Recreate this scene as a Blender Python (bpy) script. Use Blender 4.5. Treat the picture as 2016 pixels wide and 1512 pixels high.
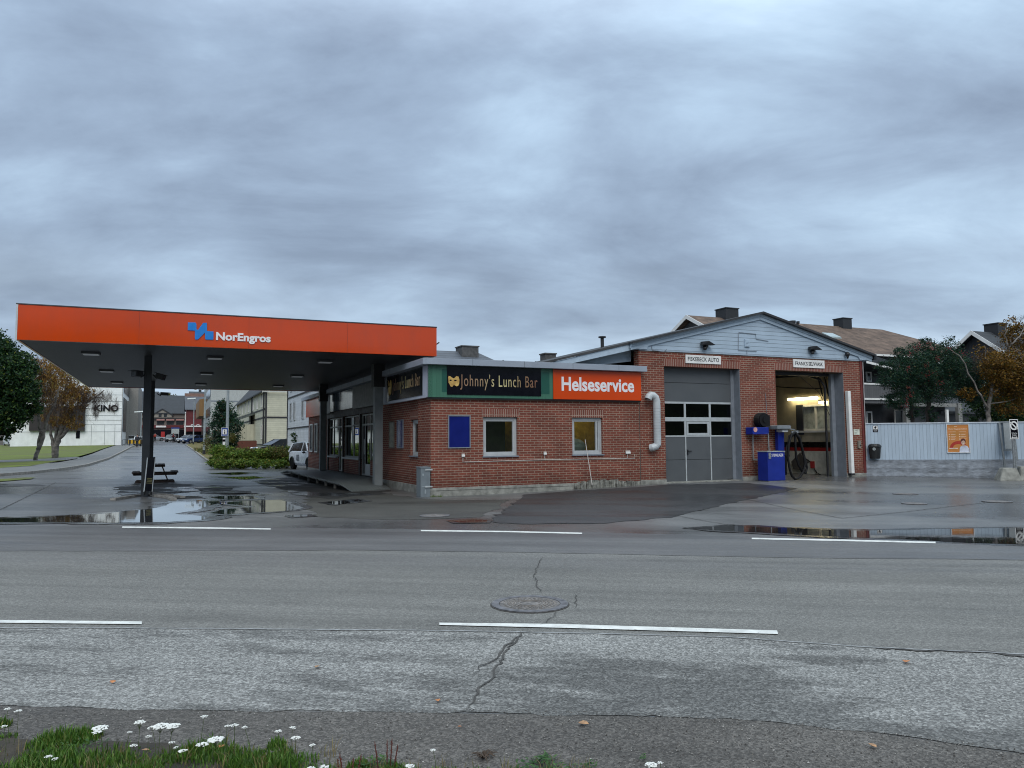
import bpy, bmesh, math, random
from math import radians, sin, cos, pi
from mathutils import Vector, Matrix, noise
for o in list(bpy.data.objects): bpy.data.objects.remove(o)
scene = bpy.context.scene
COL = scene.collection
V = Vector
random.seed(7)

# ------------------------------------------------------------------ camera
# World frame: origin = ground at the street corner of the low brick building,
# +X along its front, +Y along its forecourt side, metres.
FPX, CX, CY = 1492.0, 1008.0, 756.0
_ex = V((3322, 84, FPX)).normalized()
_e2 = V((-673, 113.5, FPX)); _ey = (_e2 - _ex * _e2.dot(_ex)).normalized()
_ez = _ex.cross(_ey)
if _ez.y > 0: _ez = -_ez
ROT = Matrix((_ex, _ey, _ez))
def ray(px, py): return ROT @ V(((px - CX) / FPX, (py - CY) / FPX, 1.0))
CAM = ray(848, 978) * -22.1
cam_d = bpy.data.cameras.new('camera'); cam = bpy.data.objects.new('camera', cam_d); COL.objects.link(cam)
cam_d.sensor_fit = 'HORIZONTAL'; cam_d.sensor_width = 36.0; cam_d.lens = 36.0 * FPX / 2016.0
cam_d.clip_start = 0.05; cam_d.clip_end = 9000
_m = Matrix((ROT @ V((1, 0, 0)), ROT @ V((0, -1, 0)), ROT @ V((0, 0, -1)))).transposed().to_4x4()
_m.translation = CAM
cam.matrix_world = _m
scene.camera = cam
scene.render.resolution_x = 1024; scene.render.resolution_y = 768
FWD = V((ray(CX, 865).x, ray(CX, 865).y, 0)).normalized()
RGT = V((FWD.y, -FWD.x, 0))

# ------------------------------------------------------------------ sky, sun, exposure
world = bpy.data.worlds.new('World'); scene.world = world; world.use_nodes = True
nt = world.node_tree; N = nt.nodes; L = nt.links
for n in list(N): N.remove(n)
SUN_EL, SUN_ROT = radians(42), radians(200)
def nd(tree, typ, **kw):
    n = tree.nodes.new(typ)
    for k, v in kw.items(): setattr(n, k, v)
    return n
def ramp(tree, stops, interp='LINEAR'):
    r = tree.nodes.new('ShaderNodeValToRGB'); cr = r.color_ramp; cr.interpolation = interp
    while len(cr.elements) < len(stops): cr.elements.new(0.5)
    for e, (p, c) in zip(cr.elements, stops):
        e.position = p; e.color = (c, c, c, 1) if isinstance(c, (int, float)) else (c[0], c[1], c[2], 1)
    return r
def mth(tree, op, a, b=None, c=None, clamp=False):
    n = tree.nodes.new('ShaderNodeMath'); n.operation = op; n.use_clamp = clamp
    for i, x in enumerate((a, b, c)):
        if x is None: continue
        if isinstance(x, (int, float)): n.inputs[i].default_value = x
        else: tree.links.new(x, n.inputs[i])
    return n.outputs[0]
def mixc(tree, f, a, b, mode='MIX'):
    n = tree.nodes.new('ShaderNodeMix'); n.data_type = 'RGBA'; n.blend_type = mode
    for s, x in (('Factor', f), ('A', a), ('B', b)):
        i = [q for q in n.inputs if q.name == s and (q.type == 'RGBA' if s != 'Factor' else q.type == 'VALUE')][0]
        if isinstance(x, (int, float)): i.default_value = x
        elif isinstance(x, tuple): i.default_value = (x[0], x[1], x[2], 1)
        else: tree.links.new(x, i)
    return [q for q in n.outputs if q.type == 'RGBA'][0]
def ramp_over(t, z):
    r = ramp(t, [(0.46, 0.0), (0.7, 1.0)]); t.links.new(z, r.inputs[0]); return r.outputs[0]
sky = nd(nt, 'ShaderNodeTexSky', sky_type='NISHITA'); sky.sun_disc = False
sky.sun_elevation = SUN_EL; sky.sun_rotation = SUN_ROT; sky.air_density = 1.5; sky.dust_density = 2.5
tc = nd(nt, 'ShaderNodeTexCoord')
sep = nd(nt, 'ShaderNodeSeparateXYZ'); L.new(tc.outputs['Generated'], sep.inputs[0])
zc = mth(nt, 'MAXIMUM', sep.outputs[2], 0.0)
den = mth(nt, 'ADD', zc, 0.27)
dotf = mth(nt, 'ADD', mth(nt, 'MULTIPLY', sep.outputs[0], FWD.x), mth(nt, 'MULTIPLY', sep.outputs[1], FWD.y))
dotr = mth(nt, 'ADD', mth(nt, 'MULTIPLY', sep.outputs[0], RGT.x), mth(nt, 'MULTIPLY', sep.outputs[1], RGT.y))
cmb = nd(nt, 'ShaderNodeCombineXYZ')
L.new(mth(nt, 'DIVIDE', dotr, den), cmb.inputs[0]); L.new(mth(nt, 'DIVIDE', dotf, den), cmb.inputs[1])
SKY_OFF = (3.1, 8.4, 0.0)
mp = nd(nt, 'ShaderNodeMapping'); mp.inputs['Location'].default_value = SKY_OFF
mp.inputs['Rotation'].default_value = (0, 0, radians(-12)); mp.inputs['Scale'].default_value = (0.62, 0.95, 1)
L.new(cmb.outputs[0], mp.inputs[0])
def nzs(sc, det, ro, dist):
    n = nd(nt, 'ShaderNodeTexNoise'); n.inputs['Scale'].default_value = sc; n.inputs['Detail'].default_value = det; n.inputs['Roughness'].default_value = ro; n.inputs['Distortion'].default_value = dist
    L.new(mp.outputs[0], n.inputs['Vector']); return n.outputs[0]
n1, n2, n4 = nzs(0.75, 4, 0.55, 0.3), nzs(1.7, 7, 0.58, 0.4), nzs(4.5, 7, 0.62, 0.5)
cl = mth(nt, 'ADD', mth(nt, 'MULTIPLY', n1, 0.52), mth(nt, 'ADD', mth(nt, 'MULTIPLY', n2, 0.38), mth(nt, 'MULTIPLY', n4, 0.10)))
cr = ramp(nt, [(0.38, (0.145, 0.188, 0.262)), (0.45, (0.195, 0.252, 0.345)), (0.51, (0.265, 0.345, 0.460)), (0.57, (0.36, 0.475, 0.610)), (0.67, (0.58, 0.74, 0.89))])
L.new(cl, cr.inputs[0])
# thin brighter break in the cloud deck low over the horizon
hb = ramp(nt, [(0.0, 0.40), (0.05, 0.42), (0.13, 0.18), (0.24, 0.0)]); L.new(zc, hb.inputs[0])
hbr = ramp(nt, [(0.40, 0.2), (0.60, 2.3)]); L.new(nzs(1.3, 5, 0.55, 0.2), hbr.inputs[0])
hbf = mth(nt, 'MULTIPLY', hb.outputs[0], hbr.outputs[0], clamp=True)
c1 = mixc(nt, hbf, cr.outputs[0], (0.56, 0.70, 0.84))
# overcast sky is brightest overhead
up = ramp(nt, [(0.0, 0.325), (0.46, 0.365), (0.60, 0.68), (1.0, 1.0)]); L.new(zc, up.inputs[0])
warm_ = mixc(nt, ramp_over(nt, zc), (1.0, 1.0, 1.0), (1.13, 1.0, 0.84)); c1 = mixc(nt, 1.0, c1, warm_, 'MULTIPLY')
gain = mth(nt, 'MULTIPLY', up.outputs[0], 2.75)
vm = nd(nt, 'ShaderNodeVectorMath', operation='SCALE'); L.new(c1, vm.inputs[0]); L.new(gain, vm.inputs['Scale'])
bg1 = nd(nt, 'ShaderNodeBackground'); L.new(sky.outputs[0], bg1.inputs[0]); bg1.inputs[1].default_value = 0.05
bg2 = nd(nt, 'ShaderNodeBackground'); L.new(vm.outputs[0], bg2.inputs[0]); bg2.inputs[1].default_value = 1.0
mx = nd(nt, 'ShaderNodeMixShader'); mx.inputs[0].default_value = 0.9
L.new(bg1.outputs[0], mx.inputs[1]); L.new(bg2.outputs[0], mx.inputs[2])
wo = nd(nt, 'ShaderNodeOutputWorld'); L.new(mx.outputs[0], wo.inputs[0])
sd = bpy.data.lights.new('sun', 'SUN'); sd.energy = 0.9; sd.angle = radians(40); sd.color = (1.0, 0.96, 0.9)
so = bpy.data.objects.new('sun', sd); COL.objects.link(so)
so.rotation_euler = (radians(90) - SUN_EL, 0, radians(180) - SUN_ROT)
scene.view_settings.view_transform = 'Standard'; scene.view_settings.look = 'None'
scene.view_settings.exposure = 0.62; scene.view_settings.gamma = 1.0
scene.render.engine = 'CYCLES'
scene.cycles.max_bounces = 6; scene.cycles.transparent_max_bounces = 16
scene.cycles.use_denoising = True; scene.cycles.filter_width = 1.05

# ------------------------------------------------------------------ pixel <-> place helpers (surveying)
def at(px, py, d): return CAM + ray(px, py) * d
def sdist(x, y): return (x - CAM.x) * FWD.x + (y - CAM.y) * FWD.y
def sm(a, b, x):
    t = max(0.0, min(1.0, (x - a) / (b - a))); return t * t * (3 - 2 * t)
def T(s):
    if s < 42: return 0.0
    if s < 52: return 0.0155 * (s - 42) ** 2 / 20.0
    h = 0.0155 * (s - 47)
    if s > 185: h += 0.10 * (min(s, 330) - 185)
    return h
def G(x, y):
    r = 0.13 * sm(1.5, 8.5, x) * sm(-4.5, -0.2, y)
    return T(sdist(x, y)) + r
def gp(px, py, z=None):
    r = ray(px, py)
    if z is not None: return CAM + r * ((z - CAM.z) / r.z)
    lo, hi = 1.0, 1000.0
    t = lo
    while t < hi:
        p = CAM + r * t
        if p.z < G(p.x, p.y): break
        t += 0.25
    a, b = t - 0.25, t
    for _ in range(20):
        m = (a + b) / 2; p = CAM + r * m
        if p.z < G(p.x, p.y): b = m
        else: a = m
    return CAM + r * b
class Frame:
    "a vertical plane: O origin, U along it, N outward normal"
    def __init__(s, O, U, N): s.O = V(O); s.U = V(U).normalized(); s.N = V(N).normalized()
    def p(s, u, z, d=0.0): return s.O + s.U * u + s.N * d + V((0, 0, z))
    def uz(s, px, py, d=0.0):
        r = ray(px, py); O = s.O + s.N * d
        t = (O - CAM).dot(s.N) / r.dot(s.N); q = CAM + r * t - s.O
        return q.dot(s.U), q.z
    def off(s, d): return Frame(s.O + s.N * d, s.U, s.N)
FRONT = Frame((0, 0, 0), (1, 0, 0), (0, -1, 0))
SIDE = Frame((0, 0, 0), (0, 1, 0), (-1, 0, 0))

# ------------------------------------------------------------------ mesh builder
ORG = {}
class MB:
    def __init__(s): s.v = []; s.f = []; s.m = []
    def add(s, vs, fs, m=0):
        b = len(s.v); s.v += [V(q) for q in vs]
        for f in fs: s.f.append([b + i for i in f]); s.m.append(m)
        return s
    def hexa(s, c, m=0):
        return s.add(c, [(0, 3, 2, 1), (4, 5, 6, 7), (0, 1, 5, 4), (1, 2, 6, 5), (2, 3, 7, 6), (3, 0, 4, 7)], m)
    def box(s, x0, x1, y0, y1, z0, z1, m=0):
        return s.hexa([(x0, y0, z0), (x1, y0, z0), (x1, y1, z0), (x0, y1, z0), (x0, y0, z1), (x1, y0, z1), (x1, y1, z1), (x0, y1, z1)], m)
    def fbox(s, F, u0, u1, z0, z1, d0, d1, m=0):
        c = [F.p(u0, z0, d0), F.p(u1, z0, d0), F.p(u1, z0, d1), F.p(u0, z0, d1), F.p(u0, z1, d0), F.p(u1, z1, d0), F.p(u1, z1, d1), F.p(u0, z1, d1)]
        return s.hexa(c, m)
    def beam(s, a, b, w, h, m=0, up=V((0, 0, 1))):
        a, b = V(a), V(b); d = (b - a).normalized(); sd_ = d.cross(up)
        if sd_.length < 1e-4: sd_ = V((1, 0, 0))
        sd_.normalize(); u = sd_.cross(d).normalized(); x = sd_ * w / 2; y = u * h / 2
        return s.hexa([a - x - y, a + x - y, b + x - y, b - x - y, a - x + y, a + x + y, b + x + y, b - x + y], m)
    def prism(s, pts, off, m=0):
        n = len(pts); off = V(off); vs = [V(p) for p in pts] + [V(p) + off for p in pts]
        fs = [tuple(range(n))[::-1], tuple(range(n, 2 * n))] + [(i, (i + 1) % n, n + (i + 1) % n, n + i) for i in range(n)]
        return s.add(vs, fs, m)
    def fpoly(s, F, uz, d0, d1, m=0):
        return s.prism([F.p(u, z, d0) for u, z in uz], F.N * (d1 - d0), m)
    def tube(s, pts, r, n=8, m=0, cap=True):
        pts = [V(p) for p in pts]; rs = r if isinstance(r, (list, tuple)) else [r] * len(pts)
        b = len(s.v); prev = None
        for i, p in enumerate(pts):
            d = (pts[min(i + 1, len(pts) - 1)] - pts[max(i - 1, 0)]).normalized()
            if prev is None:
                a = d.cross(V((0, 0, 1)))
                if a.length < 1e-3: a = d.cross(V((1, 0, 0)))
            else: a = prev - d * prev.dot(d)
            a.normalize(); prev = a; c = d.cross(a)
            for k in range(n):
                t = 2 * pi * k / n; s.v.append(p + (a * cos(t) + c * sin(t)) * rs[i])
        for i in range(len(pts) - 1):
            for k in range(n):
                s.f.append([b + i * n + k, b + i * n + (k + 1) % n, b + (i + 1) * n + (k + 1) % n, b + (i + 1) * n + k]); s.m.append(m)
        if cap:
            s.f.append([b + k for k in range(n)][::-1]); s.m.append(m)
            e = b + (len(pts) - 1) * n; s.f.append([e + k for k in range(n)]); s.m.append(m)
        return s
    def blob(s, c, r, m=0, seg=10, rings=6, jit=0.0):
        c = V(c); r = V(r) if not isinstance(r, (int, float)) else V((r, r, r)); b = len(s.v)
        s.v.append(c + V((0, 0, -r.z)))
        for i in range(1, rings):
            a = -pi / 2 + pi * i / rings
            for k in range(seg):
                t = 2 * pi * k / seg; j = 1 + random.uniform(-jit, jit)
                s.v.append(c + V((cos(a) * cos(t) * r.x * j, cos(a) * sin(t) * r.y * j, sin(a) * r.z * j)))
        s.v.append(c + V((0, 0, r.z))); top = len(s.v) - 1
        for k in range(seg):
            s.f.append([b, b + 1 + (k + 1) % seg, b + 1 + k]); s.m.append(m)
            for i in range(rings - 2):
                p = b + 1 + i * seg
                s.f.append([p + k, p + (k + 1) % seg, p + seg + (k + 1) % seg, p + seg + k]); s.m.append(m)
            p = b + 1 + (rings - 2) * seg
            s.f.append([p + k, p + (k + 1) % seg, top]); s.m.append(m)
        return s
    def wall(s, F, u0, u1, z0, z1, holes, d0, d1, m=0):
        "wall slab with rectangular holes; outer face at d1, inner at d0"
        us = sorted({u0, u1, *[h[0] for h in holes], *[h[1] for h in holes]}); zs = sorted({z0, z1, *[h[2] for h in holes], *[h[3] for h in holes]})
        us = [u for u in us if u0 <= u <= u1]; zs = [z for z in zs if z0 <= z <= z1]
        def solid(i, j):
            if i < 0 or j < 0 or i >= len(us) - 1 or j >= len(zs) - 1: return False
            cu, cz = (us[i] + us[i + 1]) / 2, (zs[j] + zs[j + 1]) / 2
            return not any(h[0] < cu < h[1] and h[2] < cz < h[3] for h in holes)
        for i in range(len(us) - 1):
            for j in range(len(zs) - 1):
                if not solid(i, j): continue
                a, b, c, e = us[i], us[i + 1], zs[j], zs[j + 1]
                P = F.p
                s.add([P(a, c, d1), P(b, c, d1), P(b, e, d1), P(a, e, d1)], [(0, 1, 2, 3)], m)
                s.add([P(a, c, d0), P(b, c, d0), P(b, e, d0), P(a, e, d0)], [(3, 2, 1, 0)], m)
                if not solid(i - 1, j): s.add([P(a, c, d0), P(a, c, d1), P(a, e, d1), P(a, e, d0)], [(0, 1, 2, 3)], m)
                if not solid(i + 1, j): s.add([P(b, c, d1), P(b, c, d0), P(b, e, d0), P(b, e, d1)], [(0, 1, 2, 3)], m)
                if not solid(i, j - 1): s.add([P(a, c, d0), P(b, c, d0), P(b, c, d1), P(a, c, d1)], [(0, 1, 2, 3)], m)
                if not solid(i, j + 1): s.add([P(a, e, d1), P(b, e, d1), P(b, e, d0), P(a, e, d0)], [(0, 1, 2, 3)], m)
        return s
    def frame(s, F, u0, u1, z0, z1, t, d0, d1, m=0):
        s.fbox(F, u0, u1, z0, z0 + t, d0, d1, m); s.fbox(F, u0, u1, z1 - t, z1, d0, d1, m)
        s.fbox(F, u0, u0 + t, z0 + t, z1 - t, d0, d1, m); s.fbox(F, u1 - t, u1, z0 + t, z1 - t, d0, d1, m)
        return s
    def build(s, name, mats, parent=None, smooth=False, bevel=0.0, fix=True, origin=None):
        me = bpy.data.meshes.new(name)
        if origin is None:
            if parent is not None: origin = ORG[parent]
            else:
                xs = [q.x for q in s.v]; ys = [q.y for q in s.v]; zs = [q.z for q in s.v]
                origin = V(((min(xs) + max(xs)) / 2, (min(ys) + max(ys)) / 2, min(zs)))
        me.from_pydata([tuple(q - origin) for q in s.v], [], s.f)
        if not isinstance(mats, (list, tuple)): mats = [mats]
        for m in mats: me.materials.append(m)
        me.polygons.foreach_set('material_index', s.m)
        if fix:
            bm = bmesh.new(); bm.from_mesh(me); bmesh.ops.recalc_face_normals(bm, faces=bm.faces); bm.to_mesh(me); bm.free()
        me.update()
        uvl = me.uv_layers.new(name='uv'); data = [0.0] * (2 * len(me.loops)); vs = me.vertices; lp = me.loops
        for p in me.polygons:
            n = p.normal; ax, ay, az = abs(n.x), abs(n.y), abs(n.z)
            for li in p.loop_indices:
                c = vs[lp[li].vertex_index].co + origin
                if az > ax and az > ay: u, w = c.x, c.y
                elif ax > ay: u, w = c.y, c.z
                else: u, w = c.x, c.z
                data[2 * li] = u; data[2 * li + 1] = w
        uvl.data.foreach_set('uv', data)
        if smooth: me.polygons.foreach_set('use_smooth', [True] * len(me.polygons))
        o = bpy.data.objects.new(name, me); COL.objects.link(o)
        if parent is not None: o.parent = parent; o.location = origin - ORG[parent]
        else: o.location = origin
        ORG[o] = origin
        if bevel:
            b = o.modifiers.new('bevel', 'BEVEL'); b.width = bevel; b.segments = 2; b.limit_method = 'ANGLE'; b.harden_normals = False
        return o
def _each(s, name, mats, parent=None, **k):
    "build every separate piece collected in the MB as an object of its own"
    n = len(s.v); par = list(range(n))
    def find(a):
        while par[a] != a: par[a] = par[par[a]]; a = par[a]
        return a
    for f in s.f:
        for i in f[1:]: par[find(i)] = find(f[0])
    groups = {}
    for f in s.f: groups.setdefault(find(f[0]), []).append(f)
    o = None
    for g in groups.values():
        ids = sorted({i for f in g for i in f}); mp_ = {i: k_ for k_, i in enumerate(ids)}; m = MB()
        m.v = [s.v[i] for i in ids]; m.f = [[mp_[i] for i in f] for f in g]; m.m = [0] * len(g); o = m.build(name, mats, parent, **k)
    return o
MB.each = _each
def tag(o, label, cat, group=None):
    o['label'] = label; o['category'] = cat
    if group: o['group'] = group
    return o
def thing(name, label, cat, loc=(0, 0, 0), group=None):
    o = bpy.data.objects.new(name, None); COL.objects.link(o); o.location = loc; ORG[o] = V(loc)
    o.empty_display_size = 0.2
    return tag(o, label, cat, group)
def struct(o, kind='structure'): o['kind'] = kind; return o
def dup(root, loc, rz=0.0, label=None, group=None):
    r = root.copy(); COL.objects.link(r); r.location = loc; r.rotation_euler = (0, 0, rz)
    if label: r['label'] = label
    if group: r['group'] = group
    for ch in list(root.children):
        c = ch.copy(); COL.objects.link(c); c.parent = r
        for g in ch.children:
            d = g.copy(); COL.objects.link(d); d.parent = c
    return r
def text(s, F, u0, u1, z0, z1, d, mat, parent=None, bold=0.0, name='lettering', depth=0.006, shear=0.0, space=1.0):
    cu = bpy.data.curves.new('txt', 'FONT'); cu.body = s; cu.offset = bold; cu.extrude = 0.05; cu.space_character = space; cu.resolution_u = 4
    t = bpy.data.objects.new('txt', cu); COL.objects.link(t)
    dg = bpy.context.evaluated_depsgraph_get(); me = bpy.data.meshes.new_from_object(t.evaluated_get(dg))
    bpy.data.objects.remove(t)
    xs = [v.co.x for v in me.vertices]; ys = [v.co.y for v in me.vertices]
    ax, bx, ay, by = min(xs), max(xs), min(ys), max(ys)
    mb = MB()
    for v in me.vertices:
        fu = (v.co.x - ax) / (bx - ax); fz = (v.co.y - ay) / (by - ay)
        mb.v.append(F.p(u0 + fu * (u1 - u0) + shear * fz, z0 + fz * (z1 - z0), d + (depth if v.co.z > 0 else 0)))
    for p in me.polygons: mb.f.append(list(p.vertices)); mb.m.append(0)
    bpy.data.meshes.remove(me)
    return mb.build(name, mat, parent, fix=False)

# ------------------------------------------------------------------ materials
M = {}
def mat(name, col, rough=0.6, metal=0.0, var=0.12, vscale=6.0, bump=0.0, bscale=40.0, spec=0.5, coat=0.0, col2=None, stretch=None, emit=None, estr=0.0, dirt=0.0):
    if name in M: return M[name]
    m = bpy.data.materials.new(name); m.use_nodes = True; t = m.node_tree; b = t.nodes['Principled BSDF']
    b.inputs['Roughness'].default_value = rough; b.inputs['Metallic'].default_value = metal; b.inputs['Specular IOR Level'].default_value = spec
    b.inputs['Coat Weight'].default_value = coat; b.inputs['Coat Roughness'].default_value = 0.08
    tcn = nd(t, 'ShaderNodeTexCoord'); src = tcn.outputs['Object']
    if stretch:
        mpn = nd(t, 'ShaderNodeMapping'); mpn.inputs['Scale'].default_value = stretch; t.links.new(src, mpn.inputs[0]); src = mpn.outputs[0]
    nz = nd(t, 'ShaderNodeTexNoise'); nz.inputs['Scale'].default_value = vscale; nz.inputs['Detail'].default_value = 6; t.links.new(src, nz.inputs['Vector'])
    c2 = col2 or tuple(max(0, c * (1 - 2.2 * var)) for c in col); c3 = tuple(min(1, c * (1 + var)) for c in col)
    r = ramp(t, [(0.3, c2), (0.7, c3)]); t.links.new(nz.outputs[0], r.inputs[0]); cout = r.outputs[0]
    if dirt:
        nz3 = nd(t, 'ShaderNodeTexNoise'); nz3.inputs['Scale'].default_value = 1.3; nz3.inputs['Detail'].default_value = 9; nz3.inputs['Roughness'].default_value = 0.7
        mp3 = nd(t, 'ShaderNodeMapping'); mp3.inputs['Scale'].default_value = (1.5, 1.5, 0.45); t.links.new(tcn.outputs['Object'], mp3.inputs[0]); t.links.new(mp3.outputs[0], nz3.inputs['Vector'])
        rr = ramp(t, [(0.45, 0.0), (0.75, dirt)]); t.links.new(nz3.outputs[0], rr.inputs[0])
        cout = mixc(t, rr.outputs[0], cout, (0.06, 0.055, 0.05))
    t.links.new(cout, b.inputs['Base Color'])
    rv = ramp(t, [(0.3, max(0.02, rough * 0.8)), (0.7, min(1, rough * 1.2))]); t.links.new(nz.outputs[0], rv.inputs[0]); t.links.new(rv.outputs[0], b.inputs['Roughness'])
    if bump:
        nb = nd(t, 'ShaderNodeTexNoise'); nb.inputs['Scale'].default_value = bscale; nb.inputs['Detail'].default_value = 4; t.links.new(src, nb.inputs['Vector'])
        bp = nd(t, 'ShaderNodeBump'); bp.inputs['Strength'].default_value = bump; bp.inputs['Distance'].default_value = 0.02
        t.links.new(nb.outputs[0], bp.inputs['Height']); t.links.new(bp.outputs[0], b.inputs['Normal'])
    if emit: b.inputs['Emission Color'].default_value = (*emit, 1); b.inputs['Emission Strength'].default_value = estr
    M[name] = m; return m
def brickmat(name, bw, rh, off, c1, c2, mort, ms=0.012, swap=False, stain=0.5):
    m = bpy.data.materials.new(name); m.use_nodes = True; t = m.node_tree; b = t.nodes['Principled BSDF']
    uv = nd(t, 'ShaderNodeUVMap', uv_map='uv')
    br = nd(t, 'ShaderNodeTexBrick'); br.offset = off; br.offset_frequency = 2; br.squash = 1.0
    br.inputs['Scale'].default_value = 1; br.inputs['Brick Width'].default_value = bw; br.inputs['Row Height'].default_value = rh
    br.inputs['Mortar Size'].default_value = ms; br.inputs['Mortar Smooth'].default_value = 0.15; br.inputs['Bias'].default_value = -0.35
    br.inputs['Color1'].default_value = (*c1, 1); br.inputs['Color2'].default_value = (*c2, 1); br.inputs['Mortar'].default_value = (*mort, 1)
    t.links.new(uv.outputs[0], br.inputs['Vector'])
    nz = nd(t, 'ShaderNodeTexNoise'); nz.inputs['Scale'].default_value = 1.1; nz.inputs['Detail'].default_value = 8; nz.inputs['Roughness'].default_value = 0.65; t.links.new(uv.outputs[0], nz.inputs['Vector'])
    nf = nd(t, 'ShaderNodeTexNoise'); nf.inputs['Scale'].default_value = 60; nf.inputs['Detail'].default_value = 3; t.links.new(uv.outputs[0], nf.inputs['Vector'])
    r1 = ramp(t, [(0.3, 1.0 - 0.35 * stain), (0.7, 1.12)]); t.links.new(nz.outputs[0], r1.inputs[0])
    r2 = ramp(t, [(0.3, 0.8), (0.7, 1.2)]); t.links.new(nf.outputs[0], r2.inputs[0])
    c = mixc(t, 1.0, br.outputs['Color'], r1.outputs[0], 'MULTIPLY'); c = mixc(t, 1.0, c, r2.outputs[0], 'MULTIPLY')
    spz = nd(t, 'ShaderNodeSeparateXYZ'); t.links.new(uv.outputs[0], spz.inputs[0])
    n5 = nd(t, 'ShaderNodeTexNoise'); n5.inputs['Scale'].default_value = 2.2; n5.inputs['Detail'].default_value = 7; n5.inputs['Roughness'].default_value = 0.7
    mp5 = nd(t, 'ShaderNodeMapping'); mp5.inputs['Scale'].default_value = (1.6, 0.4, 1); t.links.new(uv.outputs[0], mp5.inputs[0]); t.links.new(mp5.outputs[0], n5.inputs['Vector'])
    damp = ramp(t, [(0.25, 0.70), (0.62, 1.0)]); t.links.new(mth(t, 'ADD', spz.outputs[1], mth(t, 'MULTIPLY', mth(t, 'SUBTRACT', n5.outputs[0], 0.55), 1.5)), damp.inputs[0])
    c = mixc(t, 1.0, c, damp.outputs[0], 'MULTIPLY')
    pale = ramp(t, [(0.60, 0.0), (0.78, 0.30)]); t.links.new(n5.outputs[0], pale.inputs[0]); c = mixc(t, pale.outputs[0], c, (0.30, 0.25, 0.22))
    t.links.new(c, b.inputs['Base Color']); b.inputs['Roughness'].default_value = 0.85; b.inputs['Specular IOR Level'].default_value = 0.3
    inv = mth(t, 'SUBTRACT', 1.0, br.outputs['Fac']); hh = mth(t, 'ADD', inv, mth(t, 'MULTIPLY', nf.outputs[0], 0.35))
    bp = nd(t, 'ShaderNodeBump'); bp.inputs['Strength'].default_value = 0.7; bp.inputs['Distance'].default_value = 0.01
    t.links.new(hh, bp.inputs['Height']); t.links.new(bp.outputs[0], b.inputs['Normal'])
    M[name] = m; return m
def boardmat(name, col, pitch, vertical=False, groove=0.06, dark=0.35, rough=0.6, dirt=0.15, metal=0.0, gcol=None):
    "boards / panels: dark thin grooves every pitch metres, horizontal or vertical"
    m = bpy.data.materials.new(name); m.use_nodes = True; t = m.node_tree; b = t.nodes['Principled BSDF']
    uv = nd(t, 'ShaderNodeUVMap', uv_map='uv'); sp = nd(t, 'ShaderNodeSeparateXYZ'); t.links.new(uv.outputs[0], sp.inputs[0])
    q = mth(t, 'DIVIDE', sp.outputs[0 if vertical else 1], pitch); fr = mth(t, 'FRACT', q)
    g = mth(t, 'LESS_THAN', fr, groove)
    nz = nd(t, 'ShaderNodeTexNoise'); nz.inputs['Scale'].default_value = 1.4; nz.inputs['Detail'].default_value = 8; nz.inputs['Roughness'].default_value = 0.7
    mpn = nd(t, 'ShaderNodeMapping'); mpn.inputs['Scale'].default_value = (1, 0.5, 1) if vertical else (1, 1, 1); t.links.new(uv.outputs[0], mpn.inputs[0]); t.links.new(mpn.outputs[0], nz.inputs['Vector'])
    wn = nd(t, 'ShaderNodeTexWhiteNoise', noise_dimensions='1D'); t.links.new(mth(t, 'FLOOR', q), wn.inputs['W'])
    r1 = ramp(t, [(0.35, 1 - dirt * 1.6), (0.7, 1.04)]); t.links.new(nz.outputs[0], r1.inputs[0])
    r2 = ramp(t, [(0, 0.93), (1, 1.05)]); t.links.new(wn.outputs[0], r2.inputs[0])
    c = mixc(t, 1.0, col, r1.outputs[0], 'MULTIPLY'); c = mixc(t, 1.0, c, r2.outputs[0], 'MULTIPLY')
    c = mixc(t, g, c, gcol or tuple(x * dark for x in col)); t.links.new(c, b.inputs['Base Color'])
    b.inputs['Roughness'].default_value = rough; b.inputs['Metallic'].default_value = metal
    bp = nd(t, 'ShaderNodeBump'); bp.inputs['Strength'].default_value = 0.6; bp.inputs['Distance'].default_value = 0.015
    hgt = mth(t, 'SUBTRACT', 1.0, g); hgt = mth(t, 'SUBTRACT', hgt, mth(t, 'MULTIPLY', fr, 0.0 if vertical else 0.6))
    t.links.new(hgt, bp.inputs['Height']); t.links.new(bp.outputs[0], b.inputs['Normal'])
    M[name] = m; return m
def leafmat(name, stops, rough=0.6):
    m = bpy.data.materials.new(name); m.use_nodes = True; t = m.node_tree; b = t.nodes['Principled BSDF']
    g = nd(t, 'ShaderNodeNewGeometry'); r = ramp(t, stops); t.links.new(g.outputs['Random Per Island'], r.inputs[0])
    t.links.new(r.outputs[0], b.inputs['Base Color']); b.inputs['Roughness'].default_value = rough; b.inputs['Specular IOR Level'].default_value = 0.3
    tl = nd(t, 'ShaderNodeBsdfTranslucent'); t.links.new(r.outputs[0], tl.inputs[0])
    mxn = nd(t, 'ShaderNodeMixShader'); mxn.inputs[0].default_value = 0.25
    t.links.new(b.outputs[0], mxn.inputs[1]); t.links.new(tl.outputs[0], mxn.inputs[2]); t.links.new(mxn.outputs[0], t.nodes['Material Output'].inputs[0])
    M[name] = m; return m
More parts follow.
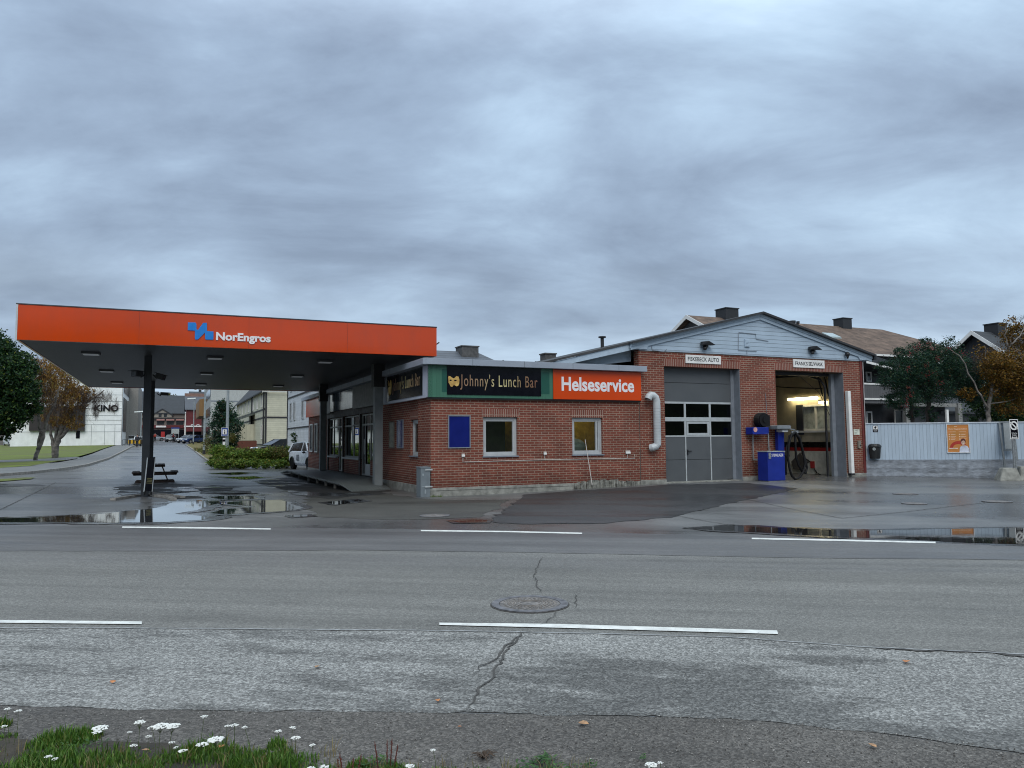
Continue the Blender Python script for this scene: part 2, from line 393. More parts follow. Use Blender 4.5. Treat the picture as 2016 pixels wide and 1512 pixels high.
def glassmat(name, tint=(0.75, 0.8, 0.8), refl=0.12, rough=0.02):
    m = bpy.data.materials.new(name); m.use_nodes = True; t = m.node_tree
    for n in list(t.nodes): t.nodes.remove(n)
    tr = nd(t, 'ShaderNodeBsdfTransparent'); tr.inputs[0].default_value = (*tint, 1)
    gl = nd(t, 'ShaderNodeBsdfGlossy'); gl.inputs['Roughness'].default_value = rough; gl.inputs[0].default_value = (0.95, 0.97, 1, 1)
    fr = nd(t, 'ShaderNodeFresnel'); fr.inputs[0].default_value = 1.5
    f = mth(t, 'ADD', fr.outputs[0], refl - 0.04, clamp=True)
    mxn = nd(t, 'ShaderNodeMixShader'); t.links.new(f, mxn.inputs[0]); t.links.new(tr.outputs[0], mxn.inputs[1]); t.links.new(gl.outputs[0], mxn.inputs[2])
    o = nd(t, 'ShaderNodeOutputMaterial'); t.links.new(mxn.outputs[0], o.inputs[0]); M[name] = m; return m

brick = brickmat('brick', 0.25, 0.075, 0.5, (0.215, 0.057, 0.037), (0.125, 0.040, 0.030), (0.34, 0.25, 0.19), ms=0.0095, stain=0.9)
soldier = brickmat('soldier_brick', 0.075, 0.40, 0.0, (0.21, 0.07, 0.05), (0.13, 0.045, 0.035), (0.42, 0.31, 0.25), ms=0.009)
concrete = mat('concrete', (0.30, 0.30, 0.27), 0.85, var=0.22, vscale=5, bump=0.5, bscale=30, dirt=0.5)
conc2 = mat('rough_concrete', (0.27, 0.27, 0.24), 0.95, var=0.35, vscale=7, bump=1.0, bscale=14, dirt=0.7)
cornm = mat('cornice_metal', (0.30, 0.34, 0.40), 0.45, var=0.05, vscale=2)
orange = mat('orange_panel', (0.60, 0.056, 0.0012), 0.11, var=0.06, vscale=0.5, spec=0.5, dirt=0.16, bump=0.05, bscale=1.2, stretch=(0.4, 0.4, 1.5))
orange2 = mat('orange_sign', (0.62, 0.058, 0.002), 0.22, var=0.03, vscale=1.0)
whitep = mat('white_paint', (0.78, 0.78, 0.76), 0.5, var=0.05)
letterw = mat('white_lettering', (0.82, 0.80, 0.80), 0.4, var=0.02)
soffit = boardmat('soffit_boards', (0.032, 0.035, 0.040), 0.3, vertical=False, groove=0.03, rough=0.5, dirt=0.1)
darkst = mat('dark_steel', (0.022, 0.028, 0.036), 0.45, var=0.1, vscale=4)
blacksteel = mat('black_steel', (0.012, 0.013, 0.016), 0.5)
greypaint = mat('grey_painted_column', (0.20, 0.225, 0.235), 0.55, var=0.08, vscale=3, dirt=0.12)
doorgrey = mat('door_grey', (0.088, 0.096, 0.103), 0.5, var=0.04, vscale=2, dirt=0.08)
jambgrey = mat('jamb_grey', (0.20, 0.225, 0.26), 0.6, var=0.08, dirt=0.12)
alu = mat('aluminium', (0.52, 0.55, 0.56), 0.4, metal=0.3, var=0.05)
framew = mat('window_frame', (0.42, 0.44, 0.45), 0.45, var=0.05)
siding = boardmat('pale_blue_siding', (0.40, 0.50, 0.60), 0.145, False, groove=0.09, dark=0.42, dirt=0.06)
sidetrim = mat('pale_blue_trim', (0.42, 0.52, 0.62), 0.55, var=0.05, dirt=0.06)
fencem = boardmat('fence_boards', (0.40, 0.49, 0.58), 0.125, True, groove=0.07, dark=0.6, dirt=0.05)
fencebase = mat('painted_wall_base', (0.27, 0.30, 0.34), 0.8, var=0.15, vscale=4, bump=0.9, bscale=9, dirt=0.45, stretch=(1, 1, 2.5))
roofdark = mat('dark_roof_felt', (0.035, 0.037, 0.042), 0.7, var=0.2, vscale=8)
rooftop = mat('flat_roof_felt', (0.06, 0.062, 0.066), 0.85, var=0.25, vscale=2)
signblack = mat('sign_black', (0.004, 0.004, 0.008), 0.16, var=0.02, spec=0.3)
green1 = boardmat('sign_green', (0.05, 0.16, 0.105), 0.12, True, groove=0.08, dark=0.8, rough=0.4, dirt=0.03)
green2 = mat('sign_dark_green', (0.01, 0.085, 0.06), 0.4, var=0.03)
gold = mat('gold_print', (0.46, 0.36, 0.16), 0.4)
_t = gold.node_tree; _g = nd(_t, 'ShaderNodeTexCoord'); _s = nd(_t, 'ShaderNodeSeparateXYZ'); _t.links.new(_g.outputs['Generated'], _s.inputs[0])
_r = ramp(_t, [(0.0, (0.27, 0.15, 0.09)), (0.30, (0.34, 0.23, 0.13)), (0.48, (0.62, 0.56, 0.28)), (0.62, (0.52, 0.44, 0.22)), (0.8, (0.26, 0.16, 0.08)), (1.0, (0.22, 0.10, 0.06))])
_t.links.new(mth(_t, 'MAXIMUM', _s.outputs[0], _s.outputs[1]), _r.inputs[0]); _t.links.new(_r.outputs[0], _t.nodes['Principled BSDF'].inputs['Base Color'])
goldm = mat('gold_mask', (0.60, 0.42, 0.13), 0.4, var=0.3, vscale=5, col2=(0.35, 0.19, 0.05))
glass = glassmat('window_glass', (0.86, 0.9, 0.86), 0.05)
glassd = glassmat('dark_glass', (0.08, 0.08, 0.09), 0.035)
shopglass = glassmat('shop_glass', (0.30, 0.32, 0.32), 0.22)
farglass = mat('far_window_glass', (0.03, 0.035, 0.04), 0.12, var=0.3, vscale=1.0)
blue = mat('blue_enamel', (0.004, 0.02, 0.25), 0.35, var=0.08, vscale=3, dirt=0.06)
bluepanel = mat('blue_panel', (0.006, 0.013, 0.15), 0.15, var=0.08, vscale=3)
rubber = mat('black_rubber', (0.008, 0.008, 0.009), 0.6, var=0.2, spec=0.25)
plasticb = mat('black_plastic', (0.012, 0.013, 0.014), 0.4)
galv = mat('galvanised', (0.34, 0.36, 0.37), 0.45, metal=0.6, var=0.15, vscale=20)
duct = mat('duct_white', (0.52, 0.56, 0.58), 0.45, var=0.08, vscale=4, dirt=0.15)
wood = mat('weathered_wood', (0.055, 0.035, 0.03), 0.7, var=0.3, vscale=8, stretch=(1, 8, 1))
deckm = boardmat('deck_boards', (0.17, 0.195, 0.195), 0.11, True, groove=0.08, dark=0.3, rough=0.45)
# ------------------------------------------------------------------ ground materials
RA = radians(-33)
def asphalt(name, base, speck=0.5, fine=110.0, r_dry=0.8, r_wet=0.25, wet=(0.45, 0.6), wscale=0.35, wstretch=(0.25, 1.0), bump=0.5, patch=0.25, dark_wet=0.45, tint=None, rot=RA, streak=0.15, worn=(0.58, 0.85)):
    m = bpy.data.materials.new(name); m.use_nodes = True; t = m.node_tree; b = t.nodes['Principled BSDF']
    g = nd(t, 'ShaderNodeNewGeometry'); pos = g.outputs['Position']
    mpn = nd(t, 'ShaderNodeMapping', vector_type='TEXTURE'); mpn.inputs['Rotation'].default_value = (0, 0, rot); t.links.new(pos, mpn.inputs[0])
    mp2 = nd(t, 'ShaderNodeMapping'); mp2.inputs['Scale'].default_value = (wstretch[0], wstretch[1], 1); t.links.new(mpn.outputs[0], mp2.inputs[0])
    def nz(vec, sc, det=6, ro=0.55, dist=0.0):
        n = nd(t, 'ShaderNodeTexNoise'); n.inputs['Scale'].default_value = sc; n.inputs['Detail'].default_value = det; n.inputs['Roughness'].default_value = ro; n.inputs['Distortion'].default_value = dist
        t.links.new(vec, n.inputs['Vector']); return n.outputs[0]
    wv = nd(t, 'ShaderNodeTexNoise'); wv.inputs['Scale'].default_value = fine * .6; t.links.new(pos, wv.inputs['Vector']); wa = nd(t, 'ShaderNodeVectorMath', operation='MULTIPLY_ADD'); t.links.new(wv.outputs['Color'], wa.inputs[0]); wa.inputs[1].default_value = (1.2 / fine,) * 3; t.links.new(pos, wa.inputs[2]); vo = nd(t, 'ShaderNodeTexVoronoi'); vo.inputs['Scale'].default_value = fine; t.links.new(wa.outputs[0], vo.inputs['Vector'])
    sc = nd(t, 'ShaderNodeSeparateColor'); t.links.new(vo.outputs['Color'], sc.inputs[0])
    rs = ramp(t, [(0.0, 1 - speck * .9), (0.5, 1 - speck * 0.3), (0.8, 1 + speck * 0.4), (0.93, 1 + speck * 0.9), (1.0, 1 + speck * 2.4)]); t.links.new(mth(t, 'ADD', mth(t, 'MULTIPLY', sc.outputs[0], 0.65), mth(t, 'MULTIPLY', nz(pos, fine * 1.7, 3, 0.7), 0.38)), rs.inputs[0])
    mid = nz(pos, 22, 4, 0.7); rm = ramp(t, [(0.3, 1 - speck * 0.35), (0.7, 1 + speck * 0.35)]); t.links.new(mid, rm.inputs[0])
    big = nz(mpn.outputs[0], 0.6, 8, 0.65, 0.3); rb = ramp(t, [(0.3, 1 - patch), (0.7, 1 + patch)]); t.links.new(big, rb.inputs[0])
    mp3 = nd(t, 'ShaderNodeMapping'); mp3.inputs['Scale'].default_value = (0.05, 1.4, 1); t.links.new(mpn.outputs[0], mp3.inputs[0])
    st = nz(mp3.outputs[0], 1.5, 6, 0.6, 0.1); rst = ramp(t, [(0.3, 1 - streak), (0.7, 1 + streak)]); t.links.new(st, rst.inputs[0])
    wm = nz(mp2.outputs[0], wscale, 9, 0.6, 0.6); rw = ramp(t, [(wet[0], 0.0), (wet[1], 1.0)]); t.links.new(wm, rw.inputs[0])
    mpw = nd(t, 'ShaderNodeMapping'); mpw.inputs['Scale'].default_value = (0.35, 1.3, 1); mpw.inputs['Location'].default_value = (2.4, 3.1, 0); t.links.new(mpn.outputs[0], mpw.inputs[0])
    wn_ = nz(mpw.outputs[0], 0.55, 12, 0.72, 0.2); rwn = ramp(t, [(worn[0], 1.0), (worn[0] + 0.06, worn[1])]); t.links.new(wn_, rwn.inputs[0])
    c = mixc(t, 1.0, base, rs.outputs[0], 'MULTIPLY'); c = mixc(t, 1.0, c, rwn.outputs[0], 'MULTIPLY'); c = mixc(t, 1.0, c, rm.outputs[0], 'MULTIPLY'); c = mixc(t, 1.0, c, rb.outputs[0], 'MULTIPLY'); c = mixc(t, 1.0, c, rst.outputs[0], 'MULTIPLY')
    cw = mixc(t, 1.0, c, (dark_wet, dark_wet, dark_wet * 1.03), 'MULTIPLY'); c = mixc(t, rw.outputs[0], c, cw); t.links.new(c, b.inputs['Base Color'])
    rr = nd(t, 'ShaderNodeMapRange'); rr.inputs['To Min'].default_value = r_dry; rr.inputs['To Max'].default_value = r_wet; t.links.new(rw.outputs[0], rr.inputs[0]); t.links.new(rr.outputs[0], b.inputs['Roughness'])
    bp = nd(t, 'ShaderNodeBump'); bp.inputs['Distance'].default_value = 0.006
    t.links.new(mth(t, 'SUBTRACT', bump, mth(t, 'MULTIPLY', rw.outputs[0], bump * 0.9)), bp.inputs['Strength'])
    t.links.new(vo.outputs['Distance'], bp.inputs['Height']); t.links.new(bp.outputs[0], b.inputs['Normal'])
    M[name] = m; return m
a_fore = asphalt('forecourt_asphalt', (0.150, 0.150, 0.147), 0.35, 70, 0.47, 0.25, (0.36, 0.56), 0.30, (0.35, 1.0), 0.3, 0.22, 0.55)
a_fore.node_tree.nodes['Principled BSDF'].inputs['Specular IOR Level'].default_value = 0.8
a_road = asphalt('road_asphalt', (0.165, 0.163, 0.152), 0.6, 95, 0.78, 0.5, (0.52, 0.7), 0.3, (0.06, 1.0), 0.5, 0.10, 0.75, streak=0.24)
a_edge = asphalt('lane_asphalt', (0.110, 0.109, 0.108), 0.4, 95, 0.62, 0.36, (0.45, 0.65), 0.4, (0.05, 1.0), 0.35, 0.15, 0.8, streak=0.25)
a_shld = asphalt('coarse_asphalt', (0.262, 0.262, 0.252), 0.85, 75, 0.85, 0.6, (0.56, 0.70), 0.55, (0.3, 1.0), 0.9, 0.14, 0.60, streak=0.10, worn=(0.49, 0.52))
a_grav = asphalt('gravelly_verge', (0.115, 0.107, 0.098), 0.75, 85, 0.9, 0.8, (0.5, 0.7), 0.8, (0.5, 1.0), 1.0, 0.25, 0.7)
a_new = asphalt('new_asphalt', (0.032, 0.032, 0.034), 0.45, 90, 0.6, 0.3, (0.42, 0.6), 0.5, (0.4, 1.0), 0.3, 0.25, 0.8)
a_dirt = asphalt('old_forecourt_patch', (0.060, 0.059, 0.052), 0.5, 80, 0.75, 0.35, (0.5, 0.7), 0.4, (0.3, 1.0), 0.5, 0.25, 0.6)
pavem = asphalt('pavement_asphalt', (0.16, 0.165, 0.165), 0.3, 60, 0.8, 0.4, (0.5, 0.7), 0.3, (0.5, 1.0), 0.3, 0.15, 0.7)
a_wet = asphalt('wet_asphalt', (0.055, 0.055, 0.055), 0.4, 80, 0.30, 0.08, (0.40, 0.62), 1.2, (0.5, 1.0), 0.25, 0.2, 0.6)
water = mat('puddle_water', (0.018, 0.018, 0.018), 0.025, var=0.2, vscale=1.0, spec=0.5, bump=0.02, bscale=3)
markm = mat('road_paint', (0.72, 0.73, 0.70), 0.6, var=0.08, vscale=9, dirt=0.25)
_t = markm.node_tree; _b = _t.nodes['Principled BSDF']; _src = _b.inputs['Base Color'].links[0].from_socket
_g = nd(_t, 'ShaderNodeNewGeometry'); _n = nd(_t, 'ShaderNodeTexNoise'); _n.inputs['Scale'].default_value = 26; _n.inputs['Detail'].default_value = 9; _n.inputs['Roughness'].default_value = 0.75; _t.links.new(_g.outputs['Position'], _n.inputs['Vector'])
_r = ramp(_t, [(0.34, 0.0), (0.40, 1.0)]); _t.links.new(_n.outputs[0], _r.inputs[0]); _t.links.new(mixc(_t, _r.outputs[0], (0.16, 0.155, 0.145), _src), _b.inputs['Base Color'])
crackm = mat('crack_fill', (0.065, 0.062, 0.058), 0.9, var=0.2)
seamm = mat('seam_light', (0.34, 0.35, 0.36), 0.8, var=0.3, vscale=12)
kerbm = mat('kerb_stone', (0.28, 0.27, 0.25), 0.85, var=0.2, vscale=5, bump=0.4)
lawnm = mat('lawn', (0.105, 0.15, 0.012), 0.9, var=0.3, vscale=1.2, bump=0.8, bscale=25, col2=(0.07, 0.06, 0.02), stretch=(0.35, 1, 1))
soilm = mat('soil', (0.045, 0.038, 0.028), 0.95, var=0.3, vscale=9, bump=0.8)

# ------------------------------------------------------------------ ground sheet
def axis(lo, hi, step, outer):
    a = []; x = lo
    while x < hi + 1e-6: a.append(round(x, 3)); x += step
    s = step; x = lo
    while x > outer[0]: s *= 1.25; s = min(s, 400); x -= s; a.insert(0, x)
    s = step; x = hi
    while x < outer[1]: s *= 1.18; s = min(s, 400); x += s; a.append(x)
    return a
XS = axis(-20, 24, 0.5, (-4000, 4000)); YS = axis(-26, 30, 0.5, (-3500, 5000))
mb = MB(); nx = len(XS)
for y in YS:
    for x in XS: mb.v.append(V((x, y, G(x, y))))
for j in range(len(YS) - 1):
    for i in range(nx - 1):
        k = j * nx + i; mb.f.append([k, k + 1, k + 1 + nx, k + nx]); mb.m.append(0)
struct(mb.build('ground', a_fore, fix=False, origin=V((0, 0, 0)), smooth=True))
def sheet(name, pts, dz, m, kind='structure', fine=True):
    "a flat polygon laid on the ground, cut so that it follows its slopes"
    bm = bmesh.new(); vs = [bm.verts.new((p[0], p[1], 0)) for p in pts]; bm.faces.new(vs)
    x0, x1 = min(p[0] for p in pts), max(p[0] for p in pts); y0, y1 = min(p[1] for p in pts), max(p[1] for p in pts)
    bmesh.ops.triangulate(bm, faces=bm.faces[:])
    if fine:
        for ax, lines, a, b in ((0, XS, x0, x1), (1, YS, y0, y1)):
            for q in lines:
                if not a < q < b: continue
                co = V((q, 0, 0)) if ax == 0 else V((0, q, 0)); no = V((1, 0, 0)) if ax == 0 else V((0, 1, 0))
                bmesh.ops.bisect_plane(bm, geom=bm.verts[:] + bm.edges[:] + bm.faces[:], plane_co=co, plane_no=no, dist=1e-5)
    for v in bm.verts: v.co.z = G(v.co.x, v.co.y) + dz
    bmesh.ops.recalc_face_normals(bm, faces=bm.faces)
    if sum(f.normal.z for f in bm.faces) < 0: bmesh.ops.reverse_faces(bm, faces=bm.faces[:])
    me = bpy.data.meshes.new(name); bm.to_mesh(me); bm.free(); me.materials.append(m)
    uvl = me.uv_layers.new(name='uv')
    for p in me.polygons:
        for li in p.loop_indices:
            c = me.vertices[me.loops[li].vertex_index].co; uvl.data[li].uv = (c.x, c.y)
    o = bpy.data.objects.new(name, me); COL.objects.link(o); ORG[o] = V((0, 0, 0)); o['kind'] = kind; return o
def GP(l): return [gp(a, b)[:2] for a, b in l]
def jit(pts, step=0.25, amp=0.05, freq=1.7, seed=0.0):
    out = []; n = len(pts)
    for i in range(n):
        a = V((pts[i][0], pts[i][1], 0)); b = V((pts[(i + 1) % n][0], pts[(i + 1) % n][1], 0)); k = max(1, int((b - a).length / step))
        for j in range(k):
            p = a.lerp(b, j / k); q = V((p.x * freq, p.y * freq, seed))
            out.append((p.x + noise.noise(q) * amp * 2 + noise.noise(q * 4) * amp, p.y + noise.noise(q + V((9, 3, 1))) * amp * 2 + noise.noise(q * 4 + V((3, 3, 1))) * amp))
    return out
def ribbon(name, pts, w, m, dz=0.013, kind='structure', wob=0.02, fan=None):
    mb = MB(); P = []
    for i in range(len(pts) - 1):
        a, b = V((*pts[i], 0)), V((*pts[i + 1], 0)); k = max(1, int((b - a).length / 0.05)) if wob else max(1, int((b - a).length / 0.5))
        for j in range(k): P.append(a.lerp(b, j / k))
    P.append(V((*pts[-1], 0)))
    if wob: P = [p + V((noise.noise(p * 5) * wob * 2 + noise.noise(p * 17) * wob, noise.noise(p * 5 + V((7, 7, 7))) * wob * 2 + noise.noise(p * 17 + V((2, 7, 7))) * wob, 0)) for p in P]
    n = len(P)
    for i, p in enumerate(P):
        d = (P[min(i + 1, n - 1)] - P[max(0, i - 1)]).normalized(); s = V((-d.y, d.x, 0))
        ww = w if not wob else w * (0.6 + 0.9 * abs(noise.noise(p * 9))) * min(1, (min(i, n - 1 - i) + 1) / 6)
        for q in (p - s * ww / 2, p + s * ww / 2): mb.v.append(V((q.x, q.y, G(q.x, q.y) + dz)))
    for i in range(n - 1): mb.f.append([2 * i, 2 * i + 1, 2 * i + 3, 2 * i + 2]); mb.m.append(0)
    o = mb.build(name, m, fix=False, origin=V((0, 0, 0)))
    if o.data.polygons[0].normal.z < 0: o.data.flip_normals()
    o['kind'] = kind; return o
def ext(a, b, d):
    a, b = V((a[0], a[1], 0)), V((b[0], b[1], 0)); q = b + (b - a).normalized() * d; return (q.x, q.y)
def wobble(line, step, amp):
    out = []
    for i in range(len(line) - 1):
        a = V((*line[i], 0)); b = V((*line[i + 1], 0)); k = max(1, int(min(60, (b - a).length / step)))
        for j in range(k):
            p = a.lerp(b, j / k); out.append((p.x + noise.noise(p * 1.3) * amp * 2, p.y + noise.noise(p * 1.3 + V((5, 5, 5))) * amp * 2))
    out.append(line[-1]); return out
# road between the forecourt and the coarse shoulder
far = GP([(-150, 1036), (240, 1036.5), (532, 1039.5), (828, 1043), (1145, 1048), (1480, 1058), (1840, 1066), (2100, 1072)])
far = [ext(far[1], far[0], 70)] + far + [ext(far[-2], far[-1], 70)]
lane = GP([(-150, 1085), (240, 1086), (700, 1084), (1008, 1088), (1480, 1098), (2150, 1105)])
lane = [ext(lane[1], lane[0], 70)] + lane + [ext(lane[-2], lane[-1], 70)]
near = GP([(-150, 1238), (200, 1238), (440, 1240), (865, 1243.5), (1200, 1250), (1450, 1257), (1700, 1276), (2016, 1290), (2150, 1296)])
near = [ext(near[1], near[0], 70)] + near + [ext(near[-2], near[-1], 70)]
lo = GP([(-150, 1385), (0, 1390), (400, 1400), (720, 1402), (1100, 1408), (1450, 1416), (1700, 1440), (2016, 1486), (2150, 1500)])
lo = [ext(lo[1], lo[0], 70)] + lo + [ext(lo[-2], lo[-1], 70)]
# unseen wooded slope added behind the camera, to darken reflections in facades and glass
mb = MB(); nu_, nv_ = 170, 10; e0 = V((CAM.x, CAM.y, 0))
for j in range(nv_ + 1):
    for i in range(nu_ + 1):
        l = -260 + 520 * i / nu_; s_ = -24 - 5 * j - (j > 6) * (j - 6) * 14; p = e0 + FWD * (s_ + abs(l) * 0.10) + RGT * l
        h = 13.2 * sm(0, 4, j) * (1 + 0.14 * noise.noise(V((l * 0.05, 0, 0)))) + 1.1 * noise.noise(p * 0.25) * (j > 1) + (0.8 * noise.noise(p * .6) if j > 1 else 0)
        mb.v.append(V((p.x, p.y, h - (0.3 if j == 0 else 0))))
for j in range(nv_):
    for i in range(nu_): k = j * (nu_ + 1) + i; mb.f.append([k, k + 1, k + nu_ + 2, k + nu_ + 1]); mb.m.append(0)
struct(mb.build('hill', mat('added_wooded_slope', (0.045, 0.06, 0.03), 0.9, var=0.4, vscale=0.4), origin=V((0, 0, 0))))
sheet('road', far + near[::-1], 0.004, a_road)
sheet('road_lane', far + wobble(lane, 0.35, 0.03)[::-1], 0.008, a_edge)
_l = []; 
for i in range(len(lo) - 1):
    a = V((*lo[i], 0)); b = V((*lo[i + 1], 0)); k = max(1, int(min(60, (b - a).length / 0.08)))
    for j in range(k):
        p = a.lerp(b, j / k); _l.append((p.x + noise.noise(p * 3) * 0.05 + noise.noise(p * 11) * 0.03, p.y + noise.noise(p * 3 + V((5, 5, 5))) * 0.05 + noise.noise(p * 11 + V((5, 5, 5))) * 0.03))
_l.append(lo[-1])
sheet('road_shoulder', near + _l[::-1], 0.004, a_shld)
back = [(p[0] - FWD.x * 30, p[1] - FWD.y * 30) for p in (lo[0], lo[-1])]
sheet('gravel_verge', lo + [back[1], back[0]], 0.002, a_grav, fine=True)
ribbon('road_seam', near[1:-1], 0.022, seamm, 0.012, wob=0.006)
ribbon('road_edge_crack', [ext(near[k], near[k + 1], 0.0) for k in range(6, len(near) - 2)], 0.05, crackm, 0.010, wob=0.05)
# painted markings
def marking(l): 
    mb = MB(); q = [gp(a, b) for a, b in l]; k = len(q) // 2; out = []
    top, bot = q[:k], q[k:][::-1]
    P = [(p.x, p.y) for p in top] + [(p.x, p.y) for p in bot[::-1]]
    return sheet('road_marking', P, 0.0125, markm)
for pts in ([(-200, 1222), (0, 1223), (279, 1226), (279, 1231.5), (0, 1228.5), (-200, 1227)],
            [(865, 1228.5), (1100, 1231), (1530, 1244), (1532, 1251), (1100, 1238.5), (865, 1233)],
            [(241, 1037.6), (400, 1039), (533, 1041.6), (533, 1043.9), (400, 1042), (240, 1040.2)],
            [(828, 1044.6), (1000, 1046.6), (1146, 1050), (1146, 1052.6), (1000, 1049.2), (829, 1047.2)],
            [(1480, 1060), (1660, 1063.6), (1842, 1068), (1842, 1071.2), (1660, 1066.8), (1480, 1063)]):
    marking(pts)
# forecourt repairs, joints, cracks
sheet('new_asphalt_patch', jit(GP([(962, 1026), (1000, 998), (1034, 974), (1130, 966), (1250, 960), (1310, 955), (1400, 953), (1470, 951), (1570, 962), (1440, 990), (1320, 1019), (1180, 1031), (985, 1031)]), 0.15, 0.07, 2.5), 0.008, a_new)
sheet('old_asphalt_patch', jit(GP([(600, 984), (645, 972), (760, 972), (850, 984), (1000, 984), (955, 1019), (780, 1024), (620, 1018)]), 0.4, 0.12), 0.004, a_dirt)
a_dark = asphalt('stained_asphalt', (0.034, 0.034, 0.033), 0.4, 80, 0.6, 0.12, (0.50, 0.60), 0.9, (0.5, 1.0), 0.3, 0.3, 0.7)
for k_, l_ in enumerate(([(500, 947), (560, 940), (600, 942), (640, 952), (692, 968), (765, 966), (750, 973), (640, 983), (585, 975), (555, 962), (520, 955)],
          [(222, 960), (262, 953), (330, 951), (382, 955), (370, 962), (400, 966), (350, 972), (300, 976), (240, 975)],
          [(385, 960), (420, 955), (470, 959), (455, 966), (500, 968), (470, 974), (410, 972)],
          [(330, 978), (380, 976), (410, 980), (350, 983)], [(430, 972), (500, 971), (530, 975), (470, 978)])):
    sheet('asphalt_stain', jit(GP(l_), 0.25, 0.16, 1.3, 31 + k_), 0.006, a_dark)
ribbon('asphalt_joint', GP([(1440, 976), (1560, 1003), (1658, 1021), (1800, 1006), (1990, 984)]), 0.035, crackm, 0.010, wob=0.012)
ribbon('asphalt_joint', GP([(1320, 1014), (1470, 1040)]), 0.03, crackm, 0.010, wob=0.012)
ribbon('asphalt_joint', GP([(0, 1004), (40, 985), (110, 950)]), 0.03, crackm, 0.010, wob=0.012)
ribbon('asphalt_crack', GP([(1034, 1243), (985, 1300), (972, 1325), (948, 1362), (905, 1402)]), 0.020, crackm, 0.010, wob=0.022)
ribbon('asphalt_crack', GP([(1030, 1247), (1000, 1275), (968, 1300), (935, 1330)]), 0.020, crackm, 0.012, wob=0.03)
ribbon('asphalt_crack', GP([(1068, 1098), (1052, 1125), (1055, 1150), (1063, 1168)]), 0.013, crackm, 0.012, wob=0.03)
ribbon('asphalt_crack', GP([(1095, 1206), (1092, 1216), (1066, 1232)]), 0.015, crackm, 0.0135, wob=0.02)
ribbon('asphalt_crack', GP([(1130, 1168), (1133, 1200)]), 0.012, crackm, 0.012, wob=0.03)
# puddles
def puddle(l, amp=0.1, seed=0, dz=0.012):
    P = GP(l); cx, cy = sum(p[0] for p in P) / len(P), sum(p[1] for p in P) / len(P); n = len(P); Q = []
    area = sum(P[i][0] * P[(i + 1) % n][1] - P[(i + 1) % n][0] * P[i][1] for i in range(n)); sg = 1 if area > 0 else -1
    for i in range(n):
        a, b, c = P[i - 1], P[i], P[(i + 1) % n]; d1 = V((b[0] - a[0], b[1] - a[1], 0)).normalized(); d2 = V((c[0] - b[0], c[1] - b[1], 0)).normalized(); nn = V((d1.y + d2.y, -d1.x - d2.x, 0))
        nn = nn.normalized() if nn.length > .2 else V((d1.y, -d1.x, 0)); w_ = 0.10 + 2.2 * amp
        Q.append((b[0] + sg * nn.x * w_, b[1] + sg * nn.y * w_))
    try: sheet('wet_asphalt', jit(Q, 0.2, amp * 1.4, 1.6, seed + 50), dz - 0.002, a_wet)
    except Exception: pass
    return sheet('puddle', jit(GP(l), 0.25, amp, 1.1, seed), dz, water)
puddle([(-60, 1029), (-60, 1023), (60, 1020), (200, 1012), (262, 1006), (300, 1003), (330, 996), (350, 986), (400, 985), (430, 990), (405, 999), (385, 1006), (350, 1012), (400, 1018), (425, 1019), (400, 1024), (330, 1029), (150, 1030)], 0.09)
puddle([(430, 991), (480, 987), (560, 985), (597, 1001), (575, 1006), (500, 1010), (440, 1014), (410, 1011), (450, 1003), (500, 999), (470, 995)], 0.07, 3)
puddle([(410, 979), (440, 977), (505, 978), (506, 983), (450, 985)], 0.08, 5)
puddle([(570, 1015), (605, 1014), (612, 1017), (580, 1019)], 0.03, 8)
puddle([(1360, 1041), (1450, 1036), (1560, 1041), (1650, 1045), (1720, 1046), (1850, 1043), (1960, 1042), (2200, 1040), (2200, 1078), (2016, 1073), (1900, 1070), (1790, 1063), (1700, 1060), (1600, 1055), (1480, 1049)], 0.06, 11)
sheet('asphalt_stain', jit(GP([(-40, 952), (60, 953), (96, 955), (40, 958), (-40, 957)]), 0.25, 0.1, 1.3, 44), 0.006, a_dark)
puddle([(890, 1026), (930, 1023), (960, 1025), (955, 1029), (905, 1030)], 0.03, 17)
puddle([(420, 932), (470, 930), (505, 932), (460, 935)], 0.1, 19)
puddle([(440, 940), (500, 938), (520, 941), (480, 944)], 0.1, 21)
puddle([(640, 990), (700, 984), (716, 987), (660, 994)], 0.08, 23)
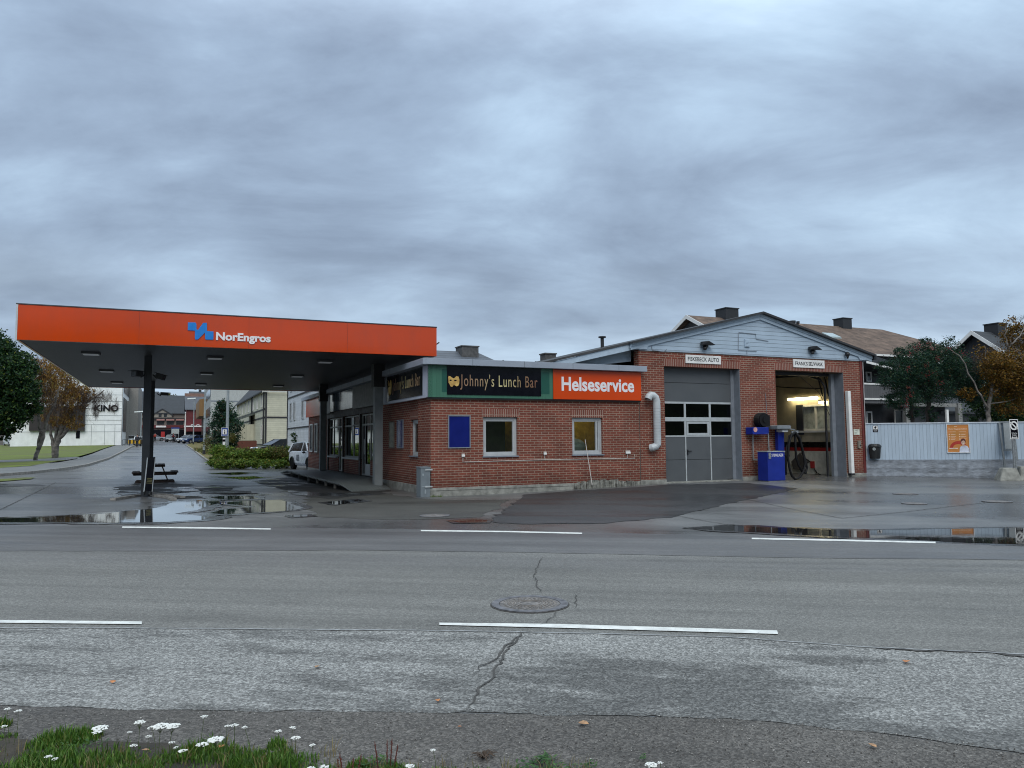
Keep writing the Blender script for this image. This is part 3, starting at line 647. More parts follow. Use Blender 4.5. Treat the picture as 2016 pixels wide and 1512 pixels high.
# left side: kerb, pavement, lawn, path, verge
kerb_px = [(-120, 944), (0, 938), (60, 933), (120, 926), (170, 918), (212, 905), (238, 892), (258, 881), (272, 876)]
kerb = [gp(a, b) for a, b in kerb_px]; kerb = [(p.x, p.y) for p in kerb]
kerb += [(kerb[-1][0] + 1.5, kerb[-1][1] + 40), (kerb[-1][0] + 3, kerb[-1][1] + 90)]
back_px = [(-120, 931), (0, 928), (60, 924), (120, 913), (160, 905), (182, 896), (205, 886), (228, 878.5)]
pb = [gp(a, b) for a, b in back_px]; pb = [(p.x, p.y) for p in pb]
pb += [(kerb[-3][0] - 5.0, kerb[-3][1] + 8), (kerb[-2][0] - 4.5, kerb[-2][1]), (kerb[-1][0] - 4.5, kerb[-1][1])]
sheet('pavement', kerb + pb[::-1], 0.13, pavem)
def kerbline(pts, w=0.15, h=0.145, name='kerb', m=kerbm, dz=0.0):
    mb = MB(); n = len(pts)
    P = []
    for i in range(n - 1):
        a, b = V((*pts[i], 0)), V((*pts[i + 1], 0)); k = max(1, int((b - a).length / 1.0))
        P += [a.lerp(b, j / k) for j in range(k)]
    P.append(V((*pts[-1], 0))); n = len(P)
    for i, p in enumerate(P):
        d = (P[min(i + 1, n - 1)] - P[max(0, i - 1)]).normalized(); s = V((-d.y, d.x, 0)) * w / 2; z = G(p.x, p.y) + dz
        mb.v += [V((p.x - s.x, p.y - s.y, z - 0.1)), V((p.x - s.x, p.y - s.y, z + h)), V((p.x + s.x, p.y + s.y, z + h)), V((p.x + s.x, p.y + s.y, z - 0.1))]
    for i in range(n - 1):
        for k in range(3): mb.f.append([4 * i + k, 4 * i + k + 1, 4 * i + k + 5, 4 * i + k + 4]); mb.m.append(0)
    mb.f += [[0, 1, 2, 3], [4 * n - 4, 4 * n - 3, 4 * n - 2, 4 * n - 1]]; mb.m += [0, 0]
    return struct(mb.build(name, m, origin=V((0, 0, 0))))
kerbline(kerb)
lawn = [gp(a, b) for a, b in [(-300, 916), (0, 910), (90, 907), (150, 903), (180, 894), (205, 884.5), (226, 878)]]
lawn = [(p.x, p.y) for p in lawn]; e = at(232, 874, 122); f = at(-500, 874, 122)
struct(sheet('lawn', lawn + [(e.x, e.y), (f.x, f.y)], 0.137, lawnm))
lw2 = GP([(-300, 931), (-120, 928.5), (0, 925.5), (60, 921), (110, 912), (130, 909.5), (60, 911.5), (0, 913.5), (-300, 920)])
struct(sheet('lawn_strip', lw2, 0.139, lawnm))
pth = GP([(-300, 921), (0, 914), (60, 912), (130, 909.5), (160, 904.5), (150, 902.5), (90, 906.5), (0, 909.5), (-300, 915)])
sheet('path', pth, 0.145, pavem)
struct(sheet('lawn_verge', jit(GP([(-200, 956), (-200, 946), (0, 944), (50, 941.5), (72, 941), (60, 944), (0, 949)]), 0.4, 0.12), 0.03, lawnm))
# right of the side street: planted bank
vb = [gp(a, b) for a, b in [(583, 914), (500, 917), (432, 917.5), (410, 909), (395, 898), (380, 886), (366, 877)]]
vb = [(p.x, p.y) for p in vb]; vb2 = [(vb[-1][0] + 2.0, vb[-1][1] + 25), (vb[-1][0] + 9, vb[-1][1] + 30), (vb[0][0] + 2.0, vb[0][1] + 7)]
struct(sheet('planted_bank', vb + vb2, 0.10, mat('bank_turf', (0.10, 0.105, 0.022), 0.9, var=0.35, vscale=1.5, bump=0.8, bscale=18, col2=(0.11, 0.065, 0.02))))
kerbline(vb, 0.14, 0.11)
# low concrete island kerbs at the foot of the canopy column
isl = GP([(222, 985), (262, 978.5), (288, 975.5), (330, 980), (342, 984.5)])
kerbline(isl, 0.16, 0.06, 'kerb'); isl2 = GP([(288, 973.5), (300, 972.5), (335, 976.5), (360, 980.5)]); kerbline(isl2, 0.14, 0.05, 'kerb')

# manhole covers
iron = mat('cast_iron', (0.17, 0.168, 0.18), 0.55, metal=0.3, var=0.25, vscale=14, bump=0.3)
iron2 = mat('cast_iron_lid', (0.20, 0.185, 0.175), 0.6, metal=0.25, var=0.3, vscale=20, bump=0.5)
def manhole(px, py, r, label, detail=True):
    c = gp(px, py); c.z = G(c.x, c.y) + 0.004; t = thing('manhole_cover', label, 'manhole cover', c)
    def ring(ra, rb, z0, z1, n=48):
        m = MB()
        for k in range(n):
            a, b = 2 * pi * k / n, 2 * pi * (k + 1) / n
            P = [(ra, a), (rb, a), (rb, b), (ra, b)]
            m.hexa([c + V((q * cos(w), q * sin(w), z0)) for q, w in P] + [c + V((q * cos(w), q * sin(w), z1)) for q, w in P])
        return m
    def disc(ra, z, n=48):
        m = MB(); m.prism([c + V((ra * cos(2 * pi * k / n), ra * sin(2 * pi * k / n), z - 0.02)) for k in range(n)], V((0, 0, 0.02))); return m
    disc(r * 1.03, 0.006).build('bedding', crackm, t); ring(r * 0.80, r, 0.0, 0.014).build('rim', iron, t)
    d = disc(r * 0.785, 0.0115).build('lid', iron2, t)
    if detail:
        m = MB()
        for ra in (0.36, 0.26): m.v and None; q = ring(r * ra, r * (ra + 0.03), 0.0116, 0.0165); m.add(q.v, q.f)
        for k in range(30):
            a = 2 * pi * k / 30
            for rr in (0.45, 0.55, 0.66):
                p = c + V((r * rr * cos(a + rr * 3), r * rr * sin(a + rr * 3), 0.0116)); m.box(p.x - .012, p.x + .012, p.y - .012, p.y + .012, p.z, p.z + 0.004)
        m.build('tread_pattern', mat('worn_iron', (0.30, 0.27, 0.24), 0.4, metal=0.5, var=0.2), d)
    return t
manhole(1043, 1191, 0.385, 'large round cast iron manhole cover in the near lane of the road')
manhole(856, 1016, 0.33, 'small dark manhole cover on the forecourt below the corner cabinet', False)
manhole(1963, 988, 0.33, 'dark manhole cover in front of the far right concrete blocks', False)
manhole(1782, 973, 0.33, 'manhole cover on the yard below the litter bin', False)
manhole(1800, 992, 0.28, 'smaller manhole cover on the yard, nearer than the one below the bin', False)
# ================================================================== low brick building (lunch bar)
shop = thing('brick_shop_building', 'low flat-roofed red brick building with a lunch bar, left of the two garage bays', 'building', (3.6, 10, 0))
SW = SIDE.off(-0.10)                                   # forecourt wall stands back behind the corner pier
W1 = (1.66, 2.80, 1.15, 2.33); W2 = (4.72, 5.84, 1.15, 2.33); W3 = (1.20, 2.40, 1.15, 2.30)
mb = MB(); mb.wall(FRONT, 0.0, 7.285, 0.25, 4.0, [W1, W2], -0.30, 0.0)
mb.wall(SW, 0.30, 6.9, 0.25, 4.0, [W3], -0.25, 0.0)
mb.fbox(SIDE, 0.30, 1.25, 0.25, 2.95, -0.098, 0.0)
mb.wall(SW, 6.9, 17.2, 0.25, 4.0, [(7.0, 8.75, 0.25, 2.72), (8.75, 9.45, 0.25, 2.72), (9.45, 12.75, 0.9, 2.72), (12.85, 13.95, 0.25, 2.72), (13.95, 16.25, 0.9, 2.72)], -0.25, 0.0)
mb.fbox(SIDE, 17.2, 21.6, 0.2, 4.0, -0.35, 0.0)
mb.fbox(Frame((0, 21.6, 0), (1, 0, 0), (0, 1, 0)), 0.35, 7.28, 0.2, 4.0, -0.3, 0.0)
mb.build('wall', brick, shop, fix=False)
mb = MB()
for w in (W1, W2): mb.fbox(FRONT, w[0] - 0.05, w[1] + 0.05, w[3] + 0.005, w[3] + 0.255, -0.02, 0.006)
mb.fbox(SW, W3[0] - 0.05 + 0.1, W3[1] + 0.05, W3[3] + 0.005, W3[3] + 0.255, -0.02, 0.006)
mb.each('soldier_course', soldier, shop)
mb = MB(); mb.fbox(FRONT, -0.03, 7.25, -0.3, 0.25, -0.28, 0.03); mb.fbox(SIDE, -0.0, 1.25, -0.3, 0.25, -0.25, 0.03)
mb.fbox(SW, 1.25, 6.9, -0.3, 0.25, -0.25, 0.03); mb.fbox(SIDE, 17.2, 21.65, -0.3, 0.2, -0.3, 0.03)
mb.fbox(FRONT, -0.035, 5.2, 0.17, 0.252, 0.03, 0.045)
mb.each('plinth', concrete, shop, bevel=0.008)
# broken old plinth at the right end
mb = MB(); random.seed(3)
for k in range(46):
    u = 4.75 + k * 0.052; h = 0.26 + random.uniform(-0.05, 0.03) + (0.05 if 8 < k < 30 else 0); d = 0.10 + 0.10 * sin(k * 0.4) ** 2 + random.uniform(-0.03, 0.03)
    mb.fbox(FRONT, u, u + 0.05, -0.1, h - 0.03 * (k / 46) + 0.02, 0.03, d)
o = mb.build('crumbling_plinth', conc2, shop)
# interior: floor, ceiling, partitions
warmwall = mat('interior_ochre', (0.72, 0.50, 0.09), 0.7, var=0.15)
darkint = mat('interior_dark', (0.035, 0.033, 0.03), 0.8, var=0.3)
floorm = mat('interior_floor', (0.10, 0.09, 0.08), 0.5)
mb = MB(); mb.box(0.36, 7.2, 0.31, 17.1, 0.15, 0.2); mb.build('floor', floorm, shop)
mb = MB(); mb.box(0.36, 7.2, 2.3, 2.4, 0.2, 3.0); mb.box(4.0, 4.08, 0.31, 3.6, 0.2, 3.0); mb.box(7.2, 7.27, 0.31, 3.7, 0.2, 3.0); mb.build('partition', warmwall, shop)
mb = MB(); mb.box(0.36, 7.2, 0.31, 17.1, 2.95, 3.0); mb.box(4.4, 4.48, 3.7, 17.1, 0.2, 2.95); mb.build('ceiling', darkint, shop)
lampm = mat('added_lamp_glow', (0.8, 0.75, 0.6), 0.5, emit=(1.0, 0.86, 0.6), estr=2.6)  # unseen lamps, added to brighten the room behind the front windows
for x in (1.6, 5.2): mb = MB(); mb.box(x, x + 1.2, 1.2, 1.5, 2.88, 2.94); mb.build('added_ceiling_lamp', lampm, shop)
def window(F, w, par, th=0.075, rec=0.12, split=None, sillw=True, fm=framew, gm=None, open_=False):
    u0, u1, z0, z1 = w
    mb = MB(); mb.frame(F, u0 + 0.002, u1 - 0.002, z0 + 0.002, z1 - 0.002, th, -rec - 0.06, -rec + 0.045)
    mb.frame(F, u0 + th, u1 - th, z0 + th, z1 - th, 0.05, -rec - 0.05, -rec + 0.03)
    if split: mb.fbox(F, split - 0.03, split + 0.03, z0 + th, z1 - th, -rec - 0.045, -rec + 0.034)
    fr = mb.build('window', fm, par, bevel=0.004)
    mb = MB(); mb.fbox(F, u0 + th + 0.03, u1 - th - 0.03, z0 + th + 0.03, z1 - th - 0.03, -rec - 0.012, -rec - 0.004); mb.build('pane', gm or glass, fr)
    if sillw:
        mb = MB(); mb.fbox(F, u0 - 0.03, u1 + 0.03, z0 - 0.035, z0 + 0.006, -rec, 0.05); mb.build('sill', jambgrey, fr)
    return fr
window(FRONT, W1, shop); window(FRONT, W2, shop, split=5.66); window(SW, (W3[0] + 0.1, W3[1], W3[2], W3[3]), shop)
# furniture seen through the panes
mb = MB(); mb.box(2.0, 2.95, 1.3, 1.7, 0.2, 2.6); mb.box(1.2, 1.8, 1.7, 2.2, 0.2, 2.1); mb.box(5.55, 5.95, 2.2, 2.28, 1.75, 2.3); mb.each('shelf_unit', darkint, shop)
mb = MB(); mb.blob((5.25, 0.95, 1.38), (0.5, 0.3, 0.30), jit=0.06); mb.box(4.6, 6.0, 0.7, 1.3, 1.05, 1.12); mb.build('counter', mat('grey_cloth', (0.30, 0.34, 0.33), 0.8), shop)
# shop front on the forecourt side
fd = mat('shopfront_frame', (0.30, 0.31, 0.30), 0.5, var=0.06); brn = mat('dark_brown_beam', (0.028, 0.018, 0.017), 0.6)
mb = MB(); mb.fbox(SW, 6.9, 16.5, 2.722, 3.0, 0.0, 0.06)
for u in (9.36, 12.68, 16.2): mb.fbox(SW, u, u + 0.2, 0.26, 2.72, 0.003, 0.05)
mb.fbox(SW, 6.88, 6.99, 0.26, 2.72, 0.003, 0.05); mb.build('shopfront_beam', brn, shop)
def glazing(u0, u1, z0, z1, cols, transom, name, door=None):
    mb = MB(); mb.frame(SW, u0, u1, z0, z1, 0.06, -0.12, -0.03)
    for c in cols: mb.fbox(SW, c - 0.03, c + 0.03, z0 + 0.06, z1 - 0.06, -0.115, -0.035)
    if transom: mb.fbox(SW, u0 + 0.06, u1 - 0.06, transom - 0.035, transom + 0.035, -0.112, -0.03)
    f = mb.build(name, fd, shop, bevel=0.004)
    mb = MB(); mb.fbox(SW, u0 + 0.05, u1 - 0.05, z0 + 0.05, z1 - 0.05, -0.075, -0.068); mb.build('pane', shopglass, f)
    return f
f = glazing(7.02, 9.34, 0.26, 2.70, [7.9, 8.75], 2.28, 'glass_door')
mb = MB(); mb.fbox(SW, 7.08, 7.88, 0.30, 0.88, -0.10, -0.028); mb.build('lower_panel', brick, f)
mb = MB(); mb.fbox(SW, 7.95, 8.70, 0.30, 0.72, -0.10, -0.028); mb.fbox(SW, 8.72, 8.78, 0.3, 2.25, -0.1, -0.02); mb.build('kick_panel', framew, f)
mb = MB(); mb.tube([SW.p(8.62, 1.1, 0.04), SW.p(8.62, 1.7, 0.04)], 0.018); mb.build('handle', alu, f)
f = glazing(9.58, 12.66, 0.93, 2.70, [10.9], 2.28, 'shop_window')
mb = MB(); mb.fbox(SW, 9.55, 12.70, 0.86, 0.93, -0.08, 0.09); mb.build('sill', framew, f)
f = glazing(12.90, 13.92, 0.26, 2.70, [], 2.28, 'white_door')
mb = MB(); mb.fbox(SW, 12.97, 13.3, 0.33, 1.2, -0.1, -0.02); mb.fbox(SW, 12.97, 13.06, 1.2, 2.2, -0.1, -0.02); mb.build('door_panel', whitep, f)
mb = MB(); mb.fbox(SW, 13.0, 13.4, 1.28, 1.42, -0.02, 0.03); mb.build('letter_plate', plasticb, f)
f = glazing(13.98, 16.18, 0.93, 2.70, [15.2], 2.28, 'shop_window')
mb = MB(); mb.fbox(SW, 13.98, 16.18, 0.86, 0.93, -0.08, 0.09); mb.build('sill', framew, f)
# fascia band on the forecourt side, cornice, roof
mb = MB(); mb.fbox(SIDE, 5.0, 10.1, 2.95, 3.85, 0.0, 0.10); mb.build('fascia_panel', mat('fascia_grey', (0.10, 0.10, 0.10), 0.5, var=0.05), shop)
mb = MB(); mb.fbox(SIDE, 10.16, 14.95, 3.0, 3.83, 0.0, 0.09); mb.build('plastic_fascia_panel', mat('old_acrylic', (0.10, 0.13, 0.17), 0.12, var=0.5, vscale=2.2, stretch=(1, 3, 0.15)), shop)
mb = MB(); mb.fbox(SIDE, 15.0, 17.3, 2.95, 3.83, 0.0, 0.09); mb.build('fascia_panel', darkst, shop)
mb = MB(); mb.fbox(SIDE, 17.35, 21.75, 2.93, 3.84, 0.0, 0.13); mb.build('orange_fascia_panel', orange2, shop)
mb = MB(); mb.prism([(-0.32, -0.24, 3.855), (-0.22, -0.32, 3.855), (7.40, -0.32, 3.855), (7.40, 0.05, 3.855), (0.1, 0.05, 3.855), (0.1, 22.2, 3.855), (-0.32, 22.2, 3.855)], (0, 0, 0.185)); mb.build('cornice', cornm, shop, bevel=0.006)
mb = MB()
for x in (1.2, 2.9, 4.6, 6.3): mb.box(x, x + 0.008, -0.324, -0.319, 3.858, 4.04)
for y in (1.6, 3.4, 5.2, 7.2, 9.2, 11.2, 13.2, 15.2): mb.box(-0.324, -0.319, y, y + 0.008, 3.858, 4.04)
for x in (2.2, 3.3, 5.4, 6.0): mb.box(x, x + 0.03, -0.30, -0.24, 4.042, 4.06)
mb.each('cornice_joint', mat('joint_dark', (0.07, 0.08, 0.09), 0.7), shop)
mb = MB(); mb.box(-0.25, 7.28, -0.2, 22.1, 4.042, 4.055); mb.build('roof', rooftop, shop)
# two notice frames on the far pier
for u in (18.9, 20.4):
    t = thing('notice_case', 'white framed notice case on the far brick pier, %s' % ('nearer the glass doors' if u < 19 else 'next to the white car'), 'notice case', SIDE.p(u, 1.05, 0.0))
    mb = MB(); mb.frame(SIDE, u - 0.45, u + 0.45, 1.05, 2.55, 0.07, 0.003, 0.07); mb.build('frame', whitep, t)
    mb = MB(); mb.fbox(SIDE, u - 0.4, u + 0.4, 1.1, 2.5, 0.004, 0.02); mb.build('board', mat('dusty_board', (0.10, 0.11, 0.13), 0.3), t)

# ------------------------------------------------------------------ signs on the low building
t = thing('lunch_bar_sign', 'long green and black fascia sign reading Johnny\'s Lunch Bar over the front windows', 'sign', FRONT.p(2.0, 2.93, 0.1))
mb = MB(); mb.fbox(FRONT, -0.12, 3.985, 2.905, 3.85, 0.003, 0.12); b0 = mb.build('backing_board', green1, t)
mb = MB()
for u0, u1 in ((0.30, 0.46), (3.56, 3.86)): mb.fbox(FRONT, u0, u1, 3.06, 3.74, 0.12, 0.125)
mb.each('dark_green_panel', green2, t)
mb = MB(); mb.fbox(FRONT, 0.46, 3.555, 2.99, 3.84, 0.12, 0.145); nb = mb.build('name_board', signblack, t)
mb = MB(); mb.fbox(FRONT, -0.13, 7.27, 2.865, 2.905, 0.003, 0.10); mb.build('bottom_rail', blacksteel, t)
def serif_text(F, u0, u1, z0, z1, d, par):
    "tall condensed letters with small slab serifs"
    s = "Johnny's Lunch Bar"; H = z1 - z0
    o = text(s, F, u0, u1, z0, z1, d, gold, par, bold=0.0, depth=0.006, space=1.15)
    return o
def mask_emblem(F, uc, zc, w, h, d, par):
    out = [(-.50, .30), (-.44, .47), (-.30, .42), (-.12, .30), (-.02, .24), (.10, .32), (.25, .47), (.42, .42), (.50, .15), (.48, -.18), (.40, -.38), (.25, -.44), (.12, -.38), (.0, -.30), (-.05, -.40), (-.14, -.50), (-.30, -.44), (-.36, -.30), (-.46, -.14), (-.47, .06)]
    mb = MB(); mb.fpoly(F, [(uc + a * w, zc + b * h) for a, b in out], d, d + 0.01); e = mb.build('mask_emblem', goldm, par)
    mb = MB()
    for cx, rx in ((-.28, .10), (.14, .12)):
        mb.fpoly(F, [(uc + (cx + rx * cos(2 * pi * k / 12)) * w, zc + (.08 + .06 * sin(2 * pi * k / 12)) * h) for k in range(12)], d + 0.008, d + 0.013)
    mb.each('eye_hole', signblack, e)
q0, q1 = FRONT.uz(879.5, 739, .145), FRONT.uz(903, 762, .145); mask_emblem(FRONT, (q0[0] + q1[0]) / 2 + 0.03, (q0[1] + q1[1]) / 2, (q1[0] - q0[0]) * .95, q0[1] - q1[1], 0.145, t)
q0, q1, q2_ = FRONT.uz(906, 736, .147), FRONT.uz(1058, 760, .147), FRONT.uz(961, 768.5, .147); serif_text(FRONT, q0[0], q1[0], q2_[1], q0[1], 0.147, t)
t = thing('health_service_sign', 'orange fascia sign reading Helseservice beside the lunch bar sign', 'sign', FRONT.p(5.6, 2.93, 0.1))
mb = MB(); mb.fbox(FRONT, 3.99, 7.27, 2.905, 3.84, 0.003, 0.14); mb.build('sign_board', orange2, t)
text('Helseservice', FRONT, 4.28, 6.99, 3.17, 3.62, 0.142, letterw, t, bold=0.028)
t = thing('lunch_bar_side_sign', 'black sign reading Johnny\'s Lunch Bar in a white surround on the forecourt side', 'sign', SIDE.p(2.6, 2.93, 0.1))
mb = MB(); mb.fbox(SIDE, -0.12, 5.0, 2.905, 3.85, 0.0, 0.12); mb.build('surround', mat('surround_white', (0.50, 0.54, 0.64), 0.5, var=0.04), t)
mb = MB(); mb.fbox(SIDE, 0.42, 4.45, 2.99, 3.84, 0.12, 0.135); mb.build('name_board', signblack, t)
SR = Frame(SIDE.O, -SIDE.U, SIDE.N)                       # reads left to right from the forecourt
mask_emblem(SR, -4.08, 3.45, 0.42, 0.56, 0.135, t)
text("Johnny's Lunch Bar", SR, -3.72, -0.62, 3.17, 3.72, 0.137, gold, t, depth=0.006, space=1.15)

# ------------------------------------------------------------------ things fixed to the low building
def board_thing(name, label, cat, F, u0, u1, z0, z1, d, mframe, mface, fw=0.03, dep=0.035):
    t = thing(name, label, cat, F.p((u0 + u1) / 2, z0, d)); mb = MB(); mb.frame(F, u0, u1, z0, z1, fw, d + 0.003, d + dep); mb.build('frame', mframe, t)
    mb = MB(); mb.fbox(F, u0 + fw * 0.6, u1 - fw * 0.6, z0 + fw * 0.6, z1 - fw * 0.6, d + 0.004, d + dep * 0.6); mb.build('panel', mface, t); return t
board_thing('notice_board', 'blank dark blue notice board with grey frame on the front brick wall', 'notice board', FRONT, 0.53, 1.24, 1.40, 2.38, 0.0, jambgrey, bluepanel)
board_thing('notice_board', 'narrow dark blue notice board on the forecourt wall beside the corner window', 'notice board', SW, 3.18, 3.92, 1.38, 2.34, 0.0, jambgrey, bluepanel)
board_thing('menu_board', 'faded beige menu board on the forecourt wall next to the grey column', 'menu board', SW, 4.28, 4.95, 1.38, 2.30, 0.0, mat('aged_brown', (0.12, 0.10, 0.08), 0.6), mat('faded_menu', (0.22, 0.22, 0.17), 0.5, var=0.35, vscale=6))
pw = mat('conduit_white', (0.62, 0.58, 0.54), 0.5)
def socket(px, py, w, h, label):
    u, z = FRONT.uz(px, py); t = thing('wall_socket', label, 'socket', FRONT.p(u, z - h / 2, 0), 'wall sockets'); mb = MB(); mb.fbox(FRONT, u - w / 2, u + w / 2, z - h / 2, z + h / 2, 0.003, 0.055); mb.build('box', pw, t, bevel=0.006)
    mb = MB(); mb.fbox(FRONT, u - w / 2 - 0.005, u + w / 2 + 0.005, z - h / 2, z + h * 0.1, 0.055, 0.064); mb.build('cover', whitep, t); return u, z
s1 = socket(911, 896, 0.09, 0.09, 'small white wall socket below the blank blue notice board')
s2 = socket(1072, 892, 0.09, 0.09, 'small white wall socket between the two front windows')
s3 = socket(1235, 890, 0.17, 0.10, 'double white wall socket right of the second front window')
t = thing('cable_conduit', 'thin white cable running along the front brick wall below the windows', 'cable', FRONT.p(4, 1.0, 0))
mb = MB(); z0 = 1.03
mb.tube([FRONT.p(s1[0], s1[1] - .05, .015), FRONT.p(s1[0], 0.99, .015), FRONT.p(s1[0] + .12, 0.99, .015), FRONT.p(3.8, 1.01, .015), FRONT.p(7.05, 1.0, .015), FRONT.p(7.05, 1.14, .015)], 0.010, 6)
for s in (s2, s3): mb.tube([FRONT.p(s[0], s[1] - .05, .015), FRONT.p(s[0], 1.0, .015)], 0.010, 6)
mb.build('cable', pw, t)
a = FRONT.uz(1151, 865); b = FRONT.uz(1158, 953)
t = thing('leaning_pole', 'thin pale pole leaning against the front wall by the second window', 'pole', FRONT.p(b[0], b[1], 0.25)); mb = MB(); mb.tube([FRONT.p(b[0] - 0.02, 0.2, 0.28), FRONT.p(a[0], a[1], 0.03)], [0.014, 0.010], 6); mb.build('pole', pw, t)
# expansion joint strip
t = thing('downpipe_strip', 'thin dark joint strip where the two brick buildings meet', 'joint strip', (7.29, -0.01, 0.25)); mb = MB(); mb.fbox(FRONT, 7.262, 7.284, 0.25, 2.9, 0.0025, 0.012); mb.build('strip', mat('joint_grey', (0.09, 0.07, 0.06), 0.8), t)
# utility cabinet at the corner
t = thing('utility_cabinet', 'grey metal utility cabinet clamped to the corner of the low brick building', 'cabinet', (-0.16, 0.12, 0))
cab = mat('cabinet_grey', (0.17, 0.20, 0.22), 0.5, var=0.08, vscale=5, dirt=0.2)
mb = MB(); mb.box(-0.33, -0.04, -0.08, 0.34, 0.0, 0.84); body = mb.build('cabinet_body', cab, t, bevel=0.008)
mb = MB(); mb.box(-0.345, -0.03, -0.095, 0.36, 0.842, 0.875); mb.build('lid', cab, t, bevel=0.006)
mb = MB()
for z in (0.80, 0.31): mb.box(-0.2, 0.02, -0.11, -0.081, z - 0.03, z + 0.01)
mb.each('clamp', alu, t)
mb = MB(); mb.box(-0.30, -0.07, -0.084, -0.081, 0.30, 0.31); mb.box(-0.21, -0.18, -0.088, -0.081, 0.1, 0.22); mb.box(-0.28, -0.24, -0.086, -0.081, 0.62, 0.68); mb.build('label_plate', mat('pale_grey', (0.35, 0.4, 0.42), 0.5), body)
mb = MB(); 
for k in range(46):
    x, y = random.uniform(-0.05, 0.30), random.uniform(-0.16, -0.06); h = random.uniform(0.03, 0.09); dx, dy = random.uniform(-.05, .05), random.uniform(-.05, .02)
    mb.add([(x - .006, y, 0), (x + .006, y, 0), (x + dx, y + dy, h)], [(0, 1, 2)])
gw = leafmat('weed_green', [(0, (0.06, 0.10, 0.015)), (1, (0.13, 0.19, 0.03))])
o = mb.build('weed_tuft', gw, fix=False); tag(o, 'small green weeds at the foot of the corner plinth', 'weeds')

# ================================================================== garage with two bays
gar = thing('brick_garage_building', 'gabled brick garage with pale blue siding and two tall vehicle bays', 'building', (12.4, 7, 0.1))
D1 = (8.30, 11.56, 0.12, 4.10); D2 = (13.22, 16.62, 0.10, 4.12)
mb = MB(); mb.wall(FRONT, 7.287, 17.60, 0.26, 4.62, [(D1[0], D1[1], 0, D1[3]), (D2[0], D2[1], 0, D2[3])], -0.30, 0.0)
mb.box(17.30, 17.60, 0.302, 1.2, 0.1, 4.6); mb.box(17.30, 17.60, 3.0, 14, 0.1, 4.6); mb.box(17.30, 17.60, 1.2, 3.0, 0.1, 1.92); mb.box(17.30, 17.60, 1.2, 3.0, 2.98, 4.6)
mb.box(7.29, 17.6, 13.7, 14, 0.1, 4.6)
mb.build('wall', brick, gar, fix=False)
mb = MB(); mb.fbox(FRONT, D1[0], D1[1] + 0.06, 4.105, 4.36, -0.02, 0.006); mb.fbox(FRONT, D2[0] - 0.03, D2[1] + 0.03, 4.125, 4.375, -0.02, 0.006); mb.each('soldier_course', soldier, gar)
mb = MB(); mb.fbox(FRONT, 7.27, D1[0] - 0.003, -0.2, 0.27, -0.3, 0.035); mb.fbox(FRONT, D1[1] + 0.003, D2[0] - 0.003, -0.2, 0.27, -0.3, 0.03); mb.fbox(FRONT, D2[1] + 0.003, 17.62, -0.2, 0.26, -0.3, 0.03); mb.each('plinth', concrete, gar, bevel=0.012)
mb = MB(); mb.fbox(FRONT, D1[0], D1[1], 0.0, 0.165, -0.45, -0.02); mb.build('threshold', concrete, gar)
# gable siding, barge boards, roof
mb = MB(); mb.fpoly(FRONT, [(7.05, 4.625), (17.95, 4.625), (17.95, 4.74), (12.49, 6.04), (7.05, 4.74)], -0.2, 0.05); mb.build('gable_siding', siding, gar)
sl = (6.19 - 4.84) / 5.6
def slope(u): return 6.19 - abs(u - 12.49) * sl
mb = MB()
for s in (-1, 1):
    e = 12.49 + s * 5.58
    mb.fpoly(FRONT, [(12.49, 6.13), (12.49, 5.93), (e, slope(e) - 0.26), (e, slope(e) - 0.06)], 0.055, 0.11)
    mb.fpoly(FRONT, [(12.49, 6.135), (12.49, 6.04), (e, slope(e) - 0.15), (e, slope(e) - 0.055)], 0.11, 0.15)
    pts = [(e, slope(e) - 0.24), (e, 4.64), (12.49 + s * 4.95, 4.64), (12.49 + s * 4.85, 4.80), (12.49 + s * 4.65, 4.93), (12.49 + s * 4.3, 5.02)]
    mb.fpoly(FRONT, pts, 0.052, 0.105)
mb.fbox(FRONT, 7.3, 17.6, 4.60, 4.635, 0.003, 0.045)
mb.build('barge_board', sidetrim, gar)
def slab(u0, z0, u1, z1, y0, y1, th):
    m = MB(); m.prism([(u0, y0, z0), (u1, y0, z1), (u1, y0, z1 + th), (u0, y0, z0 + th)], (0, y1 - y0, 0)); return m
m1 = slab(12.49, 6.13, 18.12, 4.78, -0.30, 14.2, 0.07); m2 = slab(12.49, 6.13, 6.88, 4.78, -0.30, 14.2, 0.07); m1.add(m2.v, m2.f); m1.build('roof', roofdark, gar)
# the left roof slope runs on down over the low building
ex_, ez_ = 3.4, slope(3.4) - 0.05
m1 = slab(6.879, 4.78, ex_, 3.94, -0.04, 14.2, 0.07); m1.build('lower_roof', rooftop, gar)
mb = MB(); mb.fpoly(FRONT, [(7.28, 4.87), (6.88, 4.775), (3.4, 3.935), (3.4, 3.76), (7.28, 4.66)], -0.06, 0.0); mb.build('lower_barge_board', sidetrim, gar)
mb = MB(); mb.fpoly(FRONT, [(7.28, 4.80), (3.6, 3.95), (5.2, 4.0), (7.28, 4.27)], -0.50, -0.45); mb.build('lower_gable_board', sidetrim, gar)
mb = MB(); mb.box(18.10, 18.22, -0.2, 14.2, 4.66, 4.78); mb.build('gutter', blacksteel, gar)
mb = MB(); mb.fbox(FRONT, 17.50, 17.63, 0.26, 4.60, 0.003, 0.03); mb.box(17.602, 17.635, -0.03, 0.4, 0.7, 4.6); mb.build('red_corner_board', mat('oxide_red', (0.14, 0.022, 0.018), 0.7), gar)
mb = MB(); mb.box(17.636, 17.66, -0.05, 0.4, 0.9, 4.55); mb.build('edge_strip', mat('edge_grey', (0.45, 0.42, 0.42), 0.6), gar)
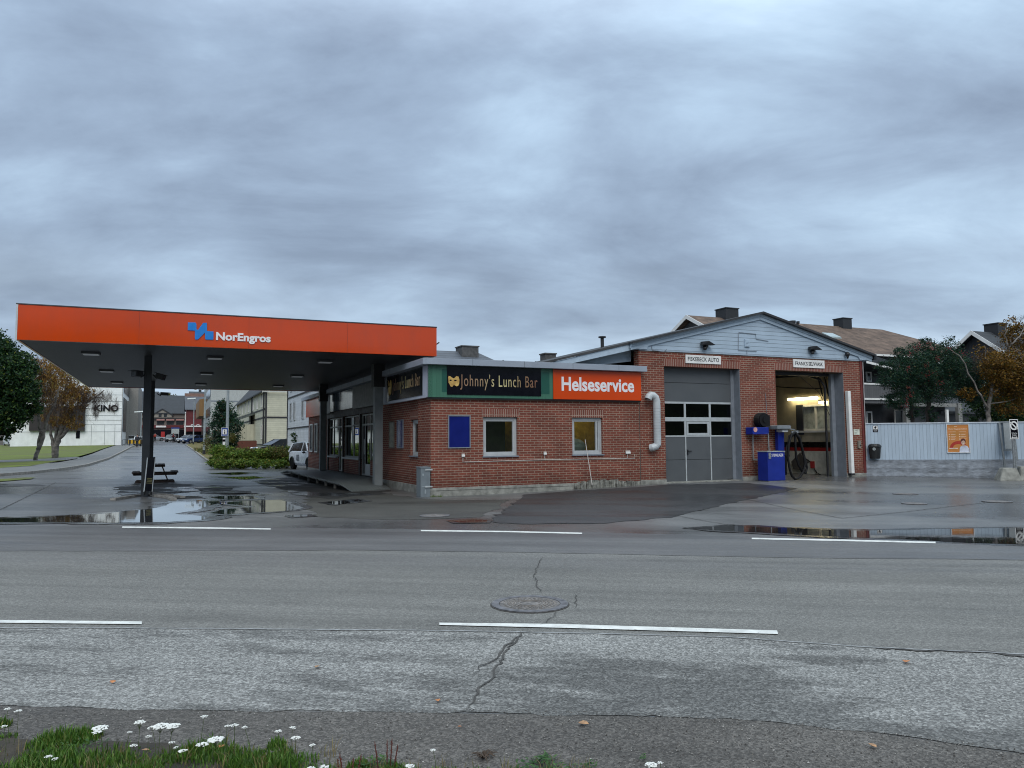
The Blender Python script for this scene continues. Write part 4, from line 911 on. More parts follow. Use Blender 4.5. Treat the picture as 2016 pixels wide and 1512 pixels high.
# vent cover and cable loops on the siding
u, z = FRONT.uz(1468, 676); mb = MB(); mb.fbox(FRONT, u - 0.11, u + 0.11, z - 0.14, z + 0.14, 0.05, 0.10)
for k in range(5): mb.fbox(FRONT, u - 0.09, u + 0.09, z - 0.12 + k * 0.05, z - 0.105 + k * 0.05, 0.10, 0.112)
mb.build('vent_cover', sidetrim, gar, bevel=0.004)
mb = MB()
def cable(pxs, d=0.07, r=0.010): mb.tube([FRONT.p(*FRONT.uz(a, b), d) for a, b in pxs], r, 5)
cable([(1451, 655), (1451, 690), (1487, 692)]); cable([(1453, 655), (1485, 658), (1486, 668), (1510, 672)]); cable([(1280, 682), (1282, 690), (1305, 693), (1310, 688)]); cable([(1468, 690), (1468, 697)])
mb.build('cable', jambgrey, gar)
# bay 1: sectional door
F1 = FRONT.off(-0.34)
mb = MB(); mb.fbox(FRONT, D1[1] - 0.01, D1[1] + 0.0, 0.13, 4.09, -0.298, -0.002)
mb.fbox(FRONT, D1[1] - 0.16, D1[1] - 0.004, 0.13, 4.09, -0.5, -0.30); mb.build('door_jamb', jambgrey, gar)
mb = MB(); mb.fbox(FRONT, D1[1] - 0.02, D1[1] - 0.012, 0.13, 4.09, -0.30, -0.012); mb.build('jamb_lining', jambgrey, gar)
uL = D1[0] + 0.0; uR = F1.uz(1447, 830)[0]
def zr(py): return F1.uz(1352, py)[1]
zs = [zr(952), zr(905), zr(860), zr(791), zr(754), zr(716)]
door = None
mb = MB()
for a, b in ((zs[0], zs[1]), (zs[1], zs[2]), (zs[3], zs[4]), (zs[4], zs[5])): mb.fbox(F1, uL, uR, a + 0.006, b - 0.006, -0.04, 0.0)
door = mb.build('sectional_door', doorgrey, gar, bevel=0.004)
mb = MB(); mb.fbox(F1, uL, uR, zs[0], zs[5], -0.055, -0.042); mb.wall(F1, uL, uR, zs[2] - 0.02, zs[3] + 0.02, [], -0.5, -0.49); 
mb = MB(); mb.fbox(F1, uL, uR, zs[5], 4.09, -0.05, -0.02); mb.fbox(F1, uL, uR, zs[5] + 0.02, zs[5] + 0.06, -0.02, 0.03); mb.build('door_track', blacksteel, door)
c1, c2 = F1.uz(1349, 840)[0], F1.uz(1398, 840)[0]; zm0, zm1 = zr(829.5), zr(821.5)
mb = MB()
mb.fbox(F1, uL, uR, zs[3] - 0.07, zs[3], -0.03, 0.012); mb.fbox(F1, uL, uR, zs[2], zs[2] + 0.05, -0.03, 0.012); mb.fbox(F1, uL, uR, zm0, zm1, -0.03, 0.012)
for c, w in ((uL + 0.02, 0.02), (c1, 0.04), (c2, 0.04), (uR - 0.03, 0.03)): mb.fbox(F1, c - w, c + w, zs[2] + 0.05, zs[3] - 0.07, -0.028, 0.010)
mb.frame(F1, c1 + 0.05, c2 - 0.05, zs[2] + 0.055, zm0 - 0.01, 0.075, -0.025, 0.014)
mb.fbox(F1, c1 - 0.025, c1 + 0.02, zs[0] + 0.06, zs[2], 0.0, 0.016); mb.fbox(F1, c2 - 0.02, c2 + 0.025, zs[0] + 0.06, zs[2], 0.0, 0.016)
mb.build('window_band', alu, door, bevel=0.003)
for a, b in ((uL + .03, c1 - .03), (c1 + .03, c2 - .03), (c2 + .03, uR - .04)):
    for c, d in ((zs[2] + .04, zm0 + .01), (zm1 - .01, zs[3] - .05)):
        mb = MB(); mb.fbox(F1, a, b, c, d, -0.02, -0.014); mb.build('pane', glassd, door)
mb = MB(); h = F1.uz(1353, 888); mb.fbox(F1, h[0] - 0.02, h[0] + 0.03, h[1] - 0.13, h[1] + 0.05, 0.0, 0.03); mb.tube([F1.p(h[0], h[1], 0.05), F1.p(h[0] + 0.16, h[1], 0.05)], 0.016); mb.build('handle', blacksteel, door)
mb = MB(); q = F1.uz(1443, 944); mb.fbox(F1, q[0] - 0.24, q[0], q[1] - 0.02, q[1] + 0.03, 0.0, 0.008); mb.build('name_plate', signblack, door)
# workshop behind bay 1
bay = mat('bay_dark_wall', (0.05, 0.05, 0.055), 0.8, var=0.3); bayc = mat('bay_plaster', (0.55, 0.49, 0.36), 0.75, var=0.12, vscale=2, dirt=0.25); bayw = mat('bay_white_panel', (0.62, 0.62, 0.55), 0.4, var=0.1, dirt=0.2)
mb = MB(); mb.box(7.7, 7.8, 0.302, 8, 0.0, 4.5); mb.box(7.8, 12.3, 6.0, 6.1, 0.0, 4.5); mb.box(12.3, 12.4, 0.302, 8, 0.0, 4.5); mb.build('workshop_wall', bay, gar)
mb = MB(); mb.box(7.6, 17.3, 0.302, 13.7, 4.50, 4.6); mb.build('bay_ceiling', bayc, gar)
mb = MB(); mb.box(7.6, 17.3, 0.0, 13.7, 0.02, 0.10); mb.build('bay_floor', mat('wet_floor', (0.10, 0.10, 0.095), 0.25, var=0.2, vscale=2), gar)
mb = MB(); mb.box(17.20, 17.295, 0.302, 1.2, 1.45, 4.5); mb.box(17.20, 17.295, 3.0, 9, 1.45, 4.5); mb.box(17.2, 17.295, 1.2, 3.0, 1.45, 1.92); mb.box(17.2, 17.295, 1.2, 3.0, 2.98, 4.5); mb.box(12.41, 17.2, 8.9, 9.0, 0.1, 4.5); mb.box(12.41, 12.5, 0.302, 8.9, 0.1, 4.5); mb.build('wash_bay_wall', bayc, gar)
mb = MB(); mb.box(17.15, 17.295, 0.302, 8.9, 0.14, 1.08); mb.build('wall_cladding', bayw, gar)
mb = MB(); mb.box(17.14, 17.295, 0.302, 8.9, 1.225, 1.449); mb.build('black_stripe', mat('stripe_black', (0.006, 0.006, 0.008), 0.3), gar)
mb = MB(); mb.box(17.145, 17.295, 0.302, 8.9, 1.081, 1.224); mb.build('red_stripe', mat('stripe_red', (0.33, 0.02, 0.02), 0.4), gar)
IW = Frame((17.20, 0, 0), (0, 1, 0), (-1, 0, 0))
fr_ = MB(); fr_.frame(IW, 1.2, 3.0, 1.92, 2.98, 0.07, -0.2, 0.03); fr_.fbox(IW, 2.0, 2.05, 2.0, 2.9, -0.1, 0.0); fr_.fbox(IW, 1.15, 3.05, 1.84, 1.92, -0.1, 0.12); w_ = fr_.build('window', whitep, gar)
mb = MB(); mb.fbox(IW, 1.25, 2.95, 1.97, 2.93, -0.13, -0.12); mb.build('pane', mat('frosted_pane', (0.50, 0.55, 0.56), 0.3), w_)
mb = MB(); mb.fbox(IW, 2.62, 2.98, 1.75, 3.0, 0.04, 0.09); mb.build('curtain', mat('curtain_dark', (0.03, 0.035, 0.05), 0.8), w_)
# jamb right of bay 2, black seal
mb = MB(); mb.fbox(FRONT, D2[1] - 0.012, D2[1] - 0.002, 0.11, 4.11, -0.5, -0.004); mb.fbox(FRONT, D2[1] - 0.2, D2[1] - 0.02, 0.11, 4.11, -0.55, -0.42); mb.build('door_jamb', jambgrey, gar)
mb = MB(); mb.tube([(16.3, 0.62, 0.12), (16.3, 0.62, 3.6), (16.2, 0.75, 3.9), (15.9, 1.2, 4.1), (15.6, 4.5, 4.15)], 0.045, 8); mb.tube([(13.4, 0.62, 0.12), (13.4, 0.62, 3.6), (13.5, 0.75, 3.9), (13.7, 1.2, 4.1), (13.7, 4.5, 4.15)], 0.045, 8)
mb.box(13.3, 16.4, 0.5, 0.6, 4.0, 4.12); mb.beam((13.3, 1.0, 4.16), (16.4, 1.0, 4.16), 0.06, 0.06); mb.beam((13.3, 2.6, 4.16), (16.6, 2.6, 4.16), 0.05, 0.05); mb.build('door_track', blacksteel, gar)
mb = MB(); mb.tube([(16.9, 4.3, 3.9), (16.2, 2.5, 3.7), (17.0, 1.4, 3.6)], 0.025, 6); mb.tube([(16.9, 1.6, 4.45), (17.1, 1.5, 3.3)], 0.03); mb.tube([(16.9, 1.25, 4.45), (17.1, 1.2, 3.3), (17.15, 1.05, 3.2)], 0.03); mb.tube([(15.2, 1.2, 4.3), (16.4, 1.0, 3.4), (17.1, 0.75, 1.7), (17.1, 0.7, 0.9)], 0.012, 5); mb.tube([(17.12, 2.75, 1.8), (17.1, 2.7, 0.5)], 0.012, 5); mb.build('pipework', blacksteel, gar)
# fluorescent fittings, lit
tubem = mat('lit_tube', (0.9, 0.85, 0.7), 0.5, emit=(1.0, 0.86, 0.50), estr=6.0)
for (x, y0, y1, z, lb) in ((17.05, 1.75, 3.30, 3.25, 'long lit fluorescent fitting inside the open wash bay'), (17.05, 1.28, 1.62, 3.05, 'short lit fluorescent fitting above the window inside the wash bay')):
    t = thing('fluorescent_lamp', lb, 'lamp', (x, (y0 + y1) / 2, z), 'lamps in the wash bay')
    mb = MB(); mb.box(x - 0.10, x + 0.10, y0, y1, z + 0.05, z + 0.09); mb.build('housing', whitep, t)
    mb = MB(); mb.box(x - 0.09, x + 0.09, y0 + 0.02, y1 - 0.02, z - 0.05, z + 0.049); mb.build('diffuser', tubem, t, bevel=0.02)
t = thing('wall_reel', 'dark square tool holder hung diagonally on the wash bay wall', 'tool holder', (17.1, 2.6, 0.4)); mb = MB()
mb.prism([IW.p(*q, 0.06) for q in ((2.75, 1.0), (3.25, 0.62), (3.15, 0.32), (2.75, 0.28), (2.4, 0.62))], IW.N * 0.12); mb.build('holder', mat('dark_holder', (0.07, 0.065, 0.06), 0.6), t)
t = thing('wash_lance', 'red handled wash lance hanging low on the wash bay wall', 'wash lance', (17.0, 2.0, 0.4)); mb = MB(); mb.tube([IW.p(2.6, .80, .08), IW.p(2.25, .62, .1), IW.p(2.15, .5, .1)], 0.02); mb.tube([IW.p(2.1, .4, .1), IW.p(1.95, .2, .1), IW.p(1.7, .12, .12)], 0.02); mb.build('hose', rubber, t)
mb = MB(); mb.fbox(IW, 2.08, 2.26, 0.38, 0.66, 0.06, 0.12); mb.build('grip', mat('grip_red', (0.35, 0.03, 0.03), 0.5), t)

# signs over the bays
def plate(px0, py0, px1, py1, s, label, name):
    u0, z1 = FRONT.uz(px0, py0, 0.05); u1, z0 = FRONT.uz(px1, py1, 0.05)
    t = thing(name, label, 'sign', FRONT.p((u0 + u1) / 2, z0, 0)); mb = MB(); mb.fbox(FRONT, u0, u1, z0, z1, 0.008, 0.045); mb.build('plate', whitep, t, bevel=0.004)
    hh = z1 - z0; ww = u1 - u0; text(s, FRONT, u0 + ww * .06, u1 - ww * .06, z0 + hh * .27, z0 + hh * .75, 0.046, signblack, t, bold=0.007, depth=0.004)
plate(1350, 698, 1420, 717.5, 'FISKEBECK AUTO', 'white plate reading FISKEBECK AUTO above the closed grey door', 'garage_sign')
plate(1562, 707, 1624, 725.5, "FRANK'S SELVVASK", "white plate reading FRANK'S SELVVASK above the open wash bay", 'car_wash_sign')
def floodlight(px, py, label):
    u, z = FRONT.uz(px, py, 0.1); t = thing('floodlight', label, 'floodlight', FRONT.p(u, z - 0.1, 0.06), 'floodlights on the gable')
    mb = MB(); mb.tube([FRONT.p(u, z - .02, .05), FRONT.p(u, z - .02, .22)], 0.05); mb.build('bracket', blacksteel, t)
    mb = MB(); c = FRONT.p(u, z + 0.05, 0.22); mb.hexa([c + V(q) for q in ((-.24, -.05, -.04), (.30, -.10, -.03), (.26, .12, -.03), (-.2, .12, -.04), (-.22, -.05, .08), (.02, -.10, .10), (.02, .12, .10), (-.2, .12, .08))]); mb.build('lamp_head', blacksteel, t, bevel=0.01)
    mb = MB(); mb.blob(FRONT.p(u - 0.05, z - 0.09, 0.16), (0.08, 0.07, 0.07)); mb.build('sensor', blacksteel, t, smooth=True)
floodlight(1388, 681, 'small black floodlight on the siding above the FISKEBECK AUTO plate'); floodlight(1599, 690, "small black floodlight on the siding above the FRANK'S SELVVASK plate")
u, z = FRONT.uz(1667, 699, 0.1); t = thing('security_camera', 'black dome camera under the right end of the gable', 'camera', FRONT.p(u, z, 0.05))
mb = MB(); mb.tube([FRONT.p(u + .10, z - .12, .05), FRONT.p(u + .08, z + .02, .12), FRONT.p(u, z + .03, .16)], 0.028); mb.build('arm', blacksteel, t); mb = MB(); mb.blob(FRONT.p(u - 0.05, z + 0.02, 0.18), 0.095); mb.build('dome', blacksteel, t, smooth=True)
# curved extract duct
t = thing('extract_duct', 'pale curved ventilation duct on the brick between sign and grey garage door', 'duct', FRONT.p(8.0, 1.2, 0))
def DP(px, py, d=0.22): return FRONT.p(*FRONT.uz(px, py, d), d)
arc = [DP(1275.5, 786), DP(1277.5, 781), DP(1281, 778), DP(1286, 779), DP(1290.5, 783), DP(1292.5, 791), DP(1293, 805)]
mb = MB(); mb.tube(arc, 0.125, 16); mb.tube([DP(1293, 805), DP(1294.3, 866)], 0.122, 16); mb.build('pipe', duct, t, smooth=False)
mb = MB(); a, b = DP(1294.3, 866), DP(1294.4, 875); mb.tube([a, b, FRONT.p((b.x - .05), b.z - .06, 0.20), FRONT.p(b.x - 0.16, b.z - 0.10, 0.16), FRONT.p(b.x - 0.2, b.z - 0.11, 0.10)], 0.122, 16); mb.build('elbow', duct, t)
mb = MB()
for k in range(12):
    a = DP(1293, 805).lerp(DP(1294.3, 866), k / 11); mb.tube([a, a + V((0, 0, 0.012))], 0.126, 16)
mb.build('joint_ring', mat('duct_ring', (0.40, 0.43, 0.45), 0.5), t)
mb = MB(); mb.tube([DP(1299, 876, 0.0), DP(1299, 876, 0.16)], 0.05); mb.build('bracket', plasticb, t)
mb = MB(); mb.tube([arc[0] + V((0, 0, 0.004)), arc[0] - V((0, 0, 0.004))], 0.108, 16); mb.build('opening', plasticb, t)

# yellow-white guard tube, notice and switch right of the wash bay
a, b = FRONT.uz(1669, 770, 0.12), FRONT.uz(1677, 932, 0.12)
t = thing('guard_pole', 'tall white slightly leaning guard pole on the brick right of the wash bay', 'pole', FRONT.p(b[0], b[1], 0.12)); mb = MB(); mb.beam(FRONT.p(b[0], b[1], 0.12), FRONT.p(a[0], a[1], 0.12), 0.155, 0.15, up=V((1, 0, 0))); mb.build('pole', whitep, t, bevel=0.02)
mb = MB(); mb.fbox(FRONT, b[0] - 0.1, b[0] + 0.1, b[1] - 0.06, b[1] - 0.002, 0.03, 0.18); mb.build('foot', blacksteel, t)
a, b = FRONT.uz(1680, 845), FRONT.uz(1692, 856); t = thing('paper_notice', 'small white notice with dark print on the brick beside the red corner board', 'notice', FRONT.p(a[0], b[1], 0)); mb = MB(); mb.fbox(FRONT, a[0], b[0], b[1], a[1], 0.003, 0.012); mb.build('sheet', mat('notice_cream', (0.62, 0.64, 0.55), 0.6), t)
text('PORT', FRONT, a[0] + .07, b[0] - .09, b[1] + .15, b[1] + .20, 0.0125, mat('print_grey', (0.12, 0.13, 0.12), 0.6), t, depth=0.002); text('LYS', FRONT, a[0] + .05, b[0] - .16, b[1] + .05, b[1] + .10, 0.0125, M['print_grey'], t, depth=0.002)
a = FRONT.uz(1690, 874); t = thing('key_switch', 'small grey switch box on the brick below the white notice', 'switch', FRONT.p(a[0], a[1] - .15, 0)); mb = MB(); mb.fbox(FRONT, a[0] - .07, a[0] + .07, a[1] - .16, a[1] + .12, 0.003, 0.07); mb.build('box', mat('switch_grey', (0.25, 0.22, 0.18), 0.6), t, bevel=0.01); mb = MB(); mb.tube([FRONT.p(a[0] + .02, a[1] - .06, .07), FRONT.p(a[0] + .02, a[1] - .06, .085)], 0.025); mb.build('keyhole', plasticb, t)

# ------------------------------------------------------------------ vacuum station between the bays
gv = 0.12
t = thing('vacuum_cleaner', 'blue coin vacuum cleaner cabinet with grey top between the two bays', 'vacuum cleaner', (13.0, -0.55, gv))
Fv = FRONT.off(0.9)
a, b = Fv.uz(1511, 890), Fv.uz(1548, 951)
mb = MB(); mb.fbox(Fv, a[0], b[0] - 0.03, gv + 0.03, a[1], -0.50, 0.0); cb = mb.build('cabinet', blue, t, bevel=0.012)
mb = MB(); mb.fbox(Fv, a[0] - 0.015, b[0] - 0.02, a[1] + 0.002, a[1] + 0.03, -0.52, 0.015); mb.build('cabinet_top', mat('zinc_top', (0.35, 0.38, 0.38), 0.5), t)
ww = b[0] - a[0]; q0 = Fv.uz(1519, 893.5); q1 = Fv.uz(1542, 898.5); text('STØVSUGER', Fv, q0[0], q1[0], q1[1], q0[1], 0.002, letterw, cb, depth=0.003, bold=0.01)
mb = MB(); q = Fv.uz(1515, 897); mb.fbox(Fv, q[0] - .05, q[0] + .05, q[1] - .11, q[1] + .1, 0.0015, 0.02); mb.build('coin_slot', galv, cb)
mb = MB(); mb.fbox(Fv, a[0] + .02, b[0] - .06, gv, gv + .03, -0.48, -0.02); mb.build('foot_rail', concrete, t)
c0, c1_ = FRONT.uz(1530.5, 846, 0.25), FRONT.uz(1544, 890, 0.25)
t = thing('vacuum_column', 'slim blue column with grey arm and black hose behind the vacuum cabinet', 'vacuum column', FRONT.p(c0[0], gv, 0.25))
mb = MB(); mb.fbox(FRONT, c0[0], c1_[0], gv, c0[1], 0.12, 0.27); mb.build('column', blue, t, bevel=0.01)
mb = MB(); q = FRONT.uz(1537, 842, 0.4); mb.fbox(FRONT, q[0] - 0.34, q[0] + 0.30, q[1] - 0.06, q[1] + 0.08, 0.05, 0.6); mb.build('top_cover', mat('cover_grey', (0.19, 0.21, 0.23), 0.5), t, bevel=0.03)
mb = MB(); mb.fbox(FRONT, q[0] - 0.02, q[0] + 0.26, q[1] - 0.16, q[1] - 0.062, 0.2, 0.5); mb.build('lamp', mat('lamp_white', (0.7, 0.72, 0.72), 0.4), t, bevel=0.02)
t = thing('vacuum_hose', 'long black vacuum hose hanging in loops in front of the wash bay opening', 'hose', FRONT.p(14.0, gv, 0.6))
mb = MB()
def HP(px, py, d): return FRONT.p(*FRONT.uz(px, py, d), d)
mb.tube([HP(*q, 0.55) for q in ((1566, 851), (1558, 856), (1553, 875), (1551, 900), (1555, 925), (1559, 937), (1566, 944), (1574, 940), (1582, 928), (1585, 912), (1580, 885), (1574, 862), (1566, 851))], 0.042, 10)
mb.tube([HP(*q, 0.42) for q in ((1564, 852), (1571, 860), (1578, 880), (1585, 905), (1589, 920), (1586, 932), (1579, 928), (1572, 915), (1567, 900), (1566, 875), (1565, 853))], 0.042, 10)
mb.tube([HP(*q, 0.48) for q in ((1565, 852), (1556, 862), (1549, 880), (1547, 905), (1547, 935))], 0.04, 10)
mb.tube([HP(*q, 0.50) for q in ((1564, 853), (1553, 858), (1551, 880), (1553, 898), (1545, 896))], 0.03, 10)
mb.build('hose', rubber, t, smooth=True)
mb = MB(); mb.beam(HP(1558, 851, 0.5), HP(1571, 850, 0.5), 0.05, 0.09); mb.tube([HP(1565, 851, 0.5), HP(1565, 846, 0.2), HP(1545, 844, 0.2)], 0.02); mb.build('hook', galv, t)
# hose reel rack on the wall
t = thing('compressor_rack', 'grey wall rack with blue box holding a black compressor above the vacuum cabinet', 'rack', FRONT.p(12.4, 1.0, 0))
mb = MB(); mb.tube([HP(1483, 905, .1), HP(1482, 853, .1), HP(1482, 853, .4), HP(1512.5, 853, .4), HP(1514, 889, .4)], 0.022, 8); mb.tube([HP(1482, 853, .1), HP(1512.5, 853, .1), HP(1514, 889, .1)], 0.022); mb.tube([HP(1483, 905, .1), HP(1497, 906, .1)], 0.022); mb.build('rack_frame', galv, t)
q0, q1 = FRONT.uz(1481, 841, .4), FRONT.uz(1513, 855, .4); mb = MB(); mb.fbox(FRONT, q0[0], q1[0], q1[1], q0[1], 0.06, 0.42); bx = mb.build('control_box', blue, t, bevel=0.01)
mb = MB(); q = FRONT.uz(1487, 846, .42); mb.fpoly(FRONT, [(q[0] + .085 * cos(2 * pi * k / 20), q[1] + .085 * sin(2 * pi * k / 20)) for k in range(20)], 0.42, 0.43); mb.build('sticker', mat('sticker_pink', (0.62, 0.33, 0.28), 0.5), bx)
q0, q1 = FRONT.uz(1490, 815, .3), FRONT.uz(1514, 839, .3); cx_, cz_ = (q0[0] + q1[0]) / 2, (q0[1] + q1[1]) / 2
mb = MB(); mb.tube([FRONT.p(cx_, cz_, 0.08), FRONT.p(cx_, cz_, 0.40)], 0.235, 20); mb.tube([FRONT.p(cx_, cz_, 0.401), FRONT.p(cx_, cz_, 0.43)], 0.10, 14); mb.fbox(FRONT, cx_ - .02, cx_ + .25, q1[1], q0[1] - .04, 0.1, 0.38)
for k in range(5): mb.tube([FRONT.p(cx_ + .245 * cos(2 * pi * j / 20), cz_ + .245 * sin(2 * pi * j / 20), 0.12 + k * 0.05) for j in range(21)], 0.02, 6)
mb.build('air_reel', rubber, t)
mb = MB(); mb.tube([HP(1507, 775, .02), HP(1510, 815, .02)], 0.010, 5); mb.build('cable', jambgrey, t)

# ================================================================== forecourt canopy
can = thing('forecourt_canopy', 'flat forecourt canopy with a glossy orange fascia on dark steel columns', 'canopy', (-5, 10.5, 0))
X0, X1, Y0, Y1, Z0, Z1 = -10.61, 0.61, 1.27, 19.85, 4.27, 5.18
mb = MB(); mb.box(X0, X1, Y0, Y0 + 0.06, Z0, Z1); mb.box(X0, X0 + 0.06, Y0 + 0.062, Y1, Z0, Z1); mb.box(X1 - 0.06, X1, Y0 + 0.062, Y1, Z0, Z1); mb.box(X0 + .062, X1 - .062, Y1 - 0.06, Y1, Z0, Z1); mb.build('fascia', orange, can, bevel=0.008)
mb = MB()
for x in (-7.8, -5.0, -2.2): mb.box(x, x + 0.006, Y0 - 0.003, Y0 - 0.0005, Z0 + 0.01, Z1 - 0.01)
mb.each('panel_joint', mat('joint_orange', (0.22, 0.02, 0.004), 0.6), can)
mb = MB(); mb.box(X0 + 0.062, X1 - 0.062, Y0 + 0.062, Y1 - 0.062, Z0 + 0.02, Z0 + 0.08); mb.build('soffit', soffit, can)
mb = MB(); mb.box(X0 + 0.062, X1 - 0.062, Y0 + 0.062, Y1 - 0.062, Z1 - 0.30, Z1 - 0.22); mb.build('roof', rooftop, can)
mb = MB(); mb.box(X0 - 0.012, X1 + 0.012, Y0 - 0.012, Y0 + 0.09, Z1 + 0.001, Z1 + 0.028); mb.box(X0 - 0.012, X0 + 0.09, Y0 + 0.09, Y1, Z1 + 0.001, Z1 + 0.028); mb.box(X1 - 0.09, X1 + 0.012, Y0 + 0.09, Y1, Z1 + 0.001, Z1 + 0.028); mb.build('edge_trim', mat('edge_trim_dark', (0.05, 0.05, 0.055), 0.4), can)
mb = MB(); mb.box(X0 - 0.006, X0 + 0.035, Y0 - 0.006, Y0 + 0.02, Z0 - 0.004, Z1); mb.build('corner_trim', alu, can)
dl = mat('downlight_diffuser', (0.5, 0.52, 0.52), 0.4, emit=(0.8, 0.9, 1.0), estr=0.03)
for x in (-9.15, -5.75, -2.35):
    for y in (4.0, 10.05, 16.0):
        mb = MB(); mb.box(x - 0.24, x + 0.24, y - 0.24, y + 0.24, Z0 - 0.035, Z0 + 0.018); f = mb.build('downlight', mat('downlight_rim', (0.06, 0.065, 0.07), 0.5), can)
        mb = MB(); mb.box(x - 0.2, x + 0.2, y - 0.2, y + 0.2, Z0 - 0.048, Z0 - 0.036); mb.build('diffuser', dl, f)
def ibeam(x, y, w, dd, z0, z1):
    m = MB(); m.box(x - w / 2, x + w / 2, y - dd / 2, y - dd / 2 + 0.02, z0, z1); m.box(x - w / 2, x + w / 2, y + dd / 2 - 0.02, y + dd / 2, z0, z1); m.box(x - 0.012, x + 0.012, y - dd / 2 + 0.02, y + dd / 2 - 0.02, z0, z1); return m
for (x, y) in ((-7.64, 4.55), (-7.72, 15.2)):
    m = ibeam(x, y, 0.21 if y < 9 else 0.19, 0.17, 0.0, Z0 + 0.02); c = m.build('column', darkst, can)
    mb = MB(); mb.box(x - 0.2, x + 0.2, y - 0.2, y + 0.2, 0.0, 0.02); mb.build('base_plate', darkst, c)
for (x, y) in ((-0.41, 4.62), (-0.41, 15.0)):
    mb = MB(); mb.box(x - 0.14, x + 0.14, y - 0.14, y + 0.14, 0.1, 3.50); c = mb.build('column', greypaint, can)
    mb = MB(); mb.box(x - 0.19, x + 0.19, y - 0.19, y + 0.19, 3.501, Z0 + 0.02); mb.build('column_head', blacksteel, c)
mb = MB(); mb.tube([(0.61, 1.6, 4.72), (0.72, 1.6, 4.70), (0.80, 1.58, 4.76)], 0.02); mb.build('outlet', blacksteel, can)
CF = Frame((0, Y0, 0), (1, 0, 0), (0, -1, 0))
t = thing('canopy_logo_sign', 'raised blue zigzag emblem and pale NorEngros lettering on the orange canopy fascia', 'sign', CF.p(-5.2, 4.4, 0))
def cpt(zx, zy): return CF.uz(360 + zx / 10.08, 620 + zy / 10.08)
lp = [(100, 150), (240, 150), (268, 190), (285, 295), (395, 160), (475, 160), (470, 325), (605, 330), (605, 490), (450, 492), (440, 400), (300, 485), (245, 485), (240, 312), (100, 305)]
lp = [(100, 150), (245, 150), (268, 180), (270, 285), (300, 300), (400, 158), (475, 158), (478, 320), (608, 330), (605, 492), (455, 490), (440, 470), (440, 350), (300, 488), (250, 490), (238, 470), (240, 312), (98, 305)]
mb = MB(); mb.fpoly(CF, [cpt(*q) for q in lp], 0.004, 0.022); mb.build('emblem', mat('logo_blue', (0.005, 0.20, 0.62), 0.4, var=0.03), t)
q0, q1, q2_ = cpt(660, 340), cpt(1740, 550), cpt(1350, 578)
text('NorEngros', CF, q0[0], q1[0], q2_[1], q0[1], 0.004, letterw, t, bold=0.035, depth=0.02)

# camera / floods on the canopy columns
def cctv(base, tip, label, flood=False, grp=None, name='security_camera'):
    base, tip = V(base), V(tip); t = thing(name, label, 'camera' if not flood else 'floodlight', base, grp); mid = base.lerp(tip, 0.35)
    mb = MB(); mb.tube([base, mid - V((0, 0, 0.08)), mid], 0.022); mb.build('arm', blacksteel, t)
    mb = MB(); mb.beam(mid, tip, 0.13 if not flood else 0.28, 0.12 if not flood else 0.16); mb.build('housing', blacksteel, t, bevel=0.01)
    mb = MB(); d = (tip - mid).normalized(); mb.beam(mid - d * 0.02 + V((0, 0, 0.07 if not flood else .09)), tip + d * 0.08 + V((0, 0, 0.07 if not flood else .09)), 0.16 if not flood else .30, 0.015); mb.build('hood', blacksteel, t)
cctv((-7.72, 4.4, 3.7), (-8.02, 4.2, 3.72), 'black floodlight on the left side of the front canopy column', True, 'floodlights on the canopy column', 'floodlight')
cctv((-7.50, 4.4, 3.72), (-7.18, 4.3, 3.62), 'black floodlight angled down on the right side of the front canopy column', True, 'floodlights on the canopy column', 'floodlight')
cctv((-7.54, 15.1, 3.75), (-7.10, 14.9, 3.72), 'black security camera on the rear canopy column, against the sky')
# ramp deck in front of the doors
t = thing('timber_ramp', 'low grey timber platform with a ramp in front of the shop doors', 'ramp', (-0.9, 9, 0))
mb = MB(); dz_ = 0.25
mb.prism([(-1.83, 4.2, dz_ - 0.05), (-0.02, 6.6, dz_ - 0.05), (-0.02, 16.6, dz_ - 0.05), (-1.80, 16.6, dz_ - 0.05)], (0, 0, 0.05)); mb.build('platform', deckm, t)
mb = MB(); A, B, C_, D_ = V((-1.83, 4.19, 0.25)), V((-0.02, 6.59, 0.25)), V((-0.15, 3.95, 0.03)), V((-1.60, 3.25, 0.03)); mb.hexa([q - V((0, 0, .03)) for q in (A, D_, C_, B)] + [A, D_, C_, B]); mb.build('ramp_plate', deckm, t)
mb = MB()
for y in (5.3, 7.0, 8.8, 10.8, 13.2, 15.6): mb.box(-1.76, -1.68, y, y + 0.08, 0.0, 0.199)
mb.box(-1.70, -1.66, 4.6, 16.5, 0.13, 0.198); mb.each('support', mat('ramp_support', (0.22, 0.21, 0.19), 0.8), t)
mb = MB(); mb.prism([(-1.80, 16.61, 0.2), (-0.1, 16.61, 0.2), (-0.1, 19.0, 0.02), (-1.80, 19.0, 0.02)], (0, 0, 0.045)); mb.build('far_ramp_plate', deckm, t)

